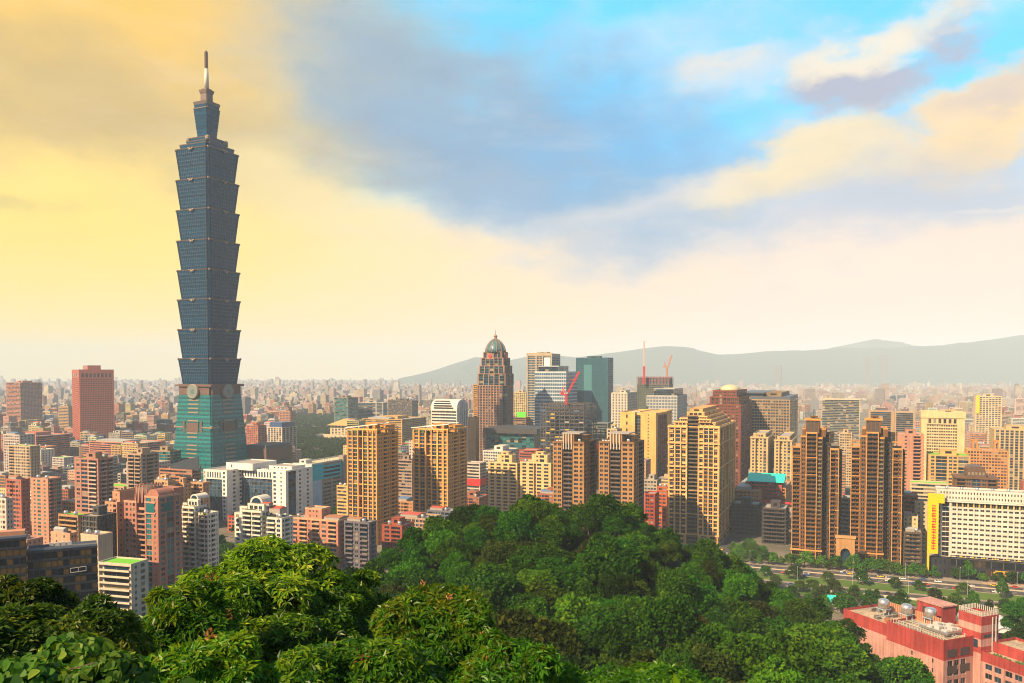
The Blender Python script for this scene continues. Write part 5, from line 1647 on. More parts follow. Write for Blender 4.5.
# pink and slate slabs
b = block('apartment_block', 'salmon pink apartment slab with a stair head, before the slate blue slab', 'apartment block', 289, 338, 352, 522, 600, srgb(222, 150, 124, .76), 's.4 w1.2 s.3 b1.6 n1 b1.6 s.3 w1.2 s.3 b1.6 s.4', 's.4 n1 b1.6 n1 s.4', top='', fin=False, trim=srgb(230, 180, 140, .78))
b.mass(b.x0 + b.W * .25, b.x0 + b.W * .6, b.y0 + 4, b.y1 - 4, b.H, b.H + 7, 's1 n1*3 s1', 's1 n1 s1', fh=3.4)
b.shed(b.x0 + b.W * .65, b.x1 - 1, b.y0 + 3, b.y1 - 3, b.H, 3, 'rust'); b.tank(b.x0 + 4, b.y0 + 5, b.H); b.finish()
b = block('apartment_block', 'slate blue grey apartment slab with balconies beside the salmon pink one', 'apartment block', 343, 369, 376, 524, 592, srgb(134, 128, 140, .6), 's.3 B1.8 s.3 w1 s.3 B1.8 s.3', 's.4 w1 B1.6 w1 s.4', top='tX')
b = block('apartment_block', 'low red brick and grey block where the crest meets the golden towers', 'apartment block', 381, 402, 412, 527, 620, srgb(186, 92, 70, .65), 's.3 w1 s.2 b1.4 s.3', '@w4', D=18, top='ht')

# foreground dark glass office and the small white one with green roof
def dark_office():
    gd = glass_mat('black_office_glass', (.004, .006, .014), .06, .4, .22)
    gw = glass_mat('amber_glass', (.075, .045, .014), .15, .6, .4)  # amber base colour for randomly chosen panes
    b = Bld('office_block', 'dark navy glass office with flat blue edged roof just above the treetops', 'office block', 24, 97, None, 545, 345, D=8, wall=(.02, .025, .04), trim=(.05, .075, .12), glass='d', n_ind=0, yaw=27, roof=CONC_D)
    x0, x1, y0, y1, W, D, H = b.x0, b.x1, b.y0, b.y1, b.W, b.D, b.H
    def skin(x0, x1, y0, y1, H):
        g = b.mb('curtain_wall', gd); g.box(x0, x1, y0, y1, 0, H - .3)
        m = b.mb('mullion', plain_mat('navy_mullion', (.012, .014, .024), .5))
        nx = int((x1 - x0) / 2.1)
        for k in range(nx + 1):
            x = x0 + (x1 - x0) * k / nx; m.box(x - .07, x + .07, y0 - .16, y0 - .004, 0, H - .3)
        for k in range(int(H / 3.6)):
            z = H - 1.2 - k * 3.6
            m.box(x0, x1, y0 - .22, y0 - .162, z, z + 1.0, True)
            m.box(x1 + .004, x1 + .2, y0, y1, z, z + 1.0, True)
        rnd = random.Random(5)
        for k in range(nx):
            for q in range(1, 6):
                if rnd.random() < (.42 if q < 3 else .3):
                    xx0, xx1 = x0 + (x1 - x0) * k / nx + .12, x0 + (x1 - x0) * (k + 1) / nx - .12
                    z = H - 1.2 - q * 3.6
                    p = b.one('window', gw); p.box(xx0, xx1, y0 - .08, y0 - .004, z + 1.05, z + 3.5, True)
        b.roof(x0, x1, y0, y1, H - .28, .9, plain_mat('blue_grey_coping', (.10, .14, .2), .5))
    skin(x0, x1, y0, y1, H)
    skin(x0 - 14, x0 - .3, y0 - 1.5, y1 - 1, H + 6.2)
    t = b.one('roof_box', plain_mat('weathered_roof_box', (.42, .20, .12), .8)); t.box(x0 - 13, x0 - .8, y0 + 1, y1 - 2, H + 6.2, H + 8.2)
    fr = b.one('window_cleaning_frame', FRAME)
    for a, c in (((x1 - 10, y0 - .5, H - 10.5), (x1 - 4.2, y0 - .5, H - 10.2)), ((x1 - 10, y0 - .5, H - 8.7), (x1 - 4.2, y0 - .5, H - 8.4)), ((x1 - 10, y0 - .5, H - 10.5), (x1 - 10, y0 - .5, H - 8.7)), ((x1 - 7, y0 - .5, H - 10.4), (x1 - 7, y0 - .5, H - 8.5)), ((x1 - 4.2, y0 - .5, H - 10.2), (x1 - 4.2, y0 - .5, H - 8.4))):
        fr.bar(a, c, .22)
    b.ac(x0 + W * .3, y0 + 4, H, 4)
    b.finish()
dark_office()
b = block('apartment_block', 'small white terraced block with bright green lawn on its roof', 'apartment block', 95, 131, 146, 566, 430, srgb(232, 216, 190, .8), 's.1 B3 s.1', 's.4 n1 s.4 w1 s.6', D=13, top='v', n_ind=60, par=1.0, yaw=-16)
b = block('concrete_building', 'half open concrete frame storey block beside the pink towers', 'building', 80, 97, 103, 517, 490, (.09, .085, .08), 's.1 v1*4 s.1', 's.1 v1*4 s.1', D=14, top='h', glass='d', n_ind=30, par=.4)
b = block('house', 'plain cream wall house under the half open concrete frame', 'house', 78, 98, 101, 537, 470, srgb(226, 196, 164, .78), 's1', 's1', D=10, top='t', n_ind=0)

# ================================================================ the rest of the named blocks
#    name, label, category, xl, xm, xr, ytop, distance, colour, front, side, extras
BLOCKS = [
 ('office_tower', 'reddish pink office tower with a row of tall dark slots under its roof', 'office tower', 72, 79, 114, 370, 1600, (206, 112, 88), 'PINK', None, {}),
 ('office_tower', 'pink and grey broad office tower paired with a slim blue glass one', 'office tower', 6, 20, 33, 383, 2050, (206, 124, 96), '@r5', '@w4', dict(top='h', n_ind=0, D=60)),
 ('office_tower', 'slim blue grey glass tower close behind the pink and grey one', 'office tower', 31, 36, 40, 384, 2120, (120, 140, 156), '@G4', '@G4', dict(top='', glass='b', n_ind=0)),
 ('civic_building', 'long low pink civic hall with deep stepped blocks at the haze edge', 'civic hall', 0, 36, 46, 437, 1300, (198, 96, 74), '@r9', '@r8', dict(top='h', n_ind=20, D=60)),
 ('civic_building', 'low pink civic hall wing with broad grey sloped roof', 'civic hall', 88, 140, 196, 444, 1250, (206, 112, 88), '@r8', '@r8', dict(top='Y', n_ind=20, D=50)),
 ('apartment_block', 'beige apartment block with green roof terraces before the pink civic hall', 'apartment block', 7, 30, 39, 447, 900, (196, 168, 132), None, None, dict(top='vt', glass='b')),
 ('apartment_tower', 'brownish pink tower with rows of white balconies and bushes on top', 'apartment tower', 73, 98, 112, 460, 650, (178, 108, 90), 's.3 w1 s.2 g1.4 s.3 B1.8 s.3', 's.3 n1 B1.8 n1 B1.8 s.3', dict(top='hv', D=24, rail=(214, 196, 178))),
 ('apartment_tower', 'grey beige tower with open balcony stacks nearest the tall skyscraper', 'apartment tower', 126, 141, 158, 455, 720, (176, 146, 118), 's.3 B1.8 s.2 B1.8 s.2', 's.3 w1 s.2 B1.8 s.2 w1 s.3', dict(top='h', D=30, glass='b')),
 ('apartment_block', 'brick red apartment block with rusty roof hut among white houses', 'apartment block', 4, 21, 28, 481, 640, (176, 78, 56), None, None, dict(top='X')),
 ('apartment_tower', 'tan apartment tower with a pale blue glass strip down its corner', 'apartment tower', 29, 48, 60, 480, 690, (204, 132, 100), 's.3 n1 w1 s.3 n1 s.3', 's.3 B1.4 n1 G1.4 s.3', dict(top='t', D=26, glass='t')),
 ('apartment_block', 'white tiled apartment block with pink lower storeys standing at the picture edge', 'apartment block', -14, 6, 11, 500, 520, (232, 216, 200), None, None, dict(top='tU')),
 ('house', 'small peach house with a flat tan roof among trees', 'house', 48, 70, 75, 535, 480, (226, 160, 124), 's1 n1 s1 n1 s1', None, dict(top='Y', D=12)),
 ('villa', 'sandy villa with arched loggias and green terraces', 'villa', 56, 78, 88, 517, 560, (190, 140, 84), 's.2 B1.6*3 s.2', None, dict(top='vt', D=20)),
 ('office_block', 'flat brown block carrying a dark wedge shaped roof screen', 'office block', 158, 192, 200, 471, 760, (178, 104, 72), '@r7', '@r6', dict(top='', D=12, W=None, wedge=1)),
 ('shopping_mall', 'teal glass mall with dark brown upper band at the tall skyscraper base', 'shopping mall', 246, 266, 290, 449, 960, (58, 92, 84), 'G1*9', 'G1*9', dict(top='', glass='t', n_ind=0, mall=1)),
 ('shopping_mall', 'tan topped teal glass mall wing peeking out beyond the tall skyscraper', 'shopping mall', 150, 170, 180, 452, 900, (150, 126, 92), 'G1*8', 'G1*8', dict(top='h', glass='t', n_ind=0)),
 ('apartment_block', 'stepped tan block with roof huts directly behind the pink drum tower', 'apartment block', 153, 168, 174, 482, 640, (214, 162, 106), None, None, dict(top='htX')),
 ('apartment_block', 'square tan block in front of the flat brown one', 'apartment block', 173, 184, 190, 485, 650, (220, 160, 104), None, None, dict(top='h')),
 ('apartment_block', 'tan balconied block tight against the white office', 'apartment block', 189, 203, 208, 484, 660, (214, 152, 98), None, None, dict(top='t')),
 ('hotel_building', 'white pillared hotel with flat dark blue roof beside the park', 'hotel', 267, 282, 292, 428, 1400, (222, 208, 186), 's.4 ' + 'G1 s.5 ' * 5, 's.4 ' + 'G1 s.5 ' * 4, dict(top='', n_ind=0, D=40, cap=(.03, .07, .16))),
 ('apartment_block', 'brick red stepped block beside the white pillared hotel', 'apartment block', 244, 258, 266, 426, 1480, (186, 88, 62), '@w5', '@w5', dict(top='hX', n_ind=0)),
 ('memorial_hall', 'wide cream memorial hall with yellow sweeping roof at the park edge', 'hall', 330, 352, 362, 426, 1720, (232, 212, 168), '@k9', '@k9', dict(top='', n_ind=0, D=70, yroof=1)),
 ('office_block', 'low golden tan hall behind the golden towers', 'office block', 362, 402, 432, 420, 1500, (226, 178, 98), '@r9', '@r9', dict(top='hY', n_ind=0, D=90)),
 ('office_block', 'blue glass office with white side walls out in the haze', 'office block', 357, 383, 387, 403, 2000, (210, 200, 186), 's.3 G1*6 s.3 G1*2 s.2', '@w5', dict(top='h', n_ind=0, glass='b')),
 ('office_block', 'dark grey broad block in the haze next to the blue glass office', 'office block', 388, 412, 418, 401, 2050, (110, 98, 90), '@w5', '@w5', dict(top='h', n_ind=0)),
 ('office_block', 'teal and tan block with sloped glass top in the haze above the park', 'office block', 334, 348, 358, 398, 1950, (140, 124, 98), '@G6', '@G6', dict(top='h', n_ind=0, glass='t')),
 ('office_block', 'grey mauve office seen through the gap between the golden towers', 'office block', 397, 412, 416, 461, 830, (176, 150, 136), '@r4', '@w4', dict(top='h')),
 ('office_block', 'small golden block tucked beside the golden tower and turquoise office', 'office block', 336, 347, 352, 487, 760, (238, 184, 96), '@r4', '@r4', dict(top='t', D=20)),
 ('office_tower', 'slim golden brown tower close beside the domed spire tower', 'office tower', 473, 479, 484, 385, 1330, (224, 164, 88), '@r4', '@r4', dict(top='', n_ind=0)),
 ('office_block', 'plain tan block at the foot of the slim golden brown tower', 'office block', 467, 476, 479, 418, 1180, (214, 160, 104), 's1', '@n6', dict(top='', n_ind=0)),
 ('exhibition_hall', 'low glass hall with a wide flat black roof below the domed spire tower', 'hall', 487, 534, 545, 434, 1120, (70, 78, 76), 'G1*12', 'G1*8', dict(top='', n_ind=0, glass='t', D=60, slabroof=1)),
 ('office_block', 'dark brown low office carrying a bright green sign panel', 'office block', 513, 526, 530, 418, 1420, (150, 110, 86), '@r6', '@r6', dict(top='', n_ind=0, green=1)),
 ('office_block', 'pale yellow gridded block behind the green sign panel', 'office block', 513, 526, 529, 393, 1620, (226, 204, 152), '@w5', '@w5', dict(top='h', n_ind=0)),
 ('apartment_block', 'white window gridded block before the low black roofed hall', 'apartment block', 483, 505, 519, 452, 900, (232, 226, 212), '@w3', '@w3', dict(top='h', glass='b')),
 ('office_block', 'low brick red block between the white block and steel frame', 'office block', 519, 537, 543, 451, 980, (186, 88, 68), '@r6', '@r5', dict(top='', n_ind=20)),
 ('sports_hall', 'low white hall with red side stripes beyond the crest', 'sports hall', 464, 480, 486, 464, 880, (218, 206, 190), '@r6', '@r6', dict(top='', n_ind=10, D=50, redband=1)),
 ('office_block', 'small beige block in front of the golden slotted block', 'office block', 607, 617, 622, 430, 870, (222, 196, 150), '@w4', '@w4', dict(top='c')),
 ('office_block', 'low building with red hoarding below the teal glass tower', 'office block', 592, 608, 613, 424, 1080, (110, 120, 124), '@r7', '@r7', dict(top='', n_ind=0, redband=1)),
 ('apartment_block', 'brick red block just beyond the crest by the golden slotted block', 'apartment block', 645, 655, 660, 495, 730, (176, 64, 44), '@w4', '@w4', dict(top='', D=16)),
 ('apartment_block', 'orange brick block tight against the cream tower', 'apartment block', 658, 667, 671, 488, 760, (206, 98, 52), '@w4', '@w4', dict(top='t', D=16)),
 ('apartment_block', 'grey white block above the brick red one', 'apartment block', 644, 657, 662, 481, 800, (190, 180, 166), '@w3', '@w3', dict(top='h', D=18)),
 ('apartment_block', 'dark slate balconied block beside the cream tower base', 'apartment block', 733, 758, 766, 506, 730, (72, 72, 84), '@B5', '@B5', dict(top='h', glass='d', D=26)),
 ('apartment_block', 'dark slate balconied block nearest the brown twin tower', 'apartment block', 764, 786, 793, 510, 690, (84, 76, 78), '@B5', '@B5', dict(top='h', glass='d', D=26)),
 ('apartment_block', 'low tan block with cluttered roof above the dark slate pair', 'apartment block', 734, 760, 772, 492, 790, (206, 152, 92), None, None, dict(top='htY')),
 ('apartment_block', 'low tan block with dark roof huts next to the brown twin', 'apartment block', 766, 786, 792, 489, 800, (196, 140, 86), None, None, dict(top='htX')),
 ('apartment_tower', 'mauve pink slab tower right behind the brown twin', 'apartment tower', 899, 924, 935, 436, 790, (204, 146, 118), 's1 n1 s1 B1.4 s.6', 's.4 b1.6 n1 b1.6 s.4', dict(top='h', D=30)),
 ('office_block', 'tan office with large blue glass bays beyond the white hotel', 'office block', 930, 970, 984, 457, 770, (222, 178, 108), 's.4 w1 s.2 G2.4 s.3 w1*2 s.2 G2.2 s.3', '@w4', dict(top='hv', glass='b', D=30)),
 ('apartment_block', 'orange tan block with two arched roof turrets', 'apartment block', 968, 1008, 1020, 452, 860, (220, 150, 82), '@w3', '@w3', dict(top='', turret=1, D=24)),
 ('office_block', 'large beige columned block at the far picture edge above the hotel', 'office block', 995, 1040, None, 431, 1000, (220, 186, 130), 's.6 ' + 'G1 s.5 ' * 9, 's1', dict(top='h', glass='b', D=40, n_ind=40)),
 ('apartment_block', 'dark brown block with rounded mansard roof behind the white hotel', 'apartment block', 957, 998, 1005, 480, 690, (128, 92, 62), 's.3 B1.6 s.2 w1 s.2 G1.6 s.2 w1 s.2 B1.6 s.3', '@w4', dict(top='', glass='b', D=26, mansard=1)),
 ('office_tower', 'white office block with a narrow yellow side sign in the haze', 'office tower', 976, 996, 1002, 397, 1480, (228, 206, 166), '@w5', '@w5', dict(top='h', n_ind=0, yellow=1)),
 ('office_block', 'broad white ribbed block in the haze above the brown twins', 'office block', 822, 860, 870, 400, 1650, (236, 222, 186), '@G5', '@G5', dict(top='', n_ind=0, D=50)),
 ('office_block', 'dark blue glass office framed in beige, closer to the brown twin', 'office block', 869, 888, 893, 412, 1330, (196, 160, 122), 's.5 G1*5 s.5', 's.5 G1*3 s.5', dict(top='', glass='b', n_ind=0)),
 ('office_block', 'dark blue glass office framed in beige, beside the yellow gridded hotel', 'office block', 895, 911, 915, 413, 1300, (196, 166, 130), 's.5 G1*5 s.5', 's.5 G1*3 s.5', dict(top='', glass='b', n_ind=0)),
 ('school_building', 'long low white building with grass green roof edge before the tan office', 'school', 912, 948, 956, 485, 700, (226, 206, 166), '@r5', '@r5', dict(top='v', D=16)),
 ('apartment_block', 'orange balconied walk up beside the brown twin', 'apartment block', 902, 918, 926, 497, 650, (222, 124, 62), '@B4', '@w4', dict(top='Y', D=18)),
 ('house', 'cream gabled house with a bright red roof terrace', 'house', 905, 918, 924, 518, 625, (232, 206, 156), '@n4', None, dict(top='R', D=16)),
 ('apartment_block', 'small cream block tight behind the yellow sign fin', 'apartment block', 917, 928, 932, 503, 640, (232, 206, 160), '@n4', '@n4', dict(top='', D=14)),
 ('apartment_block', 'low grey brown block with dark awnings beneath the yellow sign fin', 'apartment block', 906, 922, 929, 534, 612, (104, 88, 78), '@b4', '@b4', dict(top='tY', D=16)),
 ('school_building', 'red walled school under a wide turquoise pitched roof', 'school', 751, 782, 791, 483, 800, (196, 76, 62), '@w4', '@w4', dict(top='', turq=1, D=26)),
 ('apartment_block', 'tan slab glimpsed between the brown twins', 'apartment block', 840, 852, 860, 434, 1050, (214, 184, 142), '@w3', '@w3', dict(top='h', D=24)),
 ('apartment_block', 'white grey balconied block glimpsed low between the brown twins', 'apartment block', 838, 850, 853, 499, 700, (196, 186, 176), '@B4', '@B4', dict(top='R', D=14)),
]
for i, (nm, lab, cat, xl, xm, xr, yt, d, c, fr, sd, ex) in enumerate(BLOCKS):
    ex = dict(ex)
    sp = {k: ex.pop(k) for k in list(ex) if k in ('wedge', 'mall', 'cap', 'yroof', 'slabroof', 'green', 'redband', 'turret', 'mansard', 'yellow', 'turq')}
    if 'rail' in ex: ex['rail'] = wall_mat(srgb(*ex['rail'], .75))
    if fr == 'PINK':
        b = Bld(nm, lab, cat, xl, xm, xr, yt, d, yaw=-58, wall=wall_mat(srgb(*c, .66), grime=.2), glass='d', n_ind=0)
        b.mass(b.x0, b.x1, b.y0, b.y1, 0, b.H - 16, 's.4 ' + 'w1 ' * 8 + 's.6', 's.8 ' + 'w1 ' * 19 + 's.9', fh=4.1, win=(.2, .32, .2, .5), par=0)
        b.mass(b.x0, b.x1, b.y0, b.y1, b.H - 16, b.H - 5, 's.4 k1*3 s.6', 's.8 k2*8 s.9', fh=11, par=0)
        b.mass(b.x0, b.x1, b.y0, b.y1, b.H - 5, b.H, 's1', 's1', par=1)
        b.hut(b.x0 + b.W * .2, b.x1 - b.W * .2, b.y0 + b.D * .3, b.y0 + b.D * .68, b.H, 9)
        b.finish(); continue
    k = .80 if d < 1500 else .72
    if xm < 500 and xr - xm > 4 and d < 900: ex.pop('D', None)
    if xm < 360: c = tuple(v * .74 + w * .26 for v, w in zip(c, (240, 214, 194)))
    b = block(nm, lab, cat, xl, xm, xr, yt, d, srgb(*c, k), fr, sd, seed=i, fin=False, **ex)
    W, D, H, x0, x1, y0, y1 = b.W, b.D, b.H, b.x0, b.x1, b.y0, b.y1
    if 'wedge' in sp:
        w = b.one('roof_screen', plain_mat('dark_roof_screen', (.035, .045, .06), .4))
        w.loft([[(x, y0 + 4, H), (x, y1 - 8, H), (x, y1 - 8, H + h), (x, y0 + 4, H + h)] for x, h in ((x0 + W * .25, 4), (x0 + W * .72, 10), (x1 + W * .12, 13))])
    if 'mall' in sp:
        w = b.one('upper_band', plain_mat('brown_mall_band', (.12, .07, .05), .6)); w.box(x0 - 2, x1 + 2, y0 - 2, y1 + 1, H * .74, H + .5, True)
        w = b.one('roof_deck', CONC_D); w.box(x0, x1, y0, y1, H + .51, H + 4)
        w = b.one('entrance_panel', plain_mat('mall_panel', (.5, .34, .24), .6)); w.box(x1 + .3, x1 + 1, y0 + D * .5, y0 + D * .8, H * .3, H * .62)
    if 'cap' in sp:
        w = b.one('roof_cap', plain_mat('blue_roof_cap', sp['cap'], .4)); w.box(x0 + 3, x1 - 3, y0 + 3, y1 - 3, H + .02, H + 9)
    if 'yroof' in sp:
        w = b.one('hall_roof', plain_mat('yellow_glazed_tile', (.42, .29, .09), .5)); o = 6
        w.loft([[(x0 - o, y0 - o, H + .5), (x1 + o, y0 - o, H + .5), (x1 + o, y1 + o, H + .5), (x0 - o, y1 + o, H + .5)],
                [(x0 + 8, y0 + 12, H + 8), (x1 - 8, y0 + 12, H + 8), (x1 - 8, y1 - 12, H + 8), (x0 + 8, y1 - 12, H + 8)],
                [(x0 + 14, y0 + 30, H + 13), (x1 - 14, y0 + 30, H + 13), (x1 - 14, y1 - 30, H + 13), (x0 + 14, y1 - 30, H + 13)]])
        w2 = b.one('plinth', b.wall_m); w2.box(x0 - 22, x1 + 22, y0 - 20, y0 - 4, 0, H * .45)
    if 'slabroof' in sp:
        w = b.one('flat_roof', plain_mat('black_flat_roof', (.035, .033, .035), .6)); w.box(x0 - 4, x1 + 6, y0 - 5, y1 + 4, H + .02, H + 7, True)
        w = b.one('lower_roof', plain_mat('black_flat_roof', (.035, .033, .035), .6)); w.box(x0 + W * .35, x1 + 10, y0 - 30, y0 - 4, H * .30, H * .42, True)
        w = b.one('lower_hall', FRAME); w.box(x0 + W * .4, x1 + 4, y0 - 26, y0 - .1, 0, H * .3)
    if 'green' in sp:
        w = b.one('sign_panel', plain_mat('green_sign', (.10, .62, .02), .4)); w.box(x0 + W * .25, x1 - W * .05, y0 + 2, y0 + 3, H + .5, H + 10, True)
        w = b.one('sign_leg', FRAME); w.box(x0 + W * .5, x0 + W * .55, y0 + 3.01, y0 + 4, H, H + 8)
    if 'redband' in sp:
        w = b.one('red_hoarding', RED); w.box(x0 - .4, x1 + .4, y0 - .4, y0 - .02, H * .5, H * .66, True)
        w = b.one('red_hoarding', RED); w.box(x1 + .02, x1 + .4, y0, y1, H * .5, H * .66, True)
    if 'turret' in sp:
        for u in (.14, .66):
            t = b.one('turret', b.wall_m); uw = W * .13; xa = x0 + W * u; n = 8
            for s_ in (0, 1): t.box(xa + s_ * uw * .72, xa + s_ * uw * .72 + uw * .28, y0 + 1, y0 + 6, H, H + 9)
            t.box(xa, xa + uw, y0 + 1, y0 + 6, H + 9.01, H + 10.5, True)
            t.loft([[(xa + uw / 2 + uw / 2 * math.cos(math.pi * (1 - q / n)), y, H + 10.6 + uw * .35 * math.sin(math.pi * q / n)) for q in range(n + 1)] for y in (y0 + 1, y0 + 6)])
    if 'mansard' in sp:
        w = b.one('mansard_roof', plain_mat('brown_mansard', (.10, .055, .03), .5))
        cx, hw, n = (x0 + x1) / 2, W * .24, 12
        w.loft([[(cx + hw * s, y, H + 1.2 + z) for s, z in ((-1, 0), (-.96, 4), (-.84, 7.2), (-.6, 9), (.6, 9), (.84, 7.2), (.96, 4), (1, 0))] for y in (y0 + 2, y1 - 4)])
        for q in range(5):
            dm = b.one('dormer_window', G_PALE); xx = cx + hw * (-.7 + .35 * q); dm.box(xx - .8, xx + .8, y0 + 1.7, y0 + 1.98, H + 3, H + 5.5, True)
        w = b.one('roof_platform', b.wall_m); w.box(x0 - 1, x1 + 1, y0 - 1, y1, H + .02, H + 1.15, True)
    if 'yellow' in sp:
        w = b.one('sign_panel', plain_mat('yellow_sign', (.66, .43, .0), .45)); w.box(x0 + 1, x0 + W * .15, y0 - 1, y0 - .02, H - 30, H + 3, True)
    if 'turq' in sp:
        w = b.one('pitched_roof', TIN['turquoise'])
        w.loft([[(x, y0 - 3, H + .6), (x, y1 + 3, H + .6), (x, (y0 + y1) / 2 + 4, H + 7)] for x in (x0 - 3, x1 + 2)])
        g = b.one('red_ramp', RED); g.bar((x0 - 14, y0 - 12, 17), (x0 + W * .6, y0 - 10, 21), 5, 1.0); g.bar((x0 + W * .6, y0 - 10, 21), (x1 + 12, y0 - 14, 20), 5, 1.0)
        g2 = b.one('ramp_support', CONC); g2.box(x0 - 14, x1 + 10, y0 - 13, y0 - 8, 0, 16)
    b.finish()

# white arched building behind the golden towers
b = Bld('office_block', 'white office with ribbed rounded vault top behind the golden tower', 'office block', 431, 457, 468, 411, 1080, wall=srgb(244, 238, 226, .78), glass='d', n_ind=40)
b.mass(b.x0, b.x1, b.y0, b.y1, 0, b.H, '@r5', 's.6 ' + 'G1 s.5 ' * 4, fh=4, par=.3)
v = b.one('vault_roof', b.wall_m)
n = 12
hz = at_d(457, 400, 1080).z - b.H
v.loft([[(x, (b.y0 + b.y1) / 2 + b.D / 2 * math.cos(math.pi * q / n), b.H + .5 + hz * math.sin(math.pi * q / n) ** .6) for q in range(n + 1)] for x in (b.x0, b.x1)])
for k in range(4):
    t = b.one('roof_slot', G_DARK); z = b.H + hz * (.2 + .2 * k)
    yy = (b.y0 + b.y1) / 2 - b.D / 2 * math.sqrt(max(0, 1 - ((.2 + .2 * k) ** (1 / .6)) ** 2))
    t.box(b.x0 + 4, b.x1 - b.W * (.15 + .06 * k), yy - .6, yy + 2, z, z + 1.6, True)
for k in range(5):
    t = b.one('vault_rib', b.wall_m); y = b.y0 + b.D * (.12 + .19 * k)
    t.bar((b.x1 + .6, y, 0), (b.x1 + .6, y, b.H + hz * .75 * math.sin(math.pi * (.12 + .19 * k)) ** .6), 1.6)
b.finish()

# shed with a turquoise roof in the park
P = at_d(838, 603, 500)
sh = empty('park_shed', (P.x, P.y, 0), rad(-23)); tag(sh, 'little turquoise roofed shed among the trees below the road', 'shed')
m = MB(); m.box(-5, 5, -3, 3, 0, 6); m.build('wall', CONC, sh)
m = MB(); m.loft([[(x, -4, 6), (x, 4, 6), (x, 0, 9)] for x in (-6, 6)]); m.build('roof', TIN['turquoise'], sh)
# ================================================================ terrain
CTRL = []      # (x, y, z of the tree tops)
def cp(px, py, d): p = at_d(px, py, d); CTRL.append((p.x, p.y, p.z))
for px, py, d in ((545, 497, 285), (500, 502, 280), (600, 500, 290), (455, 506, 270), (640, 506, 300), (422, 518, 258), (398, 540, 252), (380, 570, 245), (680, 535, 305), (720, 552, 312),
                  (760, 572, 318), (800, 590, 322), (840, 608, 328), (880, 640, 326), (915, 668, 318), (940, 690, 300),
                  (545, 545, 230), (620, 545, 240), (480, 555, 220), (700, 580, 250), (780, 620, 250), (850, 650, 250), (420, 580, 210),
                  (540, 600, 180), (620, 600, 190), (700, 630, 190), (780, 650, 200), (850, 680, 200), (450, 610, 165), (540, 650, 140), (640, 650, 140), (740, 670, 150),
                  (540, 720, 100), (680, 720, 105), (440, 690, 110), (1015, 640, 400), (1050, 606, 395), (1100, 580, 395), (850, 740, 140), (950, 760, 200), (980, 800, 260)):
    cp(px, py, d)
for x, y, z in ((-200, 260, 2), (-120, 300, 4), (-300, 150, 2), (-70, 330, 8), (0, 400, 10), (60, 420, 8), (120, 440, 4), (170, 420, 4), (220, 400, 4), (200, 360, 6), (260, 330, 4),
                (150, 330, 16), (160, 300, 30), (190, 250, 40), (-60, 270, 46), (-90, 220, 56), (-130, 180, 58), (-110, 120, 84), (-60, 150, 96), (-60, 60, 112), (-120, 60, 100), (-200, 60, 60),
                (0, 60, 112), (80, 60, 108), (160, 60, 96), (260, 80, 60), (300, 200, 14), (330, 320, 2), (-250, 350, 0), (100, 500, 0), (-50, 450, 0), (250, 450, 0), (400, 250, 0), (-380, 250, 0), (-400, 0, 40), (400, 0, 40), (0, -300, 120)):
    CTRL.append((x, y, z))
CT = np.array(CTRL)
TREE_H = 10.0
def top_h(x, y):
    """height of the canopy over the hill at (x, y), arrays"""
    x = np.asarray(x, float); y = np.asarray(y, float)
    d2 = (x[..., None] - CT[:, 0]) ** 2 + (y[..., None] - CT[:, 1]) ** 2
    w = 1.0 / (d2 + 90.0) ** 1.7
    return (w * CT[:, 2]).sum(-1) / w.sum(-1)
def ground_h(x, y):
    x = np.asarray(x, float); y = np.asarray(y, float)
    r = np.hypot(x, y)
    h = np.maximum(0, top_h(x, y) - TREE_H)
    # the viewer's own knoll
    k = np.exp(-((x / 34) ** 2 + ((y + 6) / 26) ** 2))
    h = np.maximum(h, 0) * (1 - k) + k * 142.6
    fade = np.clip((520 - r) / 70, 0, 1)
    return h * fade * fade * (3 - 2 * fade)
def make_ground():
    na = 300
    rs = np.concatenate([[0], np.geomspace(2, 24, 12), np.linspace(28, 530, 100), np.geomspace(560, 14800, 40)])
    an = np.linspace(0, 2 * np.pi, na, endpoint=False)
    v = [(0, 0, float(ground_h(0, 0)))]
    X = rs[1:, None] * np.sin(an)[None]; Y = rs[1:, None] * np.cos(an)[None]
    Z = np.zeros_like(X); inn = rs[1:] < 540
    Z[inn] = ground_h(X[inn], Y[inn])
    V = np.concatenate([np.array(v), np.stack([X, Y, Z], -1).reshape(-1, 3)])
    f = []
    nr = len(rs) - 1
    for j in range(na): f.append((0, 1 + (j + 1) % na, 1 + j))
    for i in range(nr - 1):
        for j in range(na):
            a = 1 + i * na + j; b = 1 + i * na + (j + 1) % na
            f.append((a, b, b + na, a + na))
    m = MB(); m.v = V.tolist(); m.f = f; m.m = [0] * len(f)
    g = bpy.data.materials.new('ground'); g.use_nodes = True
    T = NT(g.node_tree)
    tc = T.n('ShaderNodeTexCoord'); geo = T.n('ShaderNodeNewGeometry')
    sep = T.n('ShaderNodeSeparateXYZ'); T.link(geo.outputs['Position'], sep.inputs[0])
    n1 = T.noise(tc.outputs['Object'], .012, 6, .6); n2 = T.noise(tc.outputs['Object'], .15, 5, .6)
    city = T.mix(T.smooth(n1.outputs[0], .35, .65), (.11, .095, .08), (.20, .17, .14))
    city = T.mix(T.smooth(n2.outputs[0], .52, .66), city, (.06, .10, .03))
    hill = T.mix(n2.outputs[0], (.006, .012, .003), (.022, .03, .008))
    col = T.mix(T.smooth(sep.outputs[2], .5, 6), city, hill)
    p = T.n('ShaderNodeBsdfPrincipled'); T.link(col, p.inputs['Base Color']); p.inputs['Roughness'].default_value = .95
    p.inputs['Specular IOR Level'].default_value = .1
    T.link(p.outputs[0], T.n('ShaderNodeOutputMaterial').inputs[0])
    o = m.build('ground', g, None, True)
    tag(o, kind='structure')
make_ground()

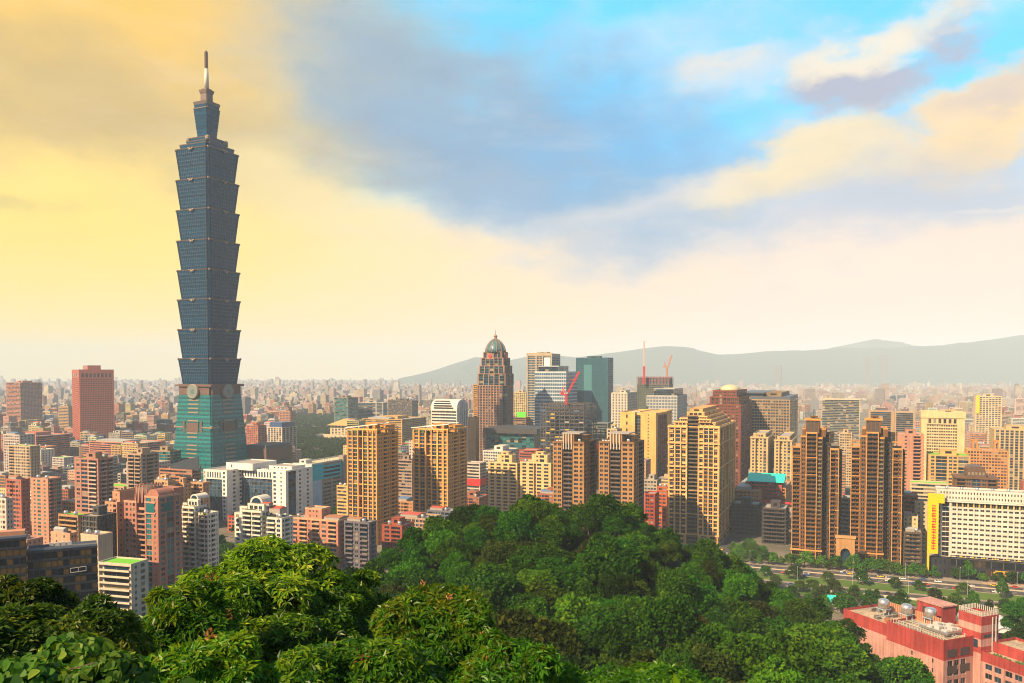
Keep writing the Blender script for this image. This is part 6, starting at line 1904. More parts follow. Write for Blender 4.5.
# ================================================================ far mountains
def make_range(name, pts, d, depth, seed, col):
    xs = np.linspace(pts[0][0], pts[-1][0], 260)
    ys = np.interp(xs, [p[0] for p in pts], [p[1] for p in pts])
    v = []; nr = 12
    for r in range(nr):
        t = r / (nr - 1)
        for px, py in zip(xs, ys):
            P = at_d(px, py, d)
            x, y = P.x * (1 + (t - .55) * depth / d), d + (t - .55) * depth
            nz = mnoise.fractal(Vector((x / 900 + seed, y / 900, seed)), 1.0, 2.0, 6)
            prof = math.sin(min(1, t / .55) * math.pi / 2) ** 1.3 if t < .55 else math.cos((t - .55) / .45 * math.pi / 2)
            z = P.z * prof * (1 + .10 * nz) - (1 if t in (0, 1) else 0)
            v.append((x + 160 * nz, y, max(-1, z)))
    n = len(xs)
    m = MB(); m.v = v
    m.f = [(r * n + i, r * n + i + 1, (r + 1) * n + i + 1, (r + 1) * n + i) for r in range(nr - 1) for i in range(n - 1)]
    m.m = [0] * len(m.f)
    o = m.build(name, plain_mat('far_forest', col, .95), None, True)
    tag(o, kind='structure')
make_range('mountains', [(405, 377), (425, 372), (445, 366), (470, 358), (500, 362), (530, 356), (580, 357), (620, 352), (655, 348), (680, 349), (715, 355), (760, 352), (800, 350), (850, 349),
                         (900, 346), (950, 343), (990, 340), (1030, 335), (1120, 330)], 9500, 2700, 3, (.06, .09, .08))
make_range('mountains', [(780, 362), (830, 348), (868, 341), (900, 345), (930, 348), (960, 342), (1010, 346), (1080, 340)], 11000, 1800, 9, (.06, .09, .08))

# ================================================================ the city beyond: procedural wall pattern, one mesh of far blocks
def city_mat():
    m = bpy.data.materials.new('city_block'); m.use_nodes = True
    T = NT(m.node_tree)
    uv = T.n('ShaderNodeUVMap'); uv.uv_map = 'UVMap'
    at = T.n('ShaderNodeAttribute'); at.attribute_name = 'tint'
    sep = T.n('ShaderNodeSeparateXYZ'); T.link(uv.outputs[0], sep.inputs[0])
    fu = T.math('FRACT', T.math('DIVIDE', sep.outputs[0], 3.4)); fv = T.math('FRACT', T.math('DIVIDE', sep.outputs[1], 3.3))
    inu = T.math('MULTIPLY', T.math('GREATER_THAN', fu, .22), T.math('LESS_THAN', fu, .80))
    inv = T.math('MULTIPLY', T.math('GREATER_THAN', fv, .34), T.math('LESS_THAN', fv, .82))
    rib = T.math('GREATER_THAN', at.outputs['Alpha'], .7)
    w = T.math('MULTIPLY', T.math('MAXIMUM', inu, rib), inv)
    w = T.math('MULTIPLY', w, T.math('GREATER_THAN', sep.outputs[1], .01))
    wn = T.n('ShaderNodeTexWhiteNoise', noise_dimensions='2D')
    fl = T.n('ShaderNodeCombineXYZ'); T.link(T.math('FLOOR', T.math('DIVIDE', sep.outputs[0], 3.4)), fl.inputs[0]); T.link(T.math('FLOOR', T.math('DIVIDE', sep.outputs[1], 3.3)), fl.inputs[1])
    T.link(fl.outputs[0], wn.inputs[0])
    glass = T.mix(wn.outputs[0], (.025, .03, .04), (.15, .12, .09))
    nz = T.noise(None, .05, 4, .6); T.link(T.n('ShaderNodeTexCoord').outputs['Object'], nz.inputs['Vector'])
    wall = T.mix(T.smooth(nz.outputs[0], .3, .7, .0, .35), at.outputs['Color'], (.12, .09, .07))
    col = T.mix(w, wall, glass)
    p = T.n('ShaderNodeBsdfPrincipled'); T.link(col, p.inputs['Base Color'])
    T.link(T.math('SUBTRACT', .85, T.math('MULTIPLY', w, .6)), p.inputs['Roughness'])
    T.link(p.outputs[0], T.n('ShaderNodeOutputMaterial').inputs[0])
    return m
PAL = [(232, 204, 170), (226, 178, 146), (240, 226, 206), (214, 160, 136), (192, 108, 86), (230, 200, 140), (200, 186, 172), (244, 234, 220), (150, 130, 116), (214, 180, 120), (176, 156, 140), (124, 128, 138), (210, 150, 110)]
PALN = ['buff', 'salmon', 'cream', 'dusty pink', 'brick red', 'pale yellow', 'light grey', 'white', 'brownish grey', 'straw coloured', 'taupe', 'slate grey', 'apricot']
def clear_of_feet(x, y, r):
    for cx, cy, ex, W, D in FOOT:
        dx, dy = x - cx, y - cy
        if abs(dx) > 260 or abs(dy) > 260: continue
        u, v = dx * ex.x + dy * ex.y, -dx * ex.y + dy * ex.x
        if abs(u) < W / 2 + r and abs(v) < D / 2 + r: return False
    return True
GX, GY = Vector((math.cos(rad(YAW)), math.sin(rad(YAW)))), Vector((-math.sin(rad(YAW)), math.cos(rad(YAW))))
RO = Vector((232.0, 586.0))          # a point on the boulevard; it runs along GX
def road_st(x, y):
    v = Vector((x, y)) - RO
    return v.dot(GX), v.dot(GY)
def is_open(x, y):
    """parks, roads and hill where no block may stand"""
    p = proj((x, y, 0))
    if p is None: return True
    s, t = road_st(x, y)
    if t < 22 and s > -150: return True
    if 292 < p[0] < 352 and 1150 < y < 2750: return True
    if 735 < p[0] < 800 and y < 690: return True
    if y < 500 and math.hypot(x, y) < 470 and x > -150: return True
    if y < 470: return True
    return False
hill_line = [(0, 590), (150, 560), (230, 545), (300, 552), (390, 552), (450, 510), (530, 497), (610, 500), (700, 545), (760, 572), (850, 590), (1024, 590)]
cover = np.interp(np.arange(1024), [p[0] for p in hill_line], [p[1] for p in hill_line])
for d, a, c, yt in sorted(SKYLINE): pass
cand = []
rnd = random.Random(77)
s0 = 37.0
for i in range(-150, 150):
    for j in range(0, 112):
        if i % 4 == 0 or j % 5 == 0: continue          # streets
        q = GX * (i * s0 + rnd.uniform(-4, 4)) + GY * (j * s0 + rnd.uniform(-4, 4))
        x, y = q.x, q.y
        if y < 470 or y > 3000: continue
        p = proj((x, y, 0))
        if p is None or not -30 < p[0] < 1054: continue
        if is_open(x, y) or not clear_of_feet(x, y, 13): continue
        cand.append((y, x, p[0]))
cand.sort()
placed = []
near_n = 0
sk = sorted(SKYLINE)
si = 0
for y, x, px in cand:
    while si < len(sk) and sk[si][0] <= y:
        d, a, c, yt = sk[si]; si += 1
        a, c = max(0, int(a)), min(1023, int(c))
        if c > a: cover[a:c] = np.minimum(cover[a:c], yt)
    h = rnd.choice((14, 18, 22, 26, 30, 36)) * rnd.uniform(.9, 1.15)
    if rnd.random() < .07: h *= 1.7
    if px > 690 and y < 800: h *= .6
    if y < 700 and px < 350: h = min(h, 30)
    if y < 670 and 210 < px < 720: continue
    if y < 900 and 196 < px < 352: continue
    if y < 640 and 60 < px < 190: h = min(h, 18)
    w, dd = rnd.uniform(17, 31), rnd.uniform(14, 25)
    top = proj((x, y, h))[1]
    hw = w * .55 / y * FPX
    a, c = max(0, int(px - hw)), min(1023, int(px + hw))
    if c <= a: continue
    vis = (cover[a:c] > top + 2.0).mean()
    placed.append((y, x, px, w, dd, h, vis, top))
    if vis > .3: cover[a:c] = np.minimum(cover[a:c], top)
seen = [p for p in placed if p[6] > .3]
seen.sort(key=lambda p: -(p[3] * p[5] / p[0] ** 2) * p[6])
N_MID = 240
mids = sorted(seen[:N_MID]); midset = set((p[0], p[1]) for p in mids)
rest_blocks = [p for p in placed if (p[0], p[1]) not in midset and p[6] > .02]

# landmarks used to say where an ordinary block stands
LM = [(20, 'the pink and grey office'), (57, 'the civic hall'), (93, 'the dark slotted pink office'), (135, 'the drum roofed tower'), (168, 'the flat brown block'), (210, 'the tallest skyscraper'),
      (245, 'the teal mall'), (279, 'the blue capped hotel'), (320, 'the park trees'), (348, 'the yellow roofed hall'), (372, 'the first golden tower'), (405, 'the golden tower gap'), (440, 'the white vaulted office'),
      (478, 'the slim golden brown tower'), (497, 'the domed spire tower'), (520, 'the green sign panel'), (543, 'the hollow topped tower'), (568, 'the steel frame'), (594, 'the dark teal tower'), (624, 'the white ribbed office'),
      (655, 'the netted construction tower'), (690, 'the cream tower'), (728, 'the red brown domed tower'), (768, 'the beige gridded slab'), (800, 'the arch linked twins'), (845, 'the white ribbed slab'),
      (880, 'the beige framed glass pair'), (915, 'the mauve slab'), (943, 'the yellow gridded hotel'), (988, 'the yellow signed office'), (1015, 'the columned block')]
ROOFT = [('t', 'steel tanks'), ('R', 'red shed'), ('U', 'blue shed'), ('G', 'green shed'), ('Y', 'grey shed'), ('X', 'rusty shed'), ('h', 'lift hut'), ('v', 'roof lawn'),
         ('th', 'hut, tanks'), ('tR', 'tanks, red shed'), ('hU', 'hut, blue shed'), ('tY', 'tanks, grey shed')]
used = set()
for k, (y, x, px, w, dd, h, vis, top) in enumerate(mids):
    lm = min(LM, key=lambda q: abs(q[0] - px))[1]
    rel = 'nearer than' if y < 760 else ('level with' if y < 1500 else 'far beyond')
    size = 'low' if h < 20 else ('midrise' if h < 33 else 'tall')
    for _ in range(400):
        ci = rnd.randrange(len(PAL)); ro = rnd.choice(ROOFT)
        if y < 900 and rnd.random() < .5 and px < 420: ci = rnd.choice((0, 1, 3, 4, 12, 2, 7))
        lab = f'{size} {PALN[ci]} block, {ro[1]} atop, {rel} {lm}'
        if lab not in used and (ci, lm) not in used: break
    if lab in used: lab = f'{size} {PALN[ci]} housing block, {ro[1]} atop, {rel} {lm}'
    used.add(lab); used.add((ci, lm))
    hw = w / 2 / y * FPX
    c = tuple(v * rnd.uniform(.92, 1.05) for v in PAL[ci])
    if y < 1000: fr, sd = None, None
    else: fr = rnd.choice(('@w3', '@r5', '@w4', '@b4')); sd = '@n5'
    # front right corner from the centre
    C = Vector((x, y)) + GX * (w / 2) - GY * (dd / 2)
    pc = proj((C.x, C.y, h))
    b = block('housing_block', lab, 'building', pc[0] - 5, pc[0], None, pc[1], C.y, srgb(*[min(255, v) for v in c], .74), fr, sd, D=dd, W=w, n_ind=0,
              top=ro[0], seed=k, glass=rnd.choice('nnndb'), fin=True)

def box_city(name, items, tinted=True):
    """far blocks as one mesh: walls with a window pattern in metres, plain roofs"""
    nb = len(items)
    V = []; UV = []; TI = []; F = []
    for (x, y, w, d, h, tint, rz) in items:
        c, s = math.cos(rz), math.sin(rz)
        ps = [(x + u * c - v * s, y + u * s + v * c) for u, v in ((-w / 2, -d / 2), (w / 2, -d / 2), (w / 2, d / 2), (-w / 2, d / 2))]
        for a, e, L in ((0, 1, w), (1, 2, d), (2, 3, w), (3, 0, d)):
            V += [(*ps[a], 0), (*ps[e], 0), (*ps[e], h), (*ps[a], h)]
            UV += [(0, 0.02), (L, 0.02), (L, h), (0, h)]
            TI += [tint] * 4
        V += [(*p, h) for p in ps]; UV += [(0, 0)] * 4
        g = .55 + .3 * rnd.random()
        rc = rnd.choice(((.30, .27, .24), (.36, .32, .27), (.22, .2, .19), (.30, .12, .08), (.2, .25, .3)))
        TI += [(rc[0], rc[1], rc[2], 0)] * 4
        # stair head on the roof
        u0, v0 = rnd.uniform(-.3, .1) * w, rnd.uniform(-.3, .1) * d; hw, hd, hh = w * .3, d * .32, rnd.uniform(2.5, 6)
        qs = [(x + u * c - v * s, y + u * s + v * c) for u, v in ((u0, v0), (u0 + hw, v0), (u0 + hw, v0 + hd), (u0, v0 + hd))]
        for a, e in ((0, 1), (1, 2), (2, 3), (3, 0)):
            V += [(*qs[a], h), (*qs[e], h), (*qs[e], h + hh), (*qs[a], h + hh)]; UV += [(0, 0)] * 4; TI += [(tint[0] * .9, tint[1] * .9, tint[2] * .9, 0)] * 4
        V += [(*q, h + hh) for q in qs]; UV += [(0, 0)] * 4; TI += [(rc[0], rc[1], rc[2], 0)] * 4
    n = len(V)
    me = bpy.data.meshes.new(name)
    fill_mesh(me, np.array(V), np.arange(n, dtype=np.int32), np.full(n // 4, 4, dtype=np.int32))
    ul = me.uv_layers.new(name='UVMap'); ul.data.foreach_set('uv', np.array(UV, dtype=np.float32).ravel())
    ca = me.color_attributes.new('tint', 'FLOAT_COLOR', 'CORNER'); ca.data.foreach_set('color', np.array(TI, dtype=np.float32).ravel())
    me.materials.append(CITY_M)
    return put(bpy.data.objects.new(name, me))
CITY_M = city_mat()
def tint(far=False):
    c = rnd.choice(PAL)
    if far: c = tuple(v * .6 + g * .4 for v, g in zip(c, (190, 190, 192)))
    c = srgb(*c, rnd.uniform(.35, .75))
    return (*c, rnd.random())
items = []
for (y, x, px, w, dd, h, vis, top) in rest_blocks:
    items.append((x, y, w, dd, h, tint(), rad(YAW)))
# thin ring of low blocks just outside the photo's edges and the far plain
y = 3000.0
while y < 12600:
    step = 47 + (y - 3000) * .010
    halfw = .66 * y
    x = -halfw
    while x < halfw:
        if rnd.random() < .74:
            h = rnd.choice((10, 14, 18, 22, 28, 36)) * rnd.uniform(.8, 1.2)
            if rnd.random() < .10: h *= rnd.uniform(1.4, 2.3)
            if y > 5000 and x > -.05 * y: h *= .9
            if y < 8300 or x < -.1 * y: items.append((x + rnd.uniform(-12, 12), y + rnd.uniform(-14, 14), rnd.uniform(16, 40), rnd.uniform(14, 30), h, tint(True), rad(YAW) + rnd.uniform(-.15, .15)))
        x += step
    y += step * .95
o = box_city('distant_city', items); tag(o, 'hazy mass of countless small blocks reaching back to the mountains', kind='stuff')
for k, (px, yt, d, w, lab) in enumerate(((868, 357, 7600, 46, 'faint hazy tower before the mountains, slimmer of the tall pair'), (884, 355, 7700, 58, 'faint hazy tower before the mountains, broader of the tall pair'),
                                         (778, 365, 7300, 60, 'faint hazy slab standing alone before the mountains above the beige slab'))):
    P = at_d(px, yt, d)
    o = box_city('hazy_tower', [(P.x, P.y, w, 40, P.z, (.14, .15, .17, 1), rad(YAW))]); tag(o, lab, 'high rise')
# ================================================================ foliage
def leaf_mat(name, dark, mid, light, trans=.35, rare=None, rough=.45, spec=.06, hue=.03, base_v=.27):
    m = bpy.data.materials.new(name); m.use_nodes = True
    T = NT(m.node_tree)
    geo = T.n('ShaderNodeNewGeometry'); info = T.n('ShaderNodeObjectInfo')
    tc = T.n('ShaderNodeTexCoord')
    nz = T.noise(tc.outputs['Object'], .45, 3, .6)
    r = T.math('ADD', T.math('MULTIPLY', geo.outputs['Random Per Island'], .55), T.math('MULTIPLY', T.smooth(nz.outputs[0], .3, .7), .45))
    col = T.mix(T.smooth(r, .0, .5), dark, mid)
    col = T.mix(T.smooth(r, .5, 1.0), col, light)
    if rare: col = T.mix(T.math('GREATER_THAN', geo.outputs['Random Per Island'], 1 - rare[1]), col, rare[0])
    hsv = T.n('ShaderNodeHueSaturation')
    T.link(col, hsv.inputs['Color'])
    T.link(T.math('ADD', .497 - hue * .5, T.math('MULTIPLY', info.outputs['Random'], hue)), hsv.inputs['Hue'])
    T.link(T.math('ADD', base_v, T.math('MULTIPLY', info.outputs['Random'], .70)), hsv.inputs['Value'])
    p = T.n('ShaderNodeBsdfPrincipled'); T.link(hsv.outputs[0], p.inputs['Base Color']); p.inputs['Roughness'].default_value = rough
    p.inputs['Specular IOR Level'].default_value = spec
    tr = T.n('ShaderNodeBsdfTranslucent')
    T.link(T.mix(1.0, hsv.outputs[0], (1.25, 1.15, .5), 'MULTIPLY'), tr.inputs[0])
    mx = T.n('ShaderNodeMixShader'); mx.inputs[0].default_value = trans
    T.link(p.outputs[0], mx.inputs[1]); T.link(tr.outputs[0], mx.inputs[2])
    T.link(mx.outputs[0], T.n('ShaderNodeOutputMaterial').inputs[0])
    return m
BARK = plain_mat('bark', (.085, .06, .042), .95)

def unit(a):
    return a / np.maximum(np.linalg.norm(a, axis=-1, keepdims=True), 1e-6)
def leaves(rng, pos, axis, normal, L, Wd, fold=.25):
    """folded diamond leaves: pos base, axis along the leaf, normal its face; two triangles sharing the midrib"""
    n = len(pos)
    side = unit(np.cross(axis, normal))
    nor = np.cross(side, axis)
    L = L[:, None]; Wd = Wd[:, None]
    mid = pos + axis * L * .45
    tip = pos + axis * L - nor * L * .12
    v = np.empty((n, 4, 3))
    v[:, 0] = pos
    v[:, 1] = mid + side * Wd * .5 + nor * Wd * fold
    v[:, 2] = tip
    v[:, 3] = mid - side * Wd * .5 + nor * Wd * fold
    return v
def leaf_mesh(name, quads, mat, smooth=False):
    n = len(quads)
    me = bpy.data.meshes.new(name)
    base = (np.arange(n) * 4)[:, None]
    idx = (base + np.array([0, 1, 2, 0, 2, 3])[None]).ravel().astype(np.int32)
    fill_mesh(me, quads.reshape(-1, 3), idx, np.full(2 * n, 3, dtype=np.int32))
    me.materials.append(mat)
    return me
def shell(rng, lobes, n, inner=.72, low=-.45):
    """points on the surface of a heap of ellipsoids, hidden ones dropped; returns points and outward directions"""
    lob = np.array([(*c, *r) for c, r in lobes])
    wts = (lob[:, 3] * lob[:, 4]) ** 1.0; wts /= wts.sum()
    P, D = [], []
    while sum(len(p) for p in P) < n:
        k = rng.choice(len(lob), size=n, p=wts)
        d = unit(rng.normal(size=(n, 3)))
        d[:, 2] = np.where(d[:, 2] < low, -d[:, 2], d[:, 2])
        rr = inner + (1.06 - inner) * rng.random(n) ** .5
        p = lob[k, :3] + d * lob[k, 3:] * rr[:, None]
        ins = np.zeros(n, bool)
        for q in range(len(lob)):
            e = ((p - lob[q, :3]) / lob[q, 3:])
            ins |= ((e ** 2).sum(1) < (inner * .92) ** 2) & (k != q)
        p, d2 = p[~ins], unit(d[~ins] / lob[k[~ins], 3:])
        P.append(p); D.append(d2)
    return np.concatenate(P)[:n], np.concatenate(D)[:n]
def crown_lobes(rng, R0, H, n, flat=.75, seed_top=True):
    L = []
    for k in range(n):
        a = rng.random() * 2 * np.pi; t = rng.random() ** .7
        rr = R0 * (.10 + .78 * np.sqrt(rng.random()))
        dome = max(.12, 1 - (rr / R0) ** 2.2)
        z = H * (.22 + .68 * dome * (.35 + .65 * t))
        s = R0 * rng.uniform(.13, .30)
        L.append(((rr * np.cos(a), rr * np.sin(a), z), (s, s * rng.uniform(.85, 1.15), s * flat * rng.uniform(.75, 1.1))))
    L.append(((0, 0, H * .45), (R0 * .62, R0 * .62, H * .36)))
    return L
def crown_clumps(rng, lobes, n, size, jitter=.8, inner=.74):
    """small leaf sprays for trees seen from afar"""
    p, d = shell(rng, lobes, n, inner)
    ax = unit(rng.normal(size=p.shape) * jitter + d * .5 + np.array([0, 0, -.15]))
    nr = unit(d + rng.normal(size=p.shape) * .55 + np.array([0, 0, .35]))
    s = size * rng.uniform(.6, 1.35, n)
    return leaves(rng, p, ax, nr, s * 1.3, s * .9, .12)
def crown_rosettes(rng, lobes, n, k, L, Wd, droop=.55, inner=.70):
    """twig ends, each with a whorl of long drooping leaves"""
    p, d = shell(rng, lobes, n, inner)
    out = []
    up = np.array([0, 0, 1.0])
    tw = unit(d + up * .5 + rng.normal(size=p.shape) * .35)
    e1 = unit(np.cross(tw, rng.normal(size=p.shape))); e2 = np.cross(tw, e1)
    for i in range(k):
        a = 2 * np.pi * (i + rng.random(n) * .7) / k
        spread = rng.uniform(.7, 1.15, n)[:, None]
        ax = unit(tw * rng.uniform(.15, .75, n)[:, None] + (e1 * np.cos(a)[:, None] + e2 * np.sin(a)[:, None]) * spread + np.array([0, 0, -droop]) * rng.uniform(.5, 1.2, n)[:, None])
        nr = unit(tw + rng.normal(size=p.shape) * .25 + up * .4)
        l = L * rng.uniform(.65, 1.25, n)
        out.append(leaves(rng, p + ax * .02, ax, nr, l, Wd * l / L * rng.uniform(.8, 1.2, n), .18))
    return np.concatenate(out), p, d
def trunk_mesh(rng, H, r0, lobes, nl=6, name='trunk'):
    m = MB()
    def limb(a, b, ra, rb, n=4, wob=.05):
        a, b = np.array(a, float), np.array(b, float)
        pts = [a + (b - a) * t + rng.normal(size=3) * wob * np.linalg.norm(b - a) * (0 if t in (0, 1) else 1) for t in np.linspace(0, 1, n)]
        rg = []
        for q, t in zip(pts, np.linspace(0, 1, n)):
            r = ra + (rb - ra) * t
            dr = unit((b - a)[None])[0]
            u = np.cross(dr, [0.3, 0.9, 0.1]); u /= np.linalg.norm(u); w = np.cross(dr, u)
            rg.append([tuple(q + u * r * math.cos(2 * math.pi * s / 6) + w * r * math.sin(2 * math.pi * s / 6)) for s in range(6)])
        m.loft(rg)
    limb((0, 0, -1.5), (0, 0, H * .45), r0, r0 * .6, 5, .03)
    for c, r in sorted(lobes, key=lambda q: -q[1][0])[:nl]:
        limb((0, 0, H * rng.uniform(.25, .45)), (c[0], c[1], c[2] * .95), r0 * .45, r0 * .12, 4)
    return m.mesh(name, BARK)

GREENS = {
 'deep': leaf_mat('deep_green_leaves', (.012, .056, .005), (.030, .115, .006), (.085, .22, .010), .25),
 'mid': leaf_mat('mid_green_leaves', (.018, .080, .005), (.050, .165, .006), (.14, .30, .010), .28),
 'bright': leaf_mat('bright_green_leaves', (.030, .105, .006), (.085, .22, .010), (.22, .36, .014), .32),
 'olive': leaf_mat('olive_leaves', (.024, .056, .008), (.060, .105, .012), (.14, .17, .02), .35),
 'brown': leaf_mat('dry_brown_leaves', (.045, .040, .010), (.085, .075, .018), (.13, .12, .03), .35),
}
def tree_kind(name, seed, R0, H, nl, nclump, size, flat=.8, trunk=.28):
    rng = np.random.default_rng(seed)
    lb = crown_lobes(rng, R0, H, nl, flat)
    # drop lobes so that crown sits on its trunk
    q = crown_clumps(rng, lb, nclump, size)
    return leaf_mesh('crown', q, GREENS['deep']), trunk_mesh(rng, H, trunk, lb)
HILL_KINDS = [tree_kind('a', 1, 5.4, 9.5, 46, 5600, .46), tree_kind('b', 2, 6.2, 10.5, 54, 6600, .46, .7), tree_kind('c', 3, 4.6, 10.5, 40, 5000, .44, 1.0),
              tree_kind('d', 4, 7.0, 10.0, 60, 7400, .48, .62), tree_kind('e', 5, 5.0, 9.0, 40, 5000, .5, .8), tree_kind('f', 6, 5.8, 11.5, 50, 6000, .42, .9)]
CITY_KINDS = [tree_kind('g', 11, 3.6, 7.5, 9, 900, .6), tree_kind('h', 12, 4.2, 8.5, 10, 1100, .62), tree_kind('i', 13, 3.0, 8.0, 8, 800, .55, 1.1)]
def with_mat(me, mat):
    k = (me.name, mat.name)
    if k not in _mm:
        c = me.copy(); c.name = 'crown'; c.materials.clear(); c.materials.append(mat); _mm[k] = c
    return _mm[k]
_mm = {}
def plant_tree(name, kind, mat, loc, rz, s, label, group, cat='tree'):
    crown, trunk = kind
    r = empty(name, loc, rz); r.scale = s
    tag(r, label, cat, group)
    put(bpy.data.objects.new('crown', with_mat(crown, mat)), r)
    put(bpy.data.objects.new('trunk', trunk), r)
    return r

# ---- the wooded hill
rnd = random.Random(21)
pts = []
cands = []
for _ in range(26000):
    px = rnd.uniform(300, 960); d = rnd.uniform(95, 345)
    x = (px - 512) / FPX * d
    cands.append((x, d))
cands.sort(key=lambda p: p[1])
ch = top_h(np.array([c[0] for c in cands]), np.array([c[1] for c in cands]))
gh = ground_h(np.array([c[0] for c in cands]), np.array([c[1] for c in cands]))
grid = {}
hidden = np.full(1024, 700.0)
hill_trees = []
for (x, y), zt, zg in sorted(zip(cands, ch, gh), key=lambda q: rnd.random()):
    if zg < 5: continue
    rr = 8.0
    gx, gy = int(x // 8), int(y // 8)
    if any((x - a) ** 2 + (y - b) ** 2 < rr * rr for i in (-1, 0, 1) for j in (-1, 0, 1) for a, b in grid.get((gx + i, gy + j), ())): continue
    p = proj((x, y, zg + TREE_H))
    if p is None or p[1] > 700 or p[0] < 330 and p[1] > 560: continue
    if not clear_of_feet(x, y, 8): continue
    grid.setdefault((gx, gy), []).append((x, y))
    hill_trees.append((y, x, zg, p))
hill_trees.sort()
# keep what shows: walk from near to far
cov = np.full(1024, 690.0); kept = []
for y, x, zg, p in hill_trees:
    a, c = max(0, int(p[0] - 5 / y * FPX)), min(1023, int(p[0] + 5 / y * FPX))
    if c <= a: continue
    if cov[a:c].mean() > p[1] - 6:
        kept.append((y, x, zg, p)); cov[a:c] = np.minimum(cov[a:c], p[1] + 8)
WHERE = lambda p, y: ('on the crest against the city' if y > 262 and p[0] < 650 else 'on the shoulder falling to the road' if p[0] > 690 else 'in the hollow before the crest' if y > 170 else 'low on the near slope')
print('HILL TREES', len(hill_trees), len(kept))
for k, (y, x, zg, p) in enumerate(kept[:292]):
    u = rnd.random()
    brownish = (abs(p[0] - 690) < 16 and abs(p[1] - 598) < 9)
    key = 'brown' if brownish else 'deep' if u < .44 else 'mid' if u < .83 else 'bright' if u < .96 else 'olive'
    if p[0] < 440 and y > 220: key = 'deep' if u < .7 else 'mid'
    word = {'brown': 'dry brown', 'deep': 'deep green', 'mid': 'mid green', 'bright': 'bright green', 'olive': 'olive green'}[key]
    s = rnd.choice((.8, .95, 1.05, 1.2, 1.5)) * rnd.uniform(.9, 1.1) * (.85 if y > 250 else 1.0)
    where = WHERE(p, y)
    plant_tree('hill_tree', rnd.choice(HILL_KINDS), GREENS[key], (x, y, zg - .8), rnd.uniform(0, 6.28), (s * rnd.uniform(.9, 1.15), s * rnd.uniform(.9, 1.15), s * rnd.uniform(.85, 1.2)),
               f'{word} rounded tree crowded among others {where}', f'{word} trees {where}')

# ---- boulevard, slip road and what stands along them
def strip(name, s0, s1, t0, t1, z, mat, h=None, label=None):
    m = MB()
    n = max(1, int((s1 - s0) / 30))
    for k in range(n):
        a, b = s0 + (s1 - s0) * k / n, s0 + (s1 - s0) * (k + 1) / n
        P = [RO + GX * u + GY * v for u, v in ((a, t0), (b, t0), (b, t1), (a, t1))]
        if h:
            i = len(m.v); m.v += [(p.x, p.y, z) for p in P] + [(p.x, p.y, z + h) for p in P]
            for f in ((0, 1, 5, 4), (1, 2, 6, 5), (2, 3, 7, 6), (3, 0, 4, 7), (4, 5, 6, 7)): m.f.append(tuple(i + q for q in f)); m.m.append(0)
        else:
            m.quad(*[(p.x, p.y, z) for p in P])
    o = m.build(name, mat)
    return tag(o, kind='structure')
ASPH = wall_mat((.075, .070, .068), .9, .25, name='asphalt'); PAVE = wall_mat((.30, .26, .21), .9, .2, name='paving'); WHITE_P = plain_mat('road_paint', (.7, .68, .6), .8)
GRASS = wall_mat((.085, .16, .022), .95, .35, name='verge_grass')
strip('verge', -160, 260, -64, 22, .30, GRASS)
strip('road', -160, 260, -12, 11, .42, ASPH)
strip('road', -160, 260, -48, -37, .42, ASPH)
strip('pavement', -160, 260, 11.3, 21, .34, PAVE, .2)
strip('pavement', -160, 260, -36.5, -33, .34, PAVE, .2)
strip('kerb', -160, 260, -12.6, -12.2, .34, CONC, .22)
for t in (-8.2, -4.4, 3.6, 7.3):
    m = MB()
    for k in range(52):
        a = -158 + 8 * k
        P = [RO + GX * u + GY * v for u, v in ((a, t), (a + 3.5, t), (a + 3.5, t + .22), (a, t + .22))]
        m.quad(*[(p.x, p.y, .426) for p in P])
    tag(m.build('road_markings', WHITE_P), kind='structure')
strip('road_edge', -160, 260, -.5, .5, .43, plain_mat('median_concrete', (.42, .36, .28), .9), .55)
strip('plaza', 92, 150, 12, 30, .56, wall_mat((.46, .33, .24), .9, .3, name='tan_plaza'))
strip('plaza', -118, -60, -34, -18, .36, wall_mat((.42, .27, .17), .9, .3, name='tan_yard'))
# street between the cream tower and the twins
m = MB()
P = [RO + GX * u + GY * v for u, v in ((-92, 11), (-80, 11), (-80, 120), (-92, 120))]
m.quad(*[(p.x, p.y, .33) for p in P]); tag(m.build('side_street', ASPH), kind='structure')
m = MB()
P = [RO + GX * u + GY * v for u, v in ((-2, 11), (6, 11), (6, 70), (-2, 70))]
# parapet of the raised slip road
para = strip('road_parapet', -150, 120, -50.4, -49.9, .3, plain_mat('parapet_concrete', (.5, .44, .36), .9), 1.4)

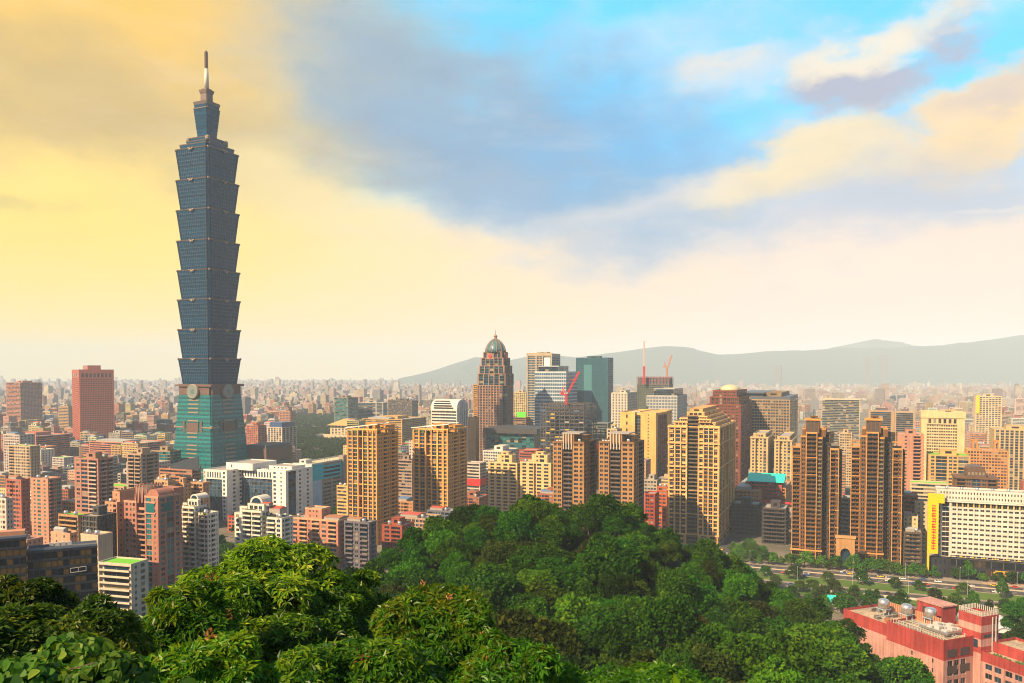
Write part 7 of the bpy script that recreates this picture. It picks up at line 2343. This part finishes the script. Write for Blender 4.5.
def make_car(bodycol, nm):
    b = MB()
    for x0, x1, z0, z1, a, c in ((-2.2, 2.2, .35, .85, 0, 0),):
        b.loft([[(x, y, z) for y, z in ((-.86, .35), (.86, .35), (.9, .62), (.84, zc), (-.84, zc), (-.9, .62))] for x, zc in ((-2.2, .74), (-2.05, .86), (-1.0, .92), (1.0, .92), (1.9, .84), (2.2, .68))])
    body = b.mesh('body', plain_mat('car_paint_' + nm, bodycol, .3))
    g = MB(); g.loft([[(x, y, z) for y, z in ((-w, .9), (w, .9), (w * .82, h), (-w * .82, h))] for x, w, h in ((-1.5, .78, .95), (-.9, .8, 1.42), (.5, .8, 1.42), (1.25, .78, .95))])
    glass = g.mesh('glasshouse', G_DARK)
    r = MB(); r.box(-.9, .5, -.62, .62, 1.4, 1.47, True); roof = r.mesh('roof', plain_mat('car_paint_' + nm, bodycol, .3))
    wm = []
    t = MB(); t.loft([[(.33 * math.cos(2 * math.pi * k / 12), y, .33 * math.sin(2 * math.pi * k / 12)) for k in range(12)] for y in (-.11, .11)])
    wheel = t.mesh('wheel', plain_mat('tyre', (.02, .02, .02), .9))
    def make(loc, rz, label, group=None):
        root = empty('car', loc, rz); tag(root, label, 'car', group)
        for n_, me in (('body', body), ('glasshouse', glass), ('roof', roof)): put(bpy.data.objects.new(n_, me), root)
        for x in (-1.35, 1.35):
            for y in (-.82, .82):
                o = put(bpy.data.objects.new('wheel', wheel), root); o.location = (x, y, .33)
        return root
    return make
CARS = {n: make_car(c, n) for n, c in (('white', (.75, .74, .72)), ('black', (.03, .03, .035)), ('silver', (.45, .45, .46)), ('red', (.5, .04, .03)), ('yellow', (.75, .45, .02)), ('blue', (.06, .12, .3)))}
rnd = random.Random(9)
LANE = {-10: 'nearside kerb lane', -6: 'nearside middle lane', 2.2: 'farside inner lane', 5.4: 'farside middle lane', 9: 'farside kerb lane', -42: 'slip road'}
n_ = 0
carlabs = set()
PLACES = ['by the arch gate', 'before the white hotel', 'below the cream tower', 'near the brown twin towers', 'close to the construction yard', 'passing the plaza', 'beside the black hotel front']
for k in range(70):
    lane = rnd.choice(list(LANE)); s = rnd.uniform(-120, 130)
    c = rnd.choice(list(CARS))
    place = 'beyond the hotel canopy' if s > 112 else 'before the white hotel' if s > 85 else 'passing the hotel sign fin' if s > 55 else 'by the arch gate' if s > 20 else 'below the nearer brown twin' if s > -40 else 'below the dark slate blocks' if s > -85 else 'below the cream tower'
    lab = f'{c} car in the {LANE[lane]} {place}'
    if lab in carlabs: continue
    carlabs.add(lab)
    p = RO + GX * s + GY * lane
    CARS[c]((p.x, p.y, .43), rad(YAW) + (math.pi if lane > 0 else 0), lab)
for k in range(9):
    c = rnd.choice(list(CARS)); p = RO + GX * (-112 + 5.6 * k) + GY * (-26 + (k % 2) * 4)
    lab = f'{c} car parked in the tan yard, ' + ('first', 'second', 'third', 'fourth', 'fifth', 'sixth', 'seventh', 'eighth', 'ninth')[k] + ' along from the cream tower side'
    CARS[c]((p.x, p.y, .38), rad(YAW + 78), lab)
for k in range(5):
    c = ('white', 'silver', 'yellow', 'black', 'red')[k]; p = RO + GX * (-89 + (k % 2) * 6) + GY * (24 + 15 * k)
    CARS[c]((p.x, p.y, .34), rad(YAW + 90), f'{c} car in the side street between the slate blocks and cream tower')

# street lamps
def lamp_parts():
    a = MB(); a.lathe(0, 0, [(.16, 0), (.12, 4), (.08, 10)], 6); a.bar((0, 0, 9.9), (2.0, 0, 10.4), .12)
    b = MB(); b.box(1.6, 2.7, -.2, .2, 10.3, 10.5, True)
    return a.mesh('pole', plain_mat('lamp_pole', (.35, .34, .32), .5)), b.mesh('lamp_head', FRAME)
LP_ = lamp_parts()
for k, s in enumerate((-130, -100, -62, -25, 10, 44, 78, 112, 146)):
    for t in (-33.5, 11.8):
        p = RO + GX * s + GY * t
        r = empty('street_lamp', (p.x, p.y, .5), rad(YAW + (90 if t < 0 else -90)))
        where = 'below the cream tower' if s < -90 else 'below the slate blocks' if s < -40 else 'before the brown twins' if s < 50 else 'before the white hotel'
        tag(r, f'thin grey street lamp on the ' + ('median' if t < 0 else 'far pavement') + f' {where}', 'street lamp', f'lamps on the {"median" if t < 0 else "far pavement"} {where}')
        put(bpy.data.objects.new('pole', LP_[0]), r); put(bpy.data.objects.new('lamp_head', LP_[1]), r)

# street and park trees
rnd = random.Random(31)
def city_tree(x, y, key, lab, grp, s=None, z=.3):
    s = s or rnd.uniform(.9, 1.6)
    plant_tree('street_tree', rnd.choice(CITY_KINDS), GREENS[key], (x, y, z), rnd.uniform(0, 6.28), (s, s, s * rnd.uniform(.85, 1.15)), lab, grp)
def row(s0, s1, t, n, desc, jit=1.5, keys=('mid', 'deep', 'bright')):
    for k in range(n):
        s = s0 + (s1 - s0) * (k + .5) / n + rnd.uniform(-jit, jit)
        p = RO + GX * s + GY * (t + rnd.uniform(-1, 1))
        key = rnd.choice(keys); w = {'deep': 'dark', 'mid': 'green', 'bright': 'light green', 'olive': 'olive'}[key]
        if not clear_of_feet(p.x, p.y, 2): continue
        city_tree(p.x, p.y, key, f'{w} street tree {desc}', f'{w} trees {desc}')
row(-70, 64, 15.5, 24, 'in the row at the feet of the brown twins', keys=('mid', 'bright', 'bright'))
row(72, 180, 19, 13, 'shading the black front of the white hotel')
row(-150, -92, 14, 12, 'under the cream tower', keys=('deep', 'mid'))
row(-80, 230, -23, 15, 'on the strip between boulevard and slip road', 4)
row(-80, 250, -57, 26, 'on the bank below the slip road', 4, ('mid', 'deep', 'olive', 'bright'))
row(-60, 200, -76, 24, 'in the park below the slip road', 6, ('mid', 'deep', 'olive'))
row(-40, 70, -98, 15, 'in the park nearest the hill foot', 6, ('mid', 'deep', 'deep'))
for k in range(14):
    p = RO + GX * rnd.uniform(-80, -56) + GY * rnd.uniform(16, 60)
    if clear_of_feet(p.x, p.y, 3): city_tree(p.x, p.y, rnd.choice(('mid', 'bright')), 'rounded green tree in the corner grove before the slate blocks', 'corner grove trees', rnd.uniform(1, 1.5))
for (xa, xb, da, db, n, desc) in ((905, 926, 640, 690, 8, 'behind the sign fin'), (232, 262, 690, 760, 9, 'at the foot of the white office'), (300, 350, 760, 830, 12, 'at the foot of the turquoise office'),
                                  (46, 78, 560, 640, 10, 'between the villa and the red houses'), (455, 486, 800, 900, 10, 'beyond the crest by the golden tower'), (742, 752, 820, 900, 7, 'beside the turquoise roof'),
                                  (216, 232, 590, 700, 16, 'between the white terraced blocks'), (150, 175, 560, 600, 5, 'behind the drum roofed tower'), (28, 60, 430, 470, 7, 'behind the dark glass office'), (905, 935, 760, 800, 8, 'under the mauve slab')):
    for k in range(n):
        d = rnd.uniform(da, db); px = rnd.uniform(xa, xb); x = (px - 512) / FPX * d
        if clear_of_feet(x, d, 2): city_tree(x, d, rnd.choice(('mid', 'deep', 'mid')), f'leafy green tree {desc}', f'trees {desc}', rnd.uniform(.9, 1.5), 0)
# right edge trees on the near slope
for k in range(16):
    d = rnd.uniform(225, 330); px = rnd.uniform(1000, 1050)
    x = (px - 512) / FPX * d
    s = rnd.uniform(1.0, 1.5)
for px, py, d, s in ((1012, 612, 402, 1.0), (1024, 596, 400, 1.2), (1006, 634, 392, .9), (1022, 624, 385, 1.2), (1040, 590, 400, 1.4), (1036, 610, 380, 1.3), (1055, 600, 385, 1.4), (1018, 640, 378, .9), (1004, 648, 384, .8)):
    t = at_d(px, py, d)
    plant_tree('hill_tree', rnd.choice(HILL_KINDS), GREENS[rnd.choice(('deep', 'mid'))], (t.x, t.y, max(t.z - 10.5 * s, -1)), rnd.uniform(0, 6), (s, s, s), 'tall dark tree closing the view beside the striped corner tower', 'trees beside the striped corner tower')
# the wooded park far behind
def park():
    rng = np.random.default_rng(40)
    qs = []
    for k in range(700):
        d = rng.uniform(1180, 2700); px = rng.uniform(293, 351)
        x = (px - 512) / FPX * d
        if not clear_of_feet(x, d, 6): continue
        h = rng.uniform(7, 13); r = rng.uniform(4.5, 8)
        q = crown_clumps(rng, [((x, d, h * .6), (r, r, h * .5)), ((x + r * .5, d, h * .7), (r * .6, r * .6, h * .3))], 150, 1.9)
        qs.append(q)
    o = put(bpy.data.objects.new('park_woods', leaf_mesh('park_woods', np.concatenate(qs), GREENS['mid'])))
    tag(o, 'wooded city park reading as one green mass beyond the teal mall', kind='stuff')
park()
# ================================================================ foreground foliage
FG = {
 'main': leaf_mat('mango_like_leaves', (.016, .080, .005), (.060, .20, .008), (.20, .36, .014), .42, None, .35, .2, .012, .44),
 'sun': leaf_mat('young_and_sunlit_leaves', (.05, .15, .008), (.17, .30, .012), (.40, .44, .03), .5, None, .35, .2, .012, .44),
 'dark': leaf_mat('dark_shrub_leaves', (.016, .050, .006), (.055, .115, .010), (.24, .25, .02), .45, None, .4, .2, .012, .44),
 'vine': leaf_mat('vine_leaves', (.014, .060, .008), (.055, .15, .012), (.32, .38, .03), .4, None, .55, .2, .012, .44),
 'bloss': leaf_mat('pink_blossom', (.35, .10, .06), (.50, .20, .10), (.55, .34, .14), .3),
}
def big_tree(name, px, py, d, halfpx, label, seed, mat, n, L=.34, Wd=.10, k=7, H=None, flat=.72, nl=26, bloss=0, sun=.0, droop=.55, cat='tree', z_extra=0):
    """px, py: the crown's top; halfpx: half its width in the photo"""
    rng = np.random.default_rng(seed)
    T = at_d(px, py, d)
    R0 = halfpx / FPX * d
    g = float(ground_h(T.x, T.y))
    H = H or max(3.0, min(T.z - g, 2.1 * R0))
    lb = crown_lobes(rng, R0, H, int(nl * 2.6), flat)
    # shape the top into an even dome over the trunk
    zmax = max(c[2] + r[2] for c, r in lb)
    lb = [((c[0], c[1], c[2] * H / zmax), (r[0], r[1], r[2] * H / zmax)) for c, r in lb]
    root = empty(name, (T.x, T.y, T.z - H), 0)
    tag(root, label, cat)
    q, p, dd = crown_rosettes(rng, lb, n, k, L, Wd, droop)
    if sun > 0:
        # fresh growth plus painted sunlight: paler twig ends, more at the top and sunward side
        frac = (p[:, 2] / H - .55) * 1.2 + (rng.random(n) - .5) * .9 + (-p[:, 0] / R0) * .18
        sunlit_young = np.tile(frac > np.quantile(frac, 1 - sun), k)
        put(bpy.data.objects.new('young_shoots', leaf_mesh('young_shoots', q[sunlit_young], FG['sun'])), root)
        q = q[~sunlit_young]
    put(bpy.data.objects.new('crown', leaf_mesh('crown', q, mat)), root)
    put(bpy.data.objects.new('trunk', trunk_mesh(rng, H, .16 * max(1, R0 / 4), lb, 12)), root)
    if bloss:
        i = rng.choice(len(p), bloss, replace=False)
        bq = []
        for j in i:
            c = np.repeat(p[j][None] * 1.02 + dd[j] * .12, 12, 0) + rng.normal(size=(12, 3)) * .06
            ax = unit(rng.normal(size=(12, 3)) + dd[j] * .7)
            bq.append(leaves(rng, c, ax, unit(rng.normal(size=(12, 3))), np.full(12, .12), np.full(12, .06)))
        o = put(bpy.data.objects.new('blossom', leaf_mesh('blossom', np.concatenate(bq), FG['bloss'])), root)
        o['kind'] = 'stuff'
    return root
M = FG
big_tree('broadleaf_tree', 262, 546, 30, 118, 'big bright broadleaf tree filling the lower middle, sunlit yellow green shoots on top', 101, M['main'], 7800, 0.300, 0.097, 8, H=6.4, sun=.26, bloss=8, nl=34)
big_tree('broadleaf_tree', 345, 570, 33, 60, 'bright broadleaf tree overlapping the big one towards the crest', 102, M['main'], 3900, 0.300, 0.091, 8, H=5.0, sun=.2, nl=20)
big_tree('broadleaf_tree', 432, 592, 27, 78, 'flowering broadleaf tree with sunlit yellow shoots and pink blossoms below the crest', 103, M['main'], 5400, 0.280, 0.087, 8, H=5.2, sun=.18, bloss=15, nl=26)
big_tree('broadleaf_tree', 182, 590, 24, 60, 'drooping leaved tree with pinkish tips before the small white terraced block', 104, M['main'], 3600, 0.270, 0.087, 8, H=4.2, sun=.1, bloss=10, nl=20)
big_tree('broadleaf_tree', 340, 640, 20, 120, 'low spreading leafy tree across the bottom under the big bright one', 105, M['main'], 5700, 0.240, 0.076, 8, H=3.4, sun=.06, bloss=6, nl=26)
big_tree('broadleaf_tree', 515, 640, 24, 70, 'leafy tree at the bottom where the near slope meets the hollow', 106, M['main'], 3900, 0.260, 0.081, 8, H=3.6, sun=.08, nl=20, bloss=3)
big_tree('shrub_tree', 18, 577, 21, 64, 'dark small leaved tree before the navy glass office', 107, M['dark'], 4200, .17, .075, 7, H=4.2, nl=26, droop=.2)
big_tree('shrub_tree', 94, 601, 19, 58, 'dark olive bushy tree beneath the navy glass office corner', 108, M['dark'], 3200, .16, .07, 7, H=3.4, nl=22, droop=.2)
big_tree('shrub', 20, 612, 14, 90, 'dark leafy shrub bank at the lower picture corner', 109, M['dark'], 3200, .15, .07, 7, H=2.6, nl=20, droop=.25, cat='shrub')
big_tree('shrub', 205, 640, 14, 80, 'yellowish green shrub under the drooping tree', 110, M['main'], 2800, .17, .06, 7, H=2.4, nl=20, sun=.14, droop=.4, cat='shrub', bloss=4)
big_tree('shrub', 640, 672, 30, 110, 'dark leafy shrub low at the bottom edge under the wooded hollow', 111, M['main'], 2600, .26, .085, 7, H=3, nl=20, droop=.3, cat='shrub')

def vine(px, py, d, wpx, hm, label, seed, n):
    """sheet of big heart shaped leaves scrambling over the bank"""
    rng = np.random.default_rng(seed)
    T = at_d(px, py, d); R0 = wpx / FPX * d
    root = empty('climbing_vine', (T.x, T.y, T.z - hm), 0); tag(root, label, 'vine')
    lobes = [((rng.uniform(-.8, .8) * R0, rng.uniform(-.5, .5) * R0, rng.uniform(.2, .75) * hm), (R0 * rng.uniform(.25, .5), R0 * .35, hm * rng.uniform(.2, .35))) for _ in range(14)]
    p, dd = shell(rng, lobes, n, .8)
    me = bpy.data.meshes.new('leaf_cover')
    out = np.array([(0, 0), (.28, .10), (.50, .36), (.40, .66), (.18, .88), (0, 1.0), (-.18, .88), (-.40, .66), (-.50, .36), (-.28, .10)])
    nv = len(out)
    ax = unit(np.cross(dd, rng.normal(size=p.shape)) + np.array([0, 0, -.55]) + dd * .2)
    nr = unit(dd * .8 + rng.normal(size=p.shape) * .3 + np.array([0, -.25, .55]))
    sd = unit(np.cross(ax, nr)); nn = np.cross(sd, ax)
    S_ = rng.uniform(.07, .17, n)
    V = np.empty((n, nv, 3))
    for j, (a, b) in enumerate(out):
        V[:, j] = p + sd * (a * S_)[:, None] + ax * (b * S_)[:, None] + nn * ((abs(a) * .35 - .25 * b * b) * S_)[:, None]
    # two halves folded along the midrib
    idx = []; cnt = []
    half1, half2 = [0, 1, 2, 3, 4, 5], [0, 5, 6, 7, 8, 9]
    base = np.arange(n) * nv
    idx = np.concatenate([np.concatenate([base[:, None] + np.array(half1)[None], base[:, None] + np.array(half2)[None]], 1)]).ravel().astype(np.int32)
    fill_mesh(me, V.reshape(-1, 3), idx, np.full(2 * n, 6, dtype=np.int32))
    me.materials.append(FG['vine'])
    put(bpy.data.objects.new('leaf_cover', me), root)
    m = MB()
    for k in range(26):
        a, c = p[rng.integers(n)], p[rng.integers(n)]
        if np.linalg.norm(a - c) < R0 * .8: m.bar(a * .97, c * .97, .015)
    m.build('stem', BARK, root)
vine(40, 625, 9.5, 95, 1.5, 'large leaved vine scrambling over the bank at the lower corner', 201, 1250)
vine(120, 655, 8.5, 70, 1.0, 'smaller patch of large vine leaves under the yellowish shrub', 202, 760)
# two bright leaf tips at the bottom edge
def sapling():
    T = at_d(672, 677, 6.0)
    root = empty('sapling', (T.x, T.y, T.z - .6), 0); tag(root, 'sapling with two bright yellow green leaf tips poking in at the bottom', 'sapling')
    st_ = MB(); st_.lathe(0, 0, [(.012, -.8), (.008, .5)], 6); st_.build('stem', BARK, root)
    for dx, dz, an in ((-.075, .56, .9), (.06, .60, -.35), (.0, .42, .2), (-.1, .40, 1.2)):
        m = MB(); L = .16
        rot = Matrix.Rotation(an, 3, 'Y')
        pts = [Vector(v) for v in ((0, 0, 0), (.028, -.01, .05), (.024, -.012, .10), (0, -.02, L), (-.024, -.012, .10), (-.028, -.01, .05))]
        pts = [rot @ v for v in pts]
        m.poly([tuple(pts[i]) for i in (0, 1, 2, 3)]); m.poly([tuple(pts[i]) for i in (0, 3, 4, 5)])
        o = m.build('leaf', FG['sun'], root); o.location = (dx, 0, dz - .12)
sapling()

# ================================================================ haze
def haze():
    m = MB(); m.box(-15000, 15000, -15000, 15000, -2.0, 600, True)
    mt = bpy.data.materials.new('haze'); mt.use_nodes = True
    T = NT(mt.node_tree)
    v = T.n('ShaderNodeVolumePrincipled')
    v.inputs['Color'].default_value = (.68, .84, 1.0, 1)
    v.inputs['Density'].default_value = HAZE_DENSITY
    v.inputs['Anisotropy'].default_value = -0.15
    T.link(v.outputs[0], T.n('ShaderNodeOutputMaterial').inputs[1])
    o = m.build('haze', mt); tag(o, kind='stuff')
HAZE_DENSITY = 0.00009
haze()
